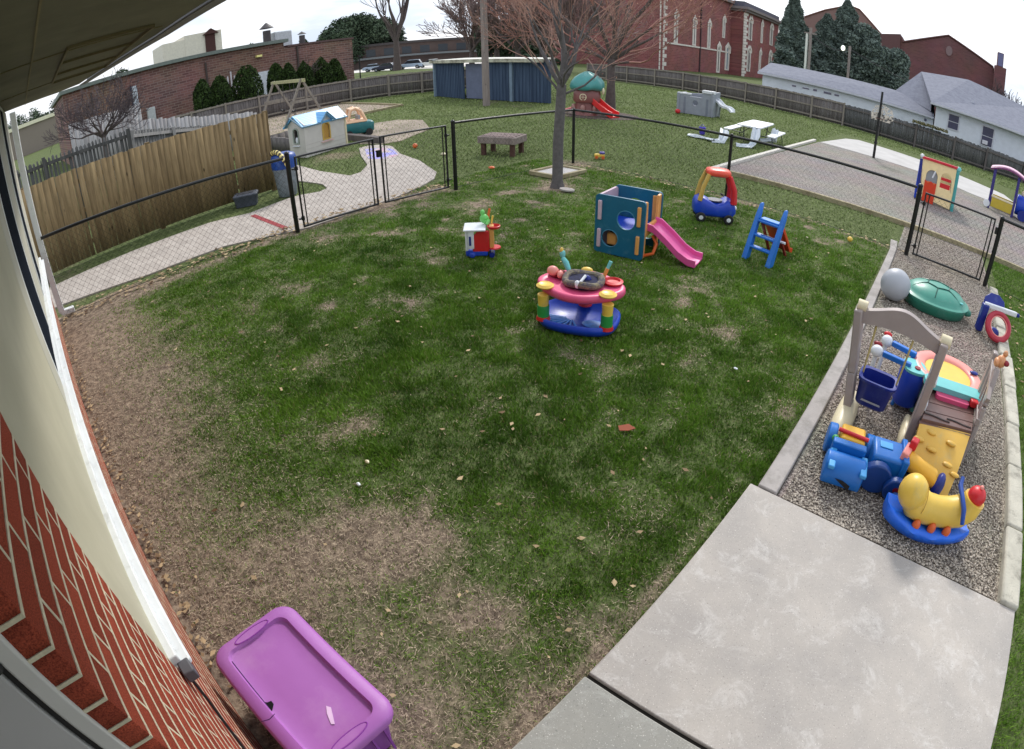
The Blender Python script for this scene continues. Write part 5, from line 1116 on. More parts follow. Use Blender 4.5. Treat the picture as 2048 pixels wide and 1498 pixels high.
# activity desk
t = thing('activity_desk', 'white and red toddler activity desk with a green toy on top', 'activity table', (-4.98, 4.58, 0), R(43))
MB().box(-.02, .26, -.10, .22, .365, .39).build('table_top', P_wht, t, bevel=.012, seg=3); MB().box(0, .035, -.07, .19, .10, .366).build('end_panel', P_wht, t, bevel=.01)
MB().box(.035, .11, -.085, -.055, .13, .364).build('end_panel', P_wht, t, bevel=.008); MB().box(.05, .075, -.092, -.084, .18, .3).build('slot', P_navy, t)
MB().prism([(.09, .08), (.30, .08), (.30, .36), (.16, .36), (.09, .28)], -.02, .02, m=XZ(0, -.04, 0)).box(.10, .30, -.04, .16, .08, .11).build('red_front', P_red, t, bevel=.012)
MB().box(.30, .36, -.05, .05, .12, .42).build('orange_column', P_amber, t, bevel=.012)
MB().lathe([(.03, 0), (.075, .01), (.085, .04), (.075, .045), (.06, .015), (.001, .01)], 20, (.36, .0, .37)).build('red_cup', P_red, t); MB().lathe([(.05, 0), (.085, .015), (.08, .03), (.001, .03)], 20, (.36, .0, .10)).build('red_tray', P_red, t)
MB().ell((.24, .14, .46), (.06, .05, .06), 16, 10).tube([(.24, .1, .42), (.3, .06, .46), (.27, .02, .42)], .02, 8).ell((.22, .15, .54), (.03, .03, .04), 12, 8).build('green_toy', P_lime, t); MB().tube([(.28, .17, .44), (.31, .2, .58)], [.02, .014], 8).build('orange_stalk', P_org, t)
MB().cyl((.33, .06, .42), (.35, .08, .52), .012, 8).build('yellow_stalk', P_yel, t)
MB().box(.0, .28, -.06, .18, .02, .10).cyl((.08, -.08, .04), (.08, .2, .04), .04, 14).build('blue_base', P_blue, t, bevel=.02); MB().cyl((.33, -.06, .035), (.33, .1, .035), .035, 14).build('blue_roller', P_navy, t)
# round activity centre (baby jumper)
t = thing('activity_center', 'pink topped baby activity center on a ribbed blue base', 'baby activity center', (-2.83, 4.05, 0), R(22))
def blob(w, d, n=48, e=2.8, cx=0, cy=0, wob=0): 
    o = []
    for i in range(n):
        a = 2*math.pi*i/n; c, s = math.cos(a), math.sin(a); k = (abs(c)**e+abs(s)**e)**(-1/e)*(1+wob*math.cos(4*a)); o.append((cx+w/2*c*k, cy+d/2*s*k))
    return o
rings = [[(x, y, z) for x, y in blob(w, d)] for w, d, z in ((.66, .48, .01), (.76, .58, .02), (.80, .62, .06), (.80, .62, .10), (.76, .58, .115), (.72, .54, .10), (.62, .44, .05), (.2, .15, .035), (.01, .01, .035))]
MB().loft(rings).build('base', P_blue, t, smooth=60)
rb = MB()
for i in range(9):
    a = R(190+i*12); rb.tube([(-.06+.06*math.cos(a), -.02+.05*math.sin(a), .05), (-.06+.30*math.cos(a), -.02+.2*math.sin(a), .062)], [.008, .014], 6)
rb.build('base_ribs', P_sky, t)
MB().ell((.17, -.08, .052), (.12, .08, .012), 18, 6).build('play_pad', plastic('marble_blue', (90, 140, 220), var=.5), t)
for sx, sy in ((-1, -1), (1, -1), (0, 1)):
    px_, py_ = (.31*sx, -.19) if sy < 0 else (0, .25)
    MB().cyl((px_, py_, .085), (px_, py_, .12), .07, 20, .062).build('foot', P_red, t); MB().cyl((px_, py_, .12), (px_, py_, .235), .058, 20).build('leg', P_grn, t); MB().cyl((px_, py_, .235), (px_, py_, .345), .050, 20, .056).build('leg_top', P_yel, t)
rings = [[(x, y+.03, z) for x, y in blob(w, d, e=2.4, wob=.07)] for w, d, z in ((.70, .52, .34), (.78, .60, .345), (.81, .63, .37), (.80, .62, .41), (.76, .58, .425), (.70, .52, .415), (.44, .40, .405))]
MB().loft(rings).build('tray', P_pink, t, smooth=60)
for sx in (-1, 1): MB().lathe([(.08, 0), (.085, .012), (.06, .03), (.045, .022), (.001, .022)], 24, (.30*sx, -.17, .42)).build('yellow_cap', P_yel, t)
MB().lathe([(.09, 0), (.10, .02), (.07, .03), (.06, .012), (.001, .01)], 22, (.29, .13, .42)).build('red_bowl', P_red, t); MB().lathe([(.08, 0), (.09, .02), (.06, .03), (.05, .012), (.001, .01)], 22, (-.27, .14, .42)).build('pink_bowl', P_mar, t)
MB().ell((-.30, .08, .48), (.06, .05, .05), 14, 8).ell((-.22, .06, .46), (.03, .05, .04), 12, 8).build('toy_cluster', P_salm, t)
M_fab = mat('seat_fabric', (128, 120, 96), rough=.95, var=.5, scale=28, c2=(70, 66, 90), c2s=30, c2t=.52)
MB().tube([(.02+.175*math.cos(a), .03+.165*math.sin(a), .455+.012*math.sin(3*a)) for a in np.linspace(0, 2*math.pi, 32, endpoint=False)], .034, 10, closed=True).build('seat_ring', M_fab, t)
MB().lathe([(.155, .03), (.14, -.06), (.10, -.16), (.001, -.19)], 24, (.02, .03, .43)).build('seat_well', mat('seat_dark', (34, 36, 64), rough=.95, var=.6, scale=20), t)
MB().ell((.05, .04, .44), (.05, .035, .06), 12, 8).build('seat_pad', P_navy, t); MB().cyl((.0, -.12, .45), (.04, .02, .50), .014, 8).ell((0, -.14, .47), (.03, .03, .04), 12, 8).build('white_strap', P_wht, t)
MB().tube([(-.16, .20, .43), (-.21, .23, .52), (-.25, .25, .56)], [.022, .03, .022], 10).ell((-.255, .26, .595), (.03, .028, .045), 12, 8).build('turquoise_stalk', P_turq, t); MB().ell((-.265, .26, .635), (.02, .02, .03), 10, 8).build('stalk_tip', P_yel, t)
MB().tube([(.18, .22, .43), (.21, .23, .52)], [.018, .02], 8).build('amber_stalk', P_amber, t); MB().tube([(.21, .23, .52), (.235, .25, .59)], [.016, .02], 8).build('stalk_tip', P_turq, t)
MB().ell((.0, .26, .46), (.06, .04, .03), 14, 8).build('yellow_knob', P_yel, t)
# exercise ball
tag(MB().ell((-.14, 7.52, .218), (.218, .218, .215), 40, 24).build('exercise_ball', mat('ball_grey', (172, 176, 184), rough=.45, var=.04, scale=3), smooth=60), 'large pale grey exercise ball on the gravel by the kerb', 'ball')
# turtle sandbox
t = thing('turtle_sandbox', 'green covered turtle sandbox beside the grey ball', 'sandbox', (.47, 7.86, 0), R(8))
rings = [[(x, y, z) for x, y in blob(w, d, e=2.2)] for w, d, z in ((.86, .70, .0), (.94, .80, .02), (1.0, .86, .12), (1.02, .88, .15), (1.0, .86, .165))]
MB().loft(rings).build('tub', P_turt, t, smooth=60)
rings = [[(x, y, z) for x, y in blob(w, d, e=2.1)] for w, d, z in ((1.04, .90, .155), (1.05, .91, .175), (1.0, .86, .185), (.93, .79, .19), (.88, .74, .225), (.74, .61, .275), (.5, .42, .315), (.22, .18, .335), (.01, .01, .338))]
MB().loft(rings).build('shell_lid', plastic('turtle_lid', (74, 150, 132)), t, smooth=60)
g = MB(); dz = lambda x, y: .192+.146*max(0, 1-((x/.44)**2+(y/.37)**2))**.62+.010
cen = [(.19*math.cos(R(60*i+20)), .15*math.sin(R(60*i+20))) for i in range(6)]
for i in range(6):
    a, b = cen[i], cen[(i+1) % 6]; g.tube([(a[0]+(b[0]-a[0])*u, a[1]+(b[1]-a[1])*u, dz(a[0]+(b[0]-a[0])*u, a[1]+(b[1]-a[1])*u)) for u in np.linspace(0, 1, 5)], .008, 5)
    o = (a[0]*2.2, a[1]*2.3); g.tube([(a[0]+(o[0]-a[0])*u, a[1]+(o[1]-a[1])*u, dz(a[0]+(o[0]-a[0])*u, a[1]+(o[1]-a[1])*u)) for u in np.linspace(0, 1, 6)], .008, 5)
g.build('shell_grooves', plastic('turtle_dark', (28, 84, 72)), t); MB().ell((.5, -.12, .13), (.07, .07, .05), 14, 8).build('foot', P_turt, t); MB().ell((.36, -.20, .25), (.03, .025, .012), 10, 6).build('lid_knob', P_turq, t)
# toy basketball hoop lying by the kerb
t = thing('toy_basketball_hoop', 'fallen toy basketball hoop with blue backboard and red rim', 'toy hoop', (1.42, 7.62, 0), R(14))
MB().prism([(-.22, 0), (.12, 0), (.11, .08), (.02, .15), (-.12, .15), (-.20, .09)], -.03, .03, m=Matrix.Translation((-.02, .14, .40)) @ Matrix.Rotation(R(52), 4, 'X')).build('backboard', P_navy, t, bevel=.01)
MB().box(-.24, .30, .06, .11, .36, .43).build('white_bar', P_wht, t, bevel=.015, seg=3); MB().box(.30, .35, .065, .105, .37, .42).build('bar_end', P_navy, t, bevel=.01)
MB().box(-.26, -.16, .04, .16, .02, .40).build('side_support', P_navy, t, bevel=.02); k = Matrix.Translation((.02, -.05, .20)) @ Matrix.Rotation(R(50), 4, 'X')
MB().tube([(.175*math.cos(a), .175*math.sin(a), 0) for a in np.linspace(0, 6.283, 36, endpoint=False)], .042, 10, closed=True, m=k).build('rim', plastic('dark_red', (176, 44, 62)), t); MB().tube([(.136*math.cos(a), .136*math.sin(a), .02) for a in np.linspace(0, 6.283, 36, endpoint=False)], .008, 8, closed=True, m=k).build('rim_liner', P_salm, t)
MB().ell((0, .02, .08), (.1, .08, .07), 14, 8).build('ball_catcher', P_navy, t)
# swing and climber set
t = thing('swing_climber', 'taupe toddler swing arch joined to a yellow climbing ramp', 'climber', (0, 0, 0))
M_tp = P_taupe
def board(pts, w, th, up, name, m=M_tp, bevel=.012):
    mb = MB()
    for a, b in zip(pts[:-1], pts[1:]): mb.beam(a, b, w, th, up)
    return mb.build(name, m, t, bevel=bevel)
MB().loft([[(-.15+a, 4.22+b, z) for a, b in blob(w, d, 20, 2.6)] for w, d, z in ((.16, .72, 0), (.19, .78, .03), (.17, .74, .10), (.08, .5, .15))]).build('foot', P_crm, t, smooth=60)
board([(-.145, 4.28, .05), (-.22, 4.27, .45), (-.31, 4.25, .98)], .07, .16, (0, 1, 0), 'left_post'); MB().cyl((-.33, 4.25, 1.0), (-.25, 4.25, 1.0), .045, 14).build('post_cap', P_crm, t)
ar = []
n = 22
top = [(-.32+.76*i/n, .965+.035*math.sin(math.pi*i/n)+.085*math.exp(-((i/n-.5)/.28)**2)*1.0) for i in range(n+1)]; bot = [(-.32+.76*i/n, .86+.05*math.sin(math.pi*i/n)) for i in range(n+1)]
MB().prism(bot+top[::-1], -.035, .035, m=XZ(0, 4.25, 0)).build('arch_beam', M_tp, t, bevel=.012)
board([(.44, 4.24, .98), (.445, 4.26, .05)], .07, .17, (0, 1, 0), 'middle_post'); MB().cyl((.40, 4.25, .98), (.49, 4.25, .98), .05, 14).build('post_cap', P_crm, t)
MB().loft([[(.405+a, 4.36+b, z) for a, b in blob(w, d, 20, 2.6)] for w, d, z in ((.07, .46, 0), (.09, .5, .03), (.08, .48, .09), (.04, .3, .13))]).build('foot', P_crm, t, smooth=60)
board([(.46, 4.30, .62), (.47, 4.86, .05)], .05, .09, (0, 1, 0), 'rear_leg')
# side lattice rail along the platform, left
for x, yA, yB, nm in ((.475, 4.22, 4.72, 'side_rail'), (.99, 4.36, 4.9, 'side_rail')):
    mb = MB(); mb.beam((x, yA, .62), (x+.01, yB, .78), .04, .05).beam((x, yA+.02, .40), (x+.01, yB, .40), .04, .06)
    for i in range(4): y = yA+.08+(yB-yA-.12)*i/3; mb.beam((x, y, .40), (x, y+.04, .66+.03*i), .022, .03)
    mb.build(nm, P_wht if x < .6 else M_tp, t, bevel=.005)
board([(1.0, 4.38, .0), (1.005, 4.46, .52), (1.01, 4.62, .80)], .05, .10, (0, 1, 0), 'right_post'); board([(.99, 4.86, .0), (1.0, 4.88, .84)], .05, .09, (0, 1, 0), 'right_post')
dk = MB(); A_, B_, C_, D_ = (.48, 4.13), (.96, 4.28), (.99, 4.86), (.52, 4.74)
for i in range(4):
    u0, u1 = i/4, (i+1)/4-.02; L2 = lambda p, q, u: (p[0]+(q[0]-p[0])*u, p[1]+(q[1]-p[1])*u)
    dk.prism([L2(A_, D_, u0), L2(B_, C_, u0), L2(B_, C_, u1), L2(A_, D_, u1)], .33, .362)
dk.build('deck', P_brn, t, bevel=.005)
MB().prism([(.47, 4.10), (.97, 4.255), (.96, 4.29), (.465, 4.135)], .27, .335).build('deck_edge', P_brn, t, bevel=.006)
for u in (.28, .72): MB().tube([(.48+.48*u-.12+.24*k/6, 4.18+.15*u+.03*(k/6)+.006*math.sin(k), .366) for k in range(7)], .008, 6).build('slot_groove', plastic('groove_dark', (60, 44, 40)), t)
# climbing ramp
rp = MB(); nx_, ny_ = 8, 8; rs = np.random.default_rng(3)
a0, a1, b0, b1 = Vector((.475, 4.12, .33)), Vector((.955, 4.27, .33)), Vector((.50, 3.76, .0)), Vector((.915, 3.74, .0))
G_ = []
for j in range(ny_+1):
    v = j/ny_
    for i in range(nx_+1):
        u = i/nx_; p = (a0.lerp(a1, u)).lerp(b0.lerp(b1, u), v); p.z += .07*math.sin(math.pi*v)*(1 if 0 < i < nx_ else .7)+.03*math.sin(v*9+u*2)*.3; G_.append(tuple(p))
idx_ = lambda i, j: j*(nx_+1)+i
Fq = [(idx_(i, j), idx_(i+1, j), idx_(i+1, j+1), idx_(i, j+1)) for i in range(nx_) for j in range(ny_)]
Gb = [(x, y+.02, max(z-.05, 0)) for x, y, z in G_]; o = len(G_)
Fb = [tuple(k+o for k in f[::-1]) for f in Fq]; Fe = []
for i in range(nx_): Fe += [(idx_(i, 0), idx_(i, 0)+o, idx_(i+1, 0)+o, idx_(i+1, 0)), (idx_(i+1, ny_), idx_(i+1, ny_)+o, idx_(i, ny_)+o, idx_(i, ny_))]
for j in range(ny_): Fe += [(idx_(0, j+1), idx_(0, j+1)+o, idx_(0, j)+o, idx_(0, j)), (idx_(nx_, j), idx_(nx_, j)+o, idx_(nx_, j+1)+o, idx_(nx_, j+1))]
rp.add(G_+Gb, Fq+Fb+Fe); P_ramp = plastic('ramp_yellow', (222, 178, 78)); rp.build('climbing_ramp', P_ramp, t, smooth=60)
for u, v in ((.25, .2), (.68, .3), (.35, .5), (.75, .62), (.25, .78), (.62, .86), (.06, .4), (.95, .7)):
    p = (a0.lerp(a1, u)).lerp(b0.lerp(b1, u), v); p.z += .07*math.sin(math.pi*v)+.005; MB().ell(tuple(p), (.05, .028, .018), 12, 6).build('foothold', P_ramp, t, smooth=60)
MB().ell((1.03, 4.66, .86), (.05, .045, .055), 14, 10).ell((1.05, 4.68, .93), (.025, .022, .03), 10, 8).ell((.99, 4.64, .85), (.028, .05, .04), 10, 8).build('squirrel_figure', plastic('tan', (214, 150, 104)), t); MB().ell((1.08, 4.64, .87), (.03, .03, .025), 10, 8).build('dark_knob', P_mar, t)
# bucket swing
sw = MB(); SWX, SWY = .02, 4.30
rings = [[(SWX+a, SWY+b, z) for a, b in blob(w, d, 28, 5)] for w, d, z in ((.25, .18, .205), (.28, .21, .225), (.32, .24, .42), (.35, .27, .43), (.35, .27, .455), (.29, .21, .45), (.27, .19, .36), (.2, .15, .27))]
sw.loft(rings).build('swing_seat', P_navy, t, smooth=60); MB().prism([(-.09, 0), (.09, 0), (.085, .016), (-.085, .016)], 0, .004, m=XZ(SWX, SWY-.128, .27)).build('seat_slot', P_gry, t)
for sx in (-.15, .16): MB().tube([(SWX+sx, SWY, .44), (SWX+sx*1.05, 4.25, .88)], .009, 8).build('swing_rope', mat('rope_yellow', (196, 180, 120), rough=.9), t)
# scooter bars / push toy and ring walker behind
t = thing('baby_walker', 'pink ringed baby walker with yellow seat and turquoise tray behind the ramp', 'baby walker', (.66, 5.05, 0), R(12))
rings = [[(x, y, z) for x, y in blob(w, d, 40, 2.2)] for w, d, z in ((.70, .66, .34), (.76, .72, .36), (.76, .72, .41), (.70, .66, .43), (.54, .50, .42), (.50, .46, .40), (.48, .44, .34))]
MB().loft(rings, cap=False).build('ring', P_salm, t, smooth=60); MB().lathe([(.25, .40), (.24, .25), (.2, .14), (.001, .12)], 28).build('seat', P_yel, t)
tr_ = [(x, y-.32) for x, y in rrect(.62, .18, .07, 6)]
MB().prism(tr_, .40, .45).build('tray', P_turq, t, bevel=.012, seg=3); MB().prism(rrect(.34, .09, .03, 5, -.02, -.44), .36, .40).build('tray_step', P_pink, t, bevel=.01); MB().box(.16, .24, -.47, -.40, .38, .44).build('red_button', P_red, t, bevel=.01)
rings = [[(-.38+a, -.12+b, z) for a, b in blob(w, d, 24, 3)] for w, d, z in ((.18, .22, .05), (.24, .28, .08), (.25, .29, .36), (.22, .26, .40))]
MB().loft(rings).build('side_pod', P_blue, t, smooth=60); MB().prism([(x-.38, y-.12) for x, y in blob(.23, .27, 24, 3)], .40, .425).build('pod_top', P_turq, t, bevel=.006); MB().cyl((-.36, -.16, .426), (-.36, -.16, .436), .03, 14).build('pod_button', P_mar, t)
for a in (30, 150, 270, 210): MB().cyl((.3*math.cos(R(a)), .3*math.sin(R(a)), 0), (.3*math.cos(R(a)), .3*math.sin(R(a)), .35), .025, 10).build('leg', P_turq, t)
MB().ell((.3, .1, .44), (.05, .03, .015), 12, 6).build('ring_button', P_navy, t)
for (x, y, z, bx, by, bz, lb, rc) in ((-.02, 5.10, .44, .30, 5.04, .44, 'upper blue bar toy with a white ball and red cap behind the swing', P_red), (-.08, 4.80, .44, .27, 4.80, .43, 'lower blue bar toy with a white end and red bow behind the swing', P_mar)):
    t2 = thing('bar_toy', lb, 'baby toy')
    MB().beam((x+.06, y, z), (bx, by, bz), .05, .05).cyl((bx-.03, by, bz), (bx-.04, by, 0), .02, 8).build('bar', P_azure, t2, bevel=.01); MB().ell((x, y, z), (.06, .055, .055), 18, 12).cyl((x, y, 0), (x, y, z), .02, 8).build('white_ball', P_wht, t2); MB().ell((x-.01, y+.05, z+.045), (.045, .025, .025), 12, 8).build('cap', rc, t2)
# yellow caterpillar rocker
t = thing('caterpillar_rocker', 'yellow caterpillar rocking toy on a blue boat shaped base', 'rocking toy', (.765, 3.31, 0), R(17)); t.scale = (.86, .9, .95)
rings = []
for u in np.linspace(0, 1, 17):
    x = -.43+.83*u; lift = .10*((.5-u)/.5)**2 if u < .5 else .03*((u-.5)/.5)**2; w = .19*math.sin(math.pi*(.08+.86*u))**.55; sc_ = .008*math.sin(u*26)
    rings.append([(x, -w-sc_, .10+lift), (x, -w*.8, .02+lift*.9), (x, 0, .0+lift*.9), (x, w*.8, .02+lift*.9), (x, w+sc_, .10+lift), (x, w*.86, .125+lift), (x, 0, .10+lift), (x, -w*.86, .125+lift)])
MB().loft(rings).build('rocker_base', plastic('rocker_blue', (34, 112, 240)), t, smooth=70)
pts = [(-.26, 0, .34), (-.25, 0, .30), (-.20, 0, .26), (-.10, 0, .22), (.02, 0, .215), (.14, 0, .228), (.24, 0, .262), (.30, 0, .32), (.315, 0, .40)]
MB().tube(pts, [.05, .10, .128, .122, .118, .122, .126, .118, .105], 24).build('body', P_yel, t, smooth=70); MB().ell((-.265, 0, .335), (.125, .135, .135), 28, 18).build('rear_hump', P_yel, t, smooth=70)
MB().tube([(-.165+.0, .128*math.cos(a), .29+.128*math.sin(a)) for a in np.linspace(0, 6.283, 30, endpoint=False)], .003, 5, closed=True).build('seam', plastic('seam_yellow', (190, 150, 60)), t)
for i, x in enumerate((-.15, .0, .15)):
    for sy in (-1, 1): MB().ell((x, sy*.125, .145), (.038, .03, .052), 14, 10, m=None).build('foot', P_org, t)
MB().ell((.315, 0, .425), (.085, .085, .075), 20, 12).build('red_cap', P_red, t); MB().ell((.32, 0, .505), (.02, .02, .018), 10, 6).build('cap_tip', P_salm, t)
MB().tube([(.20, -.20, .30), (.19, -.12, .37), (.18, 0, .40), (.19, .12, .40), (.21, .18, .43)], [.018, .022, .02, .022, .018], 10).build('handlebar', plastic('bar_blue', (24, 72, 160)), t)
MB().ell((.39, .0, .29), (.02, .03, .03), 10, 8).build('nose', P_red, t)
# blue ride-on pieces
P_bl2 = plastic('toy_blue', (20, 110, 196))
t = thing('ride_on_truck', 'blue ride on truck with a rounded body and yellow loader', 'ride-on toy', (.03, 3.42, 0), R(10)); t.scale = (1, 1, .9)
rings = [[(x, .125*math.cos(a)*k, .10+.155*max(math.sin(a), -.3)*k) for a in np.linspace(-.3, math.pi+.3, 16)] for x, k in ((-.17, .92), (-.16, 1), (.13, 1), (.14, .92))]
MB().loft(rings).build('body', P_bl2, t, bevel=.006, smooth=50); MB().box(-.15, .12, .09, .16, .14, .29).build('body_rim', P_bl2, t, bevel=.01)
for x in (-.15, .10): MB().box(x, x+.05, -.13, .09, .20, .235).build('body_clip', plastic('clip_blue', (70, 160, 225)), t, bevel=.008)
MB().prism([(-.07, 0), (.06, -.08), (.06, -.03), (-.01, 0)], 0, .002, m=XZ(0, -.128, .13)).build('vent', P_tyre, t)
for x in (-.15, .17):
    MB().cyl((x-.035, .34, .13), (x+.035, .34, .13), .125, 24).build('wheel', P_bl2, t, bevel=.012)
MB().box(-.09, .11, .2, .40, .08, .27).build('loader', plastic('loader_yellow', (240, 184, 60)), t, bevel=.02); MB().tube([(-.12, .27, .285), (.13, .24, .285)], .018, 10).build('red_bar', P_red, t); MB().ell((-.13, .2, .24), (.03, .03, .03), 10, 8).build('green_knob', P_grn, t)
t = thing('ride_on_wagon', 'blue toy wagon with big round front wheels next to the yellow piece', 'ride-on toy', (.33, 3.55, 0), R(12))
MB().box(-.14, .13, .0, .26, .05, .27).build('body', P_bl2, t, bevel=.025, seg=3); MB().box(-.09, .02, .12, .2, .27, .278).build('top_panel', plastic('clip_blue', (70, 160, 225)), t, bevel=.004); MB().box(.10, .15, -.02, .28, .06, .30).build('backrest', P_bl2, t, bevel=.012)
dw = plastic('wheel_blue', (18, 66, 140))
MB().cyl((-.07, -.085, .125), (-.07, -.01, .125), .125, 28).build('wheel', dw, t, bevel=.012); MB().cyl((.10, -.13, .10), (.10, -.06, .10), .10, 28).build('wheel', dw, t, bevel=.012); MB().cyl((.12, -.24, .068), (.12, -.16, .068), .068, 24).build('small_wheel', dw, t, bevel=.01); MB().beam((.1, -.1, .07), (.25, -.16, .07), .08, .08).build('tow_arm', dw, t, bevel=.01)
MB().cyl((.10, -.132, .12), (.10, -.128, .12), .025, 14).build('wheel_badge', P_mar, t)
t = thing('toy_loader', 'yellow curved toy piece with a red handle between the wagon and ramp', 'toy', (.60, 3.66, .05), R(-10))
rings = [[(x, .07*math.cos(a), z+.075*math.sin(a)*h) for a in np.linspace(0, 6.283, 16, endpoint=False)] for x, z, h in ((-.15, .20, .7), (-.13, .195, 1), (-.02, .175, 1), (.10, .165, 1), (.14, .16, .7))]
MB().loft(rings).build('body', plastic('loader_yellow', (240, 184, 60)), t, smooth=60); MB().box(-.20, -.14, -.08, .09, .10, .28).build('end_plate', P_salm, t, bevel=.01); MB().box(-.18, -.12, .02, .10, .26, .34).build('red_handle', P_red, t, bevel=.01)
MB().ell((.17, 0, .13), (.05, .10, .11), 16, 10).build('blue_end', P_navy, t); MB().box(-.12, .12, -.07, .07, .03, .12).build('chassis', P_tyre, t, bevel=.01)
# ------------------------------------------------------------------ things beyond the black fence
# trash can with blue lid
t = thing('trash_can', 'grey wheeled trash can with a blue hood at the end of the golden fence', 'trash can', (-10.72, 4.93, 0), R(10))
M_can = mat('can_grey', (128, 138, 146), rough=.6, var=.18, scale=7, c2=(104, 112, 116), c2s=9, c2t=.55)
MB().lathe([(.19, 0), (.20, .02), (.245, .52), (.25, .56), (.262, .565), (.262, .60), (.25, .61)], 28).build('can_body', M_can, t, smooth=50)
MB().lathe([(.268, .60), (.272, .64), (.27, .80), (.24, .88), (.15, .92), (.001, .93)], 28).build('hood', plastic('hood_blue', (26, 70, 148)), t, smooth=50)
tp = [(-.12+.46*u, -.20+.05*u, .93+.07*math.sin(math.pi*u)-.24*u*u) for u in np.linspace(0, 1, 15)]
sp_ = MB(); sp2 = MB()
for i in range(14):
    (sp_ if i % 2 else sp2).tube([tp[i], tp[i+1]], .05, 10)
tt = thing('foam_tube', 'yellow and black striped tube lying over the blue trash can hood', 'foam tube', (-10.72, 4.93, 0), R(10))
sp_.build('tube', plastic('tube_yellow', (240, 222, 140)), tt); sp2.build('stripes', plastic('tube_dark', (70, 56, 50)), tt)
t = thing('storage_box', 'low grey box with dark lid on the grass at the foot of the golden fence', 'box', (-10.98, 4.08, 0), R(60))
MB().loft([[(x, y, z) for x, y in rrect(w, d, .03)] for w, d, z in ((.44, .28, 0), (.50, .33, .2), (.52, .35, .21), (.52, .35, .24), (.46, .3, .26))]).build('body', mat('box_slate', (74, 80, 92), rough=.6, var=.2, scale=5), t, smooth=50)
MB().prism(rrect(.36, .2, .03), .261, .267).build('lid_recess', mat('box_dark', (48, 50, 58), rough=.7), t)
# play house with blue roof
PH = (-14.75, 7.28); t = thing('play_house', 'cream plastic play house with a bright blue shingle roof', 'play house', (-15.2, 7.25, 0), 0)
A0, B0, C0 = Vector((0, 0)), Vector((.75, .15)), Vector((.30, 1.78))
def wl(a, b, h, holes, gable=None, nm='wall', lbl=None):
    d = (b-a); ln = d.length; k = Matrix.Translation((a.x, a.y, 0)) @ Matrix.Rotation(math.atan2(d.y, d.x), 4, 'Z') @ Matrix.Rotation(R(90), 4, 'X')
    prof = [(0, 0), (ln, 0), (ln, h)]+([(g[0]*ln, g[1]) for g in gable] if gable else [])+[(0, h)]
    return MB().prism(prof, -.05, .0, holes=[q[::-1] for q in holes], m=k).build(nm, P_house, t, smooth=0), k, ln
P_house = mat('house_cream', (206, 202, 196), rough=.55, var=.05, scale=4)
archp = lambda cx, z0, z1, w: [(cx-w, z0), (cx+w, z0), (cx+w, z1-w)]+[(cx+w*math.cos(a), z1-w+w*math.sin(a)) for a in np.linspace(.25, math.pi-.25, 8)]+[(cx-w, z1-w)]
o, k1, l1 = wl(A0, B0, .95, [archp(.36, .42, .86, .12)], gable=[(.5, 1.20)])
o, k2, l2 = wl(B0, C0, .95, [archp(.86, .38, .88, .15)], gable=[(.74, .92), (.52, 1.17), (.32, .92)])
wl(C0, Vector((-.45, 1.62)), .95, [], gable=[(.5, 1.20)]); wl(Vector((-.45, 1.62)), A0, .95, [])
MB().prism(archp(.86, .36, .90, .17), 0, .02, holes=[archp(.86, .40, .86, .13)[::-1]], m=k2).build('window_frame', P_mus, t, smooth=0)
MB().prism(archp(.86, .38, .88, .145), -.045, -.03, m=k2).build('window_shutter', plastic('shutter_tan', (190, 146, 70)), t, smooth=0)
MB().prism(archp(.36, .40, .88, .14), 0, .02, holes=[archp(.36, .44, .84, .10)[::-1]], m=k1).build('window_frame', mat('frame_green', (150, 160, 150), rough=.6), t, smooth=0)
MB().ell((.36, .50, -.02), (.06, .10, .03), 12, 8, m=k1).build('window_toy', P_wht, t)
MB().box(.62, 1.10, .30, .33, 0, .06, m=k2).build('sill', plastic('sill_pink', (214, 180, 176)), t); MB().box(.2, .5, .33, .355, 0, .05, m=k1).build('sill', P_wht, t)
for z in (.12, .24, .36): MB().box(0.01, l2, z-.004, z+.004, 0, .006, m=k2).build('siding_groove', mat('groove_cream', (182, 176, 172), rough=.7), t, smooth=0)
MB().box(l2-.03, l2+.02, 0, .95, -.02, .03, m=k2).build('corner_trim', P_crm, t)
roofm = bpy.data.materials.new('roof_blue'); roofm.use_nodes = True; _N = roofm.node_tree.nodes; _L = roofm.node_tree.links; _p = _N['Principled BSDF']; _p.inputs['Roughness'].default_value = .4
_g = _N.new('ShaderNodeNewGeometry'); _m = _N.new('ShaderNodeMapping'); _m.inputs['Scale'].default_value = (1, 1, 22); _w = _N.new('ShaderNodeTexWave'); _w.bands_direction = 'Z'; _w.inputs['Scale'].default_value = .35; _w.inputs['Distortion'].default_value = .4
_L.new(_g.outputs['Position'], _m.inputs[0]); _L.new(_m.outputs[0], _w.inputs['Vector']); _c = _N.new('ShaderNodeValToRGB'); _c.color_ramp.elements[0].color = (*lin((70, 140, 205)), 1); _c.color_ramp.elements[1].color = (*lin((130, 196, 238)), 1); _c.color_ramp.elements[0].position = .1; _c.color_ramp.elements[1].position = .35
_L.new(_w.outputs['Fac'], _c.inputs[0]); _L.new(_c.outputs[0], _p.inputs['Base Color'])
def slab4(mb, a, b, c, d, th=.04):
    a, b, c, d = map(Vector, (a, b, c, d)); n = (b-a).cross(d-a).normalized()*th
    return mb.add([a, b, c, d, a-n, b-n, c-n, d-n], [(0, 1, 2, 3), (7, 6, 5, 4), (0, 4, 5, 1), (1, 5, 6, 2), (2, 6, 7, 3), (3, 7, 4, 0)])
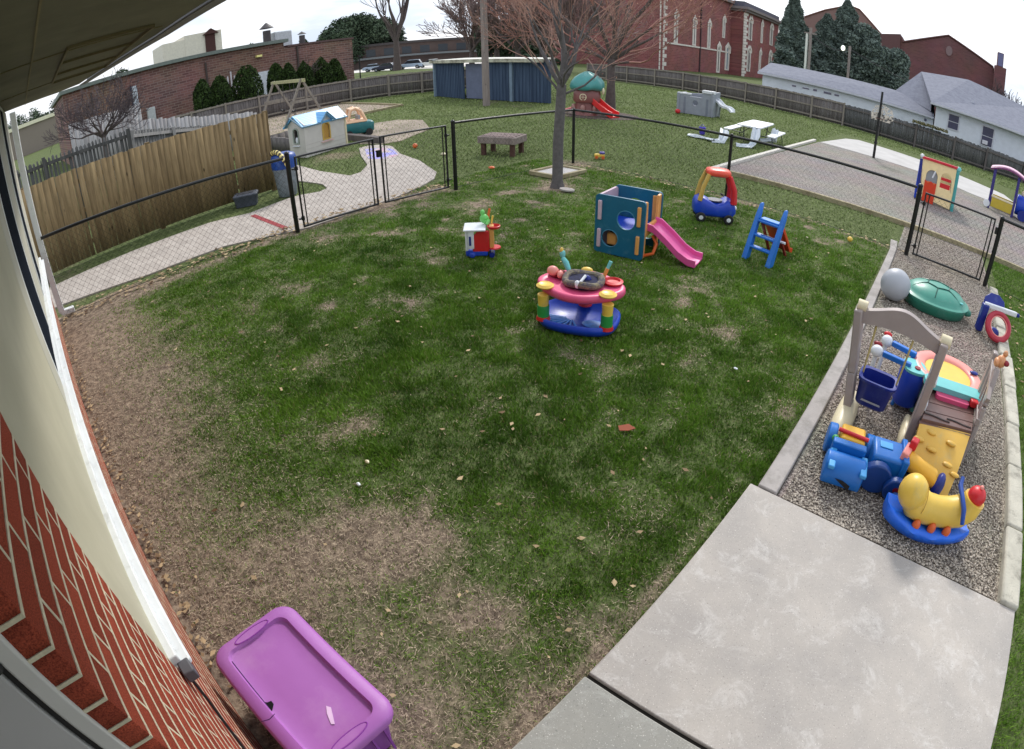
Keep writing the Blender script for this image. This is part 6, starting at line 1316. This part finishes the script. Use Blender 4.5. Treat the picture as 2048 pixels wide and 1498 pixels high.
# main roof ridge runs along the long wall direction, small cross gable above the window
r0, r1 = (.33, .02, 1.24), (-.12, 1.82, 1.24)
e0, e1 = (.80, .08, .90), (.34, 1.86, .90); f0, f1 = (-.14, -.10, .90), (-.56, 1.74, .90)
rb_ = MB(); slab4(rb_, e0, e1, r1, r0); slab4(rb_, f1, f0, r0, r1)
gm_ = (.565, 1.0, .0); g0 = (.66, .98, 1.20); gb = (.15, .88, 1.20)
slab4(rb_, (.74, .72, .92), g0, gb, (.30, .62, 1.0)); slab4(rb_, g0, (.60, 1.30, .92), (.16, 1.2, 1.0), gb)
rb_.build('roof', roofm, t, smooth=0)
MB().tube([(-.02, -.08, .92), (.30, -.06, 1.20), (.80, .05, .90)], .022, 6).tube([(.80, .05, .90), (.75, .70, .91), (.67, .98, 1.20), (.60, 1.30, .91), (.36, 1.86, .90)], .022, 6).build('roof_trim', plastic('trim_steel', (96, 130, 150)), t)
# teal and peach toy pickup behind the play house
t = thing('toy_pickup', 'teal toy pickup with a peach cab right of the play house', 'toy car', (-16.35, 10.35, 0), R(70))
rings = [[(x, y, z) for x, y in rrect(w, d, .14, 6)] for w, d, z in ((.98, .62, .10), (1.08, .70, .16), (1.10, .72, .42), (1.0, .64, .48))]
MB().loft(rings).build('body', plastic('deep_teal', (16, 100, 104)), t, smooth=60)
MB().loft([[(x-.1, y, z) for x, y in rrect(w, d, .1, 6)] for w, d, z in ((.8, .62, .47), (.84, .66, .50), (.74, .58, .58))]).build('seat_deck', plastic('peach', (240, 196, 160)), t, smooth=60)
for sy in (-.26, .26): MB().tube([(.28, sy, .5), (.12, sy, .86), (-.05, sy, .97), (-.22, sy, .92), (-.34, sy, .52)], .05, 10).build('roof_hoop', plastic('peach', (240, 196, 160)), t)
MB().box(-.26, .12, -.27, .27, .90, .98).build('roof', plastic('peach', (240, 196, 160)), t, bevel=.04, seg=3)
MB().box(.02, .10, -.24, .24, .52, .72).build('back_rest', P_gry, t, bevel=.02)
for x in (-.34, .34):
    for sy in (-.33, .33): MB().cyl((x, sy-.05, .12), (x, sy+.05, .12), .12, 18).build('wheel', P_tyre, t, bevel=.01)
for y in (-.1, .12): MB().ell((-.62+.04*abs(y), y-.36, .08), (.07, .07, .07), 14, 8).build('front_light', P_crm, t)
# white tub with a dark red tricycle at the left
t = thing('plastic_tub', 'white plastic tub standing behind the trash can', 'tub', (-14.3, 5.75, 0))
MB().loft([[(x, y, z) for x, y in rrect(w, d, .08)] for w, d, z in ((.60, .40, 0), (.72, .5, .52), (.76, .54, .54), (.76, .54, .58), (.70, .48, .58), (.66, .44, .3))]).build('tub_body', P_wht, t, smooth=50)
t = thing('tricycle', 'dark red tricycle standing on the white tub', 'tricycle', (-14.35, 5.95, .58), R(30))
MB().tube([(.14*math.cos(a), 0, .16+.14*math.sin(a)) for a in np.linspace(0, 6.283, 20, endpoint=False)], .022, 8, closed=True).build('wheel', P_tyre, t)
for sy in (-.14, .14): MB().tube([(-.42+.09*math.cos(a), sy, .10+.09*math.sin(a)) for a in np.linspace(0, 6.283, 16, endpoint=False)], .02, 8, closed=True).build('wheel', P_tyre, t)
MB().tube([(-.42, -.14, .1), (-.42, .14, .1)], .012, 6).tube([(-.42, 0, .1), (-.1, 0, .30), (.04, 0, .42), (0, 0, .16)], .018, 8).build('frame', P_mar, t); MB().ell((-.2, 0, .34), (.09, .07, .03), 12, 6).build('saddle', P_tyre, t)
MB().tube([(.04, -.16, .55), (.05, 0, .44), (.04, .16, .55)], .014, 8).ell((.04, -.17, .56), (.03, .04, .03), 8, 6).ell((.04, .17, .56), (.03, .04, .03), 8, 6).build('handlebar', P_tyre, t)
# swing set
M_sw = woodmat('swing_timber', (138, 134, 132), (178, 170, 158))
t = thing('swing_set', 'weathered timber A frame swing set in the sand by the back fence', 'swing set')
b0, b1 = Vector((-28.9, 13.25, 2.04)), Vector((-24.7, 12.75, 2.0)); side = Vector((.12, .99, 0))
for b, f, s_ in ((b0, (-29.1, 12.3), .35), (b1, (-24.8, 11.75), -.35)):
    back = Vector((f[0], f[1], 0))+side*2.1
    MB().beam((f[0], f[1], -.05), b+Vector((0, 0, .08)), .10, .10, (1, 0, 0)).build('leg', M_sw, t, smooth=0); MB().beam((back.x, back.y, -.05), b+Vector((0, 0, .08)), .10, .10, (1, 0, 0)).build('leg', M_sw, t, smooth=0)
    m0 = Vector((f[0], f[1], 0)).lerp(b, .5); m1 = Vector((back.x, back.y, 0)).lerp(b, .5); MB().beam(m0-side*.15, m1+side*.15, .05, .14).build('cross_brace', M_sw, t, smooth=0)
MB().beam(b0-Vector((.3, 0, 0)), b1+Vector((.3, 0, 0)), .12, .16).build('beam', mat('beam_top', (170, 168, 128), rough=.8, var=.2), t, smooth=0)
for i, u in enumerate((.26, .66)):
    c = b0.lerp(b1, u); s = thing('belt_swing', ['belt swing hanging nearest the far frame', 'belt swing hanging nearest the camera side frame'][i], 'swing', group='swings hanging in the timber frame')
    MB().tube([c+Vector((-.22, 0, -.05)), c+Vector((-.22, 0, -1.5))], .012, 6).tube([c+Vector((.22, 0, -.05)), c+Vector((.22, 0, -1.5))], .012, 6).build('chain', M_vent, s)
    MB().tube([c+Vector((-.22, 0, -1.5)), c+Vector((-.1, 0, -1.58)), c+Vector((.1, 0, -1.58)), c+Vector((.22, 0, -1.5))], .05, 8).build('seat', P_tyre, s)
# thick wooden planter table
t = thing('planter_table', 'thick weathered timber table on four square legs on the lawn', 'table', (-9.48, 10.08, 0), R(18))
MB().box(-.50, .50, -.36, .36, .29, .47).build('table_top', woodmat('planter_grey', (136, 124, 122), (176, 164, 158)), t, bevel=.02, smooth=0); MB().box(-.44, .44, -.30, .30, .471, .482).build('top_soil', mat('table_dark', (128, 112, 108), rough=.95, var=.35, scale=9), t, smooth=0)
for sx in (-.38, .38):
    for sy in (-.26, .26): MB().box(sx-.05, sx+.05, sy-.05, sy+.05, -.02, .29).build('leg', mat('leg_brown', (86, 58, 50), rough=.85, var=.2), t, smooth=0)
# timber square at the tree
t = thing('timber_square', 'shallow timber framed sand square lying behind the young tree', 'sand frame')
Q = [(-7.44, 8.72), (-6.74, 8.72), (-6.70, 9.62), (-7.40, 9.60)]
for i in range(4): a, b = Q[i], Q[(i+1) % 4]; MB().beam((*a, .035), (*b, .035), .08, .08).build('plank', M_timb, t, bevel=.006)
MB().prism([(-7.41, 8.75), (-6.77, 8.75), (-6.73, 9.59), (-7.37, 9.57)], .0, .04).build('sand_fill', mat('pale_sand', (190, 186, 184), rough=.95, var=.1, scale=5), t)
# tree house play set
t = thing('tree_house_toy', 'round brown tree house toy with green canopy and red slide', 'play house', (-12.95, 18.6, 0), R(20))
P_trunk = plastic('trunk_brown', (128, 74, 70)); P_can = plastic('canopy_green', (74, 150, 148))
MB().lathe([(.56, 0), (.54, .05), (.47, .25), (.45, .50), (.52, .52), (.54, .60), (.52, .95), (.47, 1.02), (.45, 1.14), (.001, 1.14)], 28).build('trunk_wall', P_trunk, t, smooth=50)
lob = []
for z, r in ((1.00, .46), (1.02, .60), (1.14, .66), (1.32, .63), (1.50, .50), (1.64, .30), (1.73, .11), (1.75, .01)): lob.append([(r*(1+.06*math.sin(7*a+z*4))*math.cos(a), r*(1+.06*math.sin(7*a+z*4))*math.sin(a), z+.02*math.sin(5*a)) for a in np.linspace(0, 6.283, 42, endpoint=False)])
MB().loft(lob).build('canopy', P_can, t, smooth=70)
k = Matrix.Rotation(R(-92), 4, 'Z')
MB().prism(circ(0, .74, .14, 20), .49, .535, holes=[circ(0, .74, .11, 20)[::-1]], m=k @ Matrix(((0, 0, 1, 0), (1, 0, 0, 0), (0, 1, 0, 0), (0, 0, 0, 1)))).box(.51, .535, -.008, .008, .63, .85, k).box(.51, .535, -.11, .11, .732, .748, k).build('round_window', P_crm, t)
MB().box(.48, .52, -.10, .10, .65, .83, k).build('window_pane', mat('pane_shade', (70, 50, 56), rough=.5), t)
for a in (-150, -92, -40): MB().ell((.53*math.cos(R(a)), .53*math.sin(R(a)), .28), (.1, .1, .16), 14, 10).build('carved_arch', plastic('arch_tan', (160, 116, 108)), t)
rings = []
for u in np.linspace(0, 1, 9):
    x = .42+.95*u; z = .50*(1-u)**1.3+.06; rings.append([(x, -.26, z+.17), (x, -.2, z+.17), (x, -.18, z), (x, .18, z), (x, .2, z+.17), (x, .26, z+.17), (x, .26, z-.08), (x, -.26, z-.08)])
MB().loft(rings, m=Matrix.Rotation(R(-22), 4, 'Z')).build('slide', plastic('slide_red', (216, 40, 40)), t, bevel=.015)
rings = [[(p[0], p[1], p[2]) for p in [(x, -.16, z+.05), (x, .16, z+.05), (x, .16, z-.03), (x, -.16, z-.03)]] for x, z in ((-.45, .28), (-.8, .16), (-1.15, .05))]
MB().loft(rings, m=Matrix.Rotation(R(12), 4, 'Z')).build('ramp', plastic('ramp_pink', (206, 110, 112)), t, bevel=.02); MB().ell((.62, .1, .98), (.05, .16, .14), 14, 8).build('yellow_flap', P_crm, t)
# grey castle box and white slide
t = thing('castle_climber', 'grey plastic castle climber with notched top on the back lawn', 'climber', (-10.75, 24.3, 0), R(8))
P_cas = plastic('castle_grey', (150, 156, 168))
MB().prism([(-.80, 0), (.80, 0), (.80, 1.14), (.32, 1.14), (.32, .84), (-.26, .84), (-.26, .95), (-.80, .95)], -.05, .05, holes=[circ(.0, .55, .12, 16)[::-1]], m=XZ(0, -.5, 0)).build('front_wall', P_cas, t, bevel=.02)
MB().prism([(-.80, 0), (.80, 0), (.80, 1.05), (-.80, .9)], -.05, .05, m=XZ(0, .5, 0)).build('back_wall', P_cas, t, bevel=.02)
for x in (-.80, .80): MB().box(x-.06, x+.06, -.6, .6, 0, .95 if x < 0 else 1.14).build('side_wall', P_cas, t, bevel=.02)
MB().box(-.86, -.2, -.57, -.46, .90, .98).build('battlement', P_wht, t, bevel=.02); MB().box(.30, .88, -.6, -.3, 1.06, 1.2).build('battlement', P_wht, t, bevel=.02)
for x in (-.5, .55): MB().box(x-.05, x+.05, -.565, -.54, .05, .8).build('rib', plastic('castle_dark', (126, 132, 146)), t, bevel=.01)
t = thing('white_slide', 'white wavy toy slide tilting down beside the grey castle', 'slide', (-10.05, 24.5, 0), R(-8))
rings = []
for u in np.linspace(0, 1, 11):
    x = .98*u; z = .80-.42*u+.045*math.sin(u*2*math.pi*1.5); rings.append([(x, -.24, z+.08), (x, -.18, z+.08), (x, -.17, z), (x, .17, z), (x, .18, z+.08), (x, .24, z+.08), (x, .24, z-.04), (x, -.24, z-.04)])
MB().loft(rings).build('slide', P_wht, t, bevel=.015); MB().beam((.25, -.15, .6), (.2, -.15, 0), .05, .05).beam((.25, .15, .6), (.2, .15, 0), .05, .05).build('support', P_gry, t)
tag(MB().ell((-11.25, 23.2, .11), (.12, .12, .11), 16, 10).build('red_ball', P_red, smooth=60), 'small red ball at the left foot of the grey castle', 'ball')
# picnic table with a broken sheet
t = thing('picnic_table', 'white folding picnic table with two benches beside the gravel yard', 'picnic table', (-6.2, 19.1, 0), R(6))
MB().prism(rrect(.82, 2.5, .12, 5), .57, .615).build('table_top', P_wht, t, bevel=.012)
for sx in (-.68, .68): MB().prism(rrect(.28, 2.2, .06, 4, sx*1.1, 0), .345, .385).build('bench', P_wht, t, bevel=.01)
M_leg = mat('leg_steel_dark', (52, 56, 66), rough=.5, metal=.3)
for sx in (-.68, .68):
    for sy in (-.9, .9): MB().tube([(sx*1.1, sy, .34), (sx*1.2, sy*1.05, 0)], .016, 8).build('leg', M_leg, t)
for sy in (-.85, .85):
    MB().tube([(-.66, sy, .33), (-.3, sy, .30), (0, sy, .56)], .014, 8).tube([(.66, sy, .33), (.3, sy, .30), (0, sy, .56)], .014, 8).build('brace', M_leg, t); MB().tube([(-.25, sy, .56), (-.2, sy, 0)], .018, 8).build('leg', M_leg, t); MB().tube([(.25, sy, .56), (.2, sy, 0)], .018, 8).build('leg', M_leg, t)
def drape(name, pts, w, lbl, cat='plastic sheet'):
    rings = []; rs = np.random.default_rng(len(pts)*7+int(w*100))
    for i, p in enumerate(pts):
        p = Vector(p); q = Vector(pts[min(i+1, len(pts)-1)])-Vector(pts[max(i-1, 0)]); s = q.cross(Vector((.3, .1, 1))).normalized(); n_ = s.cross(q).normalized(); ww = w*rs.uniform(.7, 1.2)
        rings.append([tuple(p+s*ww*c+n_*(.03*rs.normal()+th_)) for c, th_ in ((-1, 0), (-.5, .05), (0, 0), (.5, .05), (1, 0), (1, -.015), (.5, .035), (0, -.015), (-.5, .035), (-1, -.015))])
    return tag(MB().loft(rings).build(name, mat('torn_white', (204, 212, 220), rough=.5, var=.1, scale=6), smooth=40), lbl, cat)
drape('torn_sheet', [(-5.78, 17.85, .58), (-5.72, 17.6, .36), (-5.70, 17.35, .12), (-5.72, 17.1, .03), (-6.1, 16.9, .03)], .14, 'torn white sheet hanging from the picnic table front edge down to the grass')
drape('torn_sheet', [(-6.75, 17.5, .36), (-6.65, 17.2, .2), (-6.62, 16.95, .04), (-6.9, 16.75, .03)], .13, 'torn white sheet slumped under the left bench of the picnic table'); drape('torn_sheet', [(-6.75, 16.7, .04), (-7.1, 16.9, .05), (-7.5, 17.0, .03), (-7.8, 16.95, .03)], .10, 'flat strip of white sheet on the grass left of the picnic table')
drape('torn_sheet', [(-5.55, 19.3, .5), (-5.5, 18.9, .2), (-5.9, 18.8, .04)], .14, 'crumpled white sheet on the ground under the table middle')
# basketball pole
t = thing('basketball_hoop', 'tall black basketball pole with a pale mottled fan backboard on the pad', 'basketball hoop', (-2.41, 22.98, 0))
MB().tube([(0, 0, 0), (.0, 0, 1.3), (.03, 0, 2.66)], [.055, .05, .045], 12).build('pole', M_blk, t)
for z in (.62, 1.3): MB().cyl((0, 0, z-.03), (0, 0, z+.03), .075, 12).build('pole_collar', M_blk, t)
MB().box(-.06, .06, -.02, .12, 1.72, 1.82).build('bracket', M_blk, t, bevel=.01)
M_dirty = bpy.data.materials.new('scratched_clear_plastic'); M_dirty.use_nodes = True; _N = M_dirty.node_tree.nodes; _L = M_dirty.node_tree.links; _p = _N['Principled BSDF']; _p.inputs['Base Color'].default_value = (*lin((214, 208, 196)), 1); _p.inputs['Roughness'].default_value = .5
_t = _N.new('ShaderNodeBsdfTransparent'); _x = _N.new('ShaderNodeMixShader'); _g = _N.new('ShaderNodeTexCoord'); _n = _N.new('ShaderNodeTexNoise'); _n.inputs['Scale'].default_value = 9; _n.inputs['Detail'].default_value = 6; _r = _N.new('ShaderNodeMapRange'); _r.inputs[1].default_value = .42; _r.inputs[2].default_value = .58
_L.new(_g.outputs['Object'], _n.inputs['Vector']); _L.new(_n.outputs['Fac'], _r.inputs[0]); _L.new(_r.outputs[0], _x.inputs[0]); _L.new(_t.outputs[0], _x.inputs[1]); _L.new(_p.outputs[0], _x.inputs[2]); _L.new(_x.outputs[0], _N['Material Output'].inputs['Surface'])
MB().prism([(-.36, 0), (.42, 0), (.56, .2), (.44, .52), (.12, .66), (-.24, .58), (-.40, .25)], -.012, .012, m=XZ(.05, .10, 1.50)).build('backboard', M_dirty, t)
MB().tube([(.05+.17*math.cos(a), -.12+.17*math.sin(a), 1.6) for a in np.linspace(0, 6.283, 20, endpoint=False)], .012, 6, closed=True).build('rim', mat('rim_dark', (90, 60, 52), rough=.5), t)
# play panel house right
t = thing('play_panel_house', 'cream play panel with red half door, arched window and red roof bar', 'play house', (-.16, 16.35, 0), R(2))
arch2 = lambda cx, z0, z1, w: archp(cx, z0, z1, w)
MB().prism([(-.02, 0.12), (.88, .02), (.90, 1.16), (-.16, 1.16)], -.03, .03, holes=[archp(.20, .32, .92, .17)[::-1], archp(.62, .52, .96, .155)[::-1]], m=XZ()).build('panel', plastic('panel_cream', (246, 222, 170)), t, bevel=.01)
MB().prism([(.02, .02), (.37, .0), (.37, .60), (.30, .57), (.2, .61), (.1, .57), (.02, .61)], .032, .06, m=XZ()).build('half_door', plastic('door_red', (214, 62, 30)), t, bevel=.01)
for x in (.12, .30): MB().ell((x, -.065, .57), (.03, .012, .03), 10, 6).build('door_knob', P_org, t)
MB().prism([(.47, .53), (.77, .53), (.77, .66), (.47, .66)], -.01, .028, m=XZ()).prism([(.47, .74), (.77, .74), (.77, .82), (.47, .82)], -.01, .028, m=XZ()).build('shutter_bar', P_red, t, bevel=.008)
MB().prism(archp(.20, .32, .92, .17), -.028, -.01, m=XZ()).build('back_panel', P_gry, t, smooth=0); MB().cyl((.22, -.05, .72), (.28, -.05, .92), .025, 8).build('white_handle', P_wht, t)
MB().beam((-.16, -.02, 1.19), (.92, -.02, 1.20), .10, .07).build('roof_bar', plastic('bar_red', (206, 44, 60)), t, bevel=.015)
MB().tube([(-.18, -.02, 1.14), (-.15, -.02, .6), (-.06, -.02, .0)], .045, 10).build('corner_post', P_navy, t); MB().tube([(.92, -.02, 1.14), (.93, -.02, .6), (.95, -.02, .0)], .05, 10).build('corner_post', plastic('post_teal', (70, 160, 160)), t)
for x, y1 in ((-.18, 1.0), (.94, 1.0)): MB().box(x-.03, x+.03, .0, y1, .02, 1.05).build('side_panel', P_blue if x < 0 else P_turq, t, bevel=.01)
MB().box(-.16, .92, .98, 1.04, .02, 1.1).build('rear_panel', plastic('panel_cream', (246, 222, 170)), t, bevel=.01)
MB().ell((-.17, -.02, 1.22), (.06, .06, .06), 12, 8).build('post_cap', P_wht, t); MB().ell((.93, -.02, 1.18), (.08, .07, .07), 12, 8).build('post_cap', P_turq, t)
# train engine playhouse
t = thing('play_train', 'train shaped play structure with curved pink roof and yellow base', 'play train', (2.38, 20.3, 0), R(-8))
rings = []
for u in np.linspace(0, 1, 11):
    x = -.28+1.35*u; z = 1.25+.22*math.sin(math.pi*(u*.85+.08)); rings.append([(x, -.40, z), (x, .55, z), (x, .55, z+.05), (x, -.40, z+.05)])
MB().loft(rings).build('roof', plastic('roof_pink', (238, 188, 210)), t, smooth=50); MB().tube([(-.28+1.35*u, -.42, 1.24+.22*math.sin(math.pi*(u*.85+.08))) for u in np.linspace(0, 1, 11)], .035, 8).build('roof_edge', plastic('edge_maroon', (120, 60, 110)), t)
for x, y in ((-.12, -.34), (.78, -.34), (-.12, .48), (.78, .48)): MB().box(x-.045, x+.045, y-.045, y+.045, .0, 1.36).build('pillar', plastic('pillar_purple', (52, 44, 120)), t, bevel=.01)
MB().box(-.05, .74, -.37, -.31, .08, .40).build('base_panel', plastic('train_yellow', (196, 172, 60)), t, bevel=.01); MB().box(-.1, .78, -.38, -.30, .40, .46).build('rail', P_crm, t, bevel=.01); MB().box(-.05, .74, .44, .50, .10, .42).build('rear_panel', plastic('train_yellow', (196, 172, 60)), t, bevel=.01)
MB().box(.74, .80, -.3, .45, .1, .6).build('side_panel', P_blue, t, bevel=.01)
MB().cyl((.85, .08, .45), (1.9, .08, .45), .34, 24).build('boiler', P_blue, t, bevel=.02); MB().ell((1.05, .08, .86), (.08, .08, .10), 12, 8).build('bell', P_crm, t)
for x in (1.15, 1.6): MB().cyl((x, -.30, .18), (x, -.22, .18), .18, 20).build('wheel', P_navy, t)
MB().cyl((-.2, -.4, .14), (-.2, -.34, .14), .12, 16).build('wheel', P_wht, t)
# small toys and scraps
def small(name, mb, m, lbl, cat): tag(mb.build(name, m, smooth=60), lbl, cat)
small('bucket', MB().lathe([(.09, 0), (.12, .22), (.13, .23), (.125, .24), (.11, .23), (.085, .02), (.001, .02)], 18, (-7.78, 18.05, 0)).tube([(-7.9, 18.05, .23), (-7.78, 18.05, .34), (-7.66, 18.05, .23)], .008, 6), plastic('violet', (88, 70, 196)), 'violet toy bucket on the lawn left of the picnic table', 'bucket')
t = thing('toy_truck', 'small yellow toy truck lying on the grass beyond the black fence post', 'toy', (-7.35, 11.15, 0), R(40)); MB().box(-.14, .1, -.06, .06, .04, .12).build('body', P_yel, t, bevel=.02); MB().box(-.02, .1, -.06, .06, .12, .17).build('cab', plastic('toy_violet', (90, 80, 160)), t, bevel=.01)
for x in (-.09, .06): MB().cyl((x, -.075, .04), (x, .075, .04), .04, 12).build('wheel', P_org, t)
small('orange_ball', MB().ell((-12.1, 9.45, .07), (.07, .07, .07), 14, 8), P_org, 'orange ball on the lawn beside the chalked path', 'ball')
small('orange_scrap', MB().ell((-8.42, 8.6, .03), (.08, .06, .03), 12, 6), P_org, 'flat orange toy scrap on the lawn between gate and planter table', 'toy scrap')
small('pale_stone', MB().ell((-10.6, 9.15, .02), (.09, .06, .04), 10, 6), P_crm, 'pale stone on the lawn right of the path', 'stone')
small('yellow_ball', MB().ell((-1.16, 9.62, .045), (.05, .05, .045), 12, 8), P_yel, 'tiny yellow ball on the grass near the gravel gate', 'ball')
small('stepping_stone', MB().prism(circ(-6.05, 8.12, .16, 10, .10), .0, .03), M_limeg if 'M_limeg' in globals() else M_kerb, 'flat pale stone at the foot of the young tree', 'stone')
for i, (x, y, c, lb) in enumerate(((-1.24, 4.28, P_wht, 'white crumpled scrap on the lawn near the kerb'), (-2.70, 1.42, P_crm, 'pale yellow scrap on the lawn towards the wall'), (-2.56, 1.24, P_wht, 'white pebble below the pale yellow scrap'), (-1.80, 8.98, P_crm, 'pale scrap on the lawn right of the step slide'))):
    rs = np.random.default_rng(i); P = MB(); P.ell((0, 0, 0), (.022, .014, .009), 8, 5); P.v = [(v[0]*rs.uniform(.8, 1.2)+x, v[1]*rs.uniform(.8, 1.2)+y, v[2]*rs.uniform(.7, 1.3)+.02) for v in P.v]; small('litter_scrap', P, c, lb, 'scrap')
small('brown_leaf', MB().prism([(-1.62, 2.90), (-1.58, 2.86), (-1.53, 2.90), (-1.50, 2.96), (-1.57, 2.97)], .02, .024), mat('leaf_rust', (134, 62, 34), rough=.8), 'curled rusty brown leaf in the near grass', 'leaf')
# parked cars
def car(lbl, az, dist, ang, colr, roof=None, van=False):
    t = thing('parked_car', lbl, 'car', (az[0]*dist, az[1]*dist, .02), ang, 'cars parked beyond the fence')
    m = mat('car_'+lbl[:12].replace(' ', '_'), colr, rough=.25, var=.03, spec=.6); L, Wc = 4.7, 1.85; hr = 1.62 if van else 1.45
    low = [(-2.35, .35), (-2.3, .85), (-1.9, .95), (1.0, .98), (2.1, .82), (2.35, .65), (2.35, .3)]
    MB().prism(low, -Wc/2, Wc/2, m=XZ()).build('body', m, t, bevel=.08, seg=3)
    cab = [(-2.1 if van else -1.7, .93), (-1.7 if van else -1.25, hr), (.25, hr), (1.15, .95)]
    MB().prism(cab, -Wc/2+.12, Wc/2-.12, m=XZ()).build('glasshouse', mat('car_glass', (40, 46, 56), rough=.1, spec=.7), t, bevel=.05)
    MB().prism([(c[0]*(1 if i in (0, 3) else .98), c[1]) for i, c in enumerate([(cab[1][0]-.05, hr-.05), (cab[1][0]+.05, hr+.03), (cab[2][0]-.05, hr+.03), (cab[2][0]+.1, hr-.05)])], -Wc/2+.10, Wc/2-.10, m=XZ()).build('roof', m, t, bevel=.02)
    for x in (-1.4, 1.45):
        for y in (-Wc/2+.08, Wc/2-.08): 
            w = MB().cyl((x, y-.11, .33), (x, y+.11, .33), .33, 18).build('wheel', P_tyre, t); MB().cyl((x, y-.12, .33), (x, y+.12, .33), .18, 12).build('rim', P_gry, w)
    for y in (-.65, .65): MB().box(2.28, 2.37, y-.2, y+.2, .6, .75).build('headlight', P_wht, t)
va = R(40)
for lb, az, d, an, c, v in (('silver car half hidden behind the dark one', (-.8235, .5673), 112, R(44), (176, 190, 214), False), ('dark blue car parked nearest the tall bare tree', (-.8135, .5815), 104, R(216), (30, 32, 58), False), ('pale blue van parked right of the bare tree', (-.7885, .615), 104, R(222), (168, 186, 206), True), ('white car parked furthest right beside the shed roof', (-.7665, .6422), 104, R(226), (226, 228, 224), False)): car(lb, az, d, an, c, van=v)
tag(MB().cyl((-.838*45, .5457*45, 0), (-.838*45, .5457*45, 2.9), .05, 8).box(-.838*45-.1, -.838*45+.1, .5457*45-.1, .5457*45+.1, 2.85, 3.0).build('metal_post', M_blk), 'thin dark post standing behind the fence left of the parked cars', 'post')
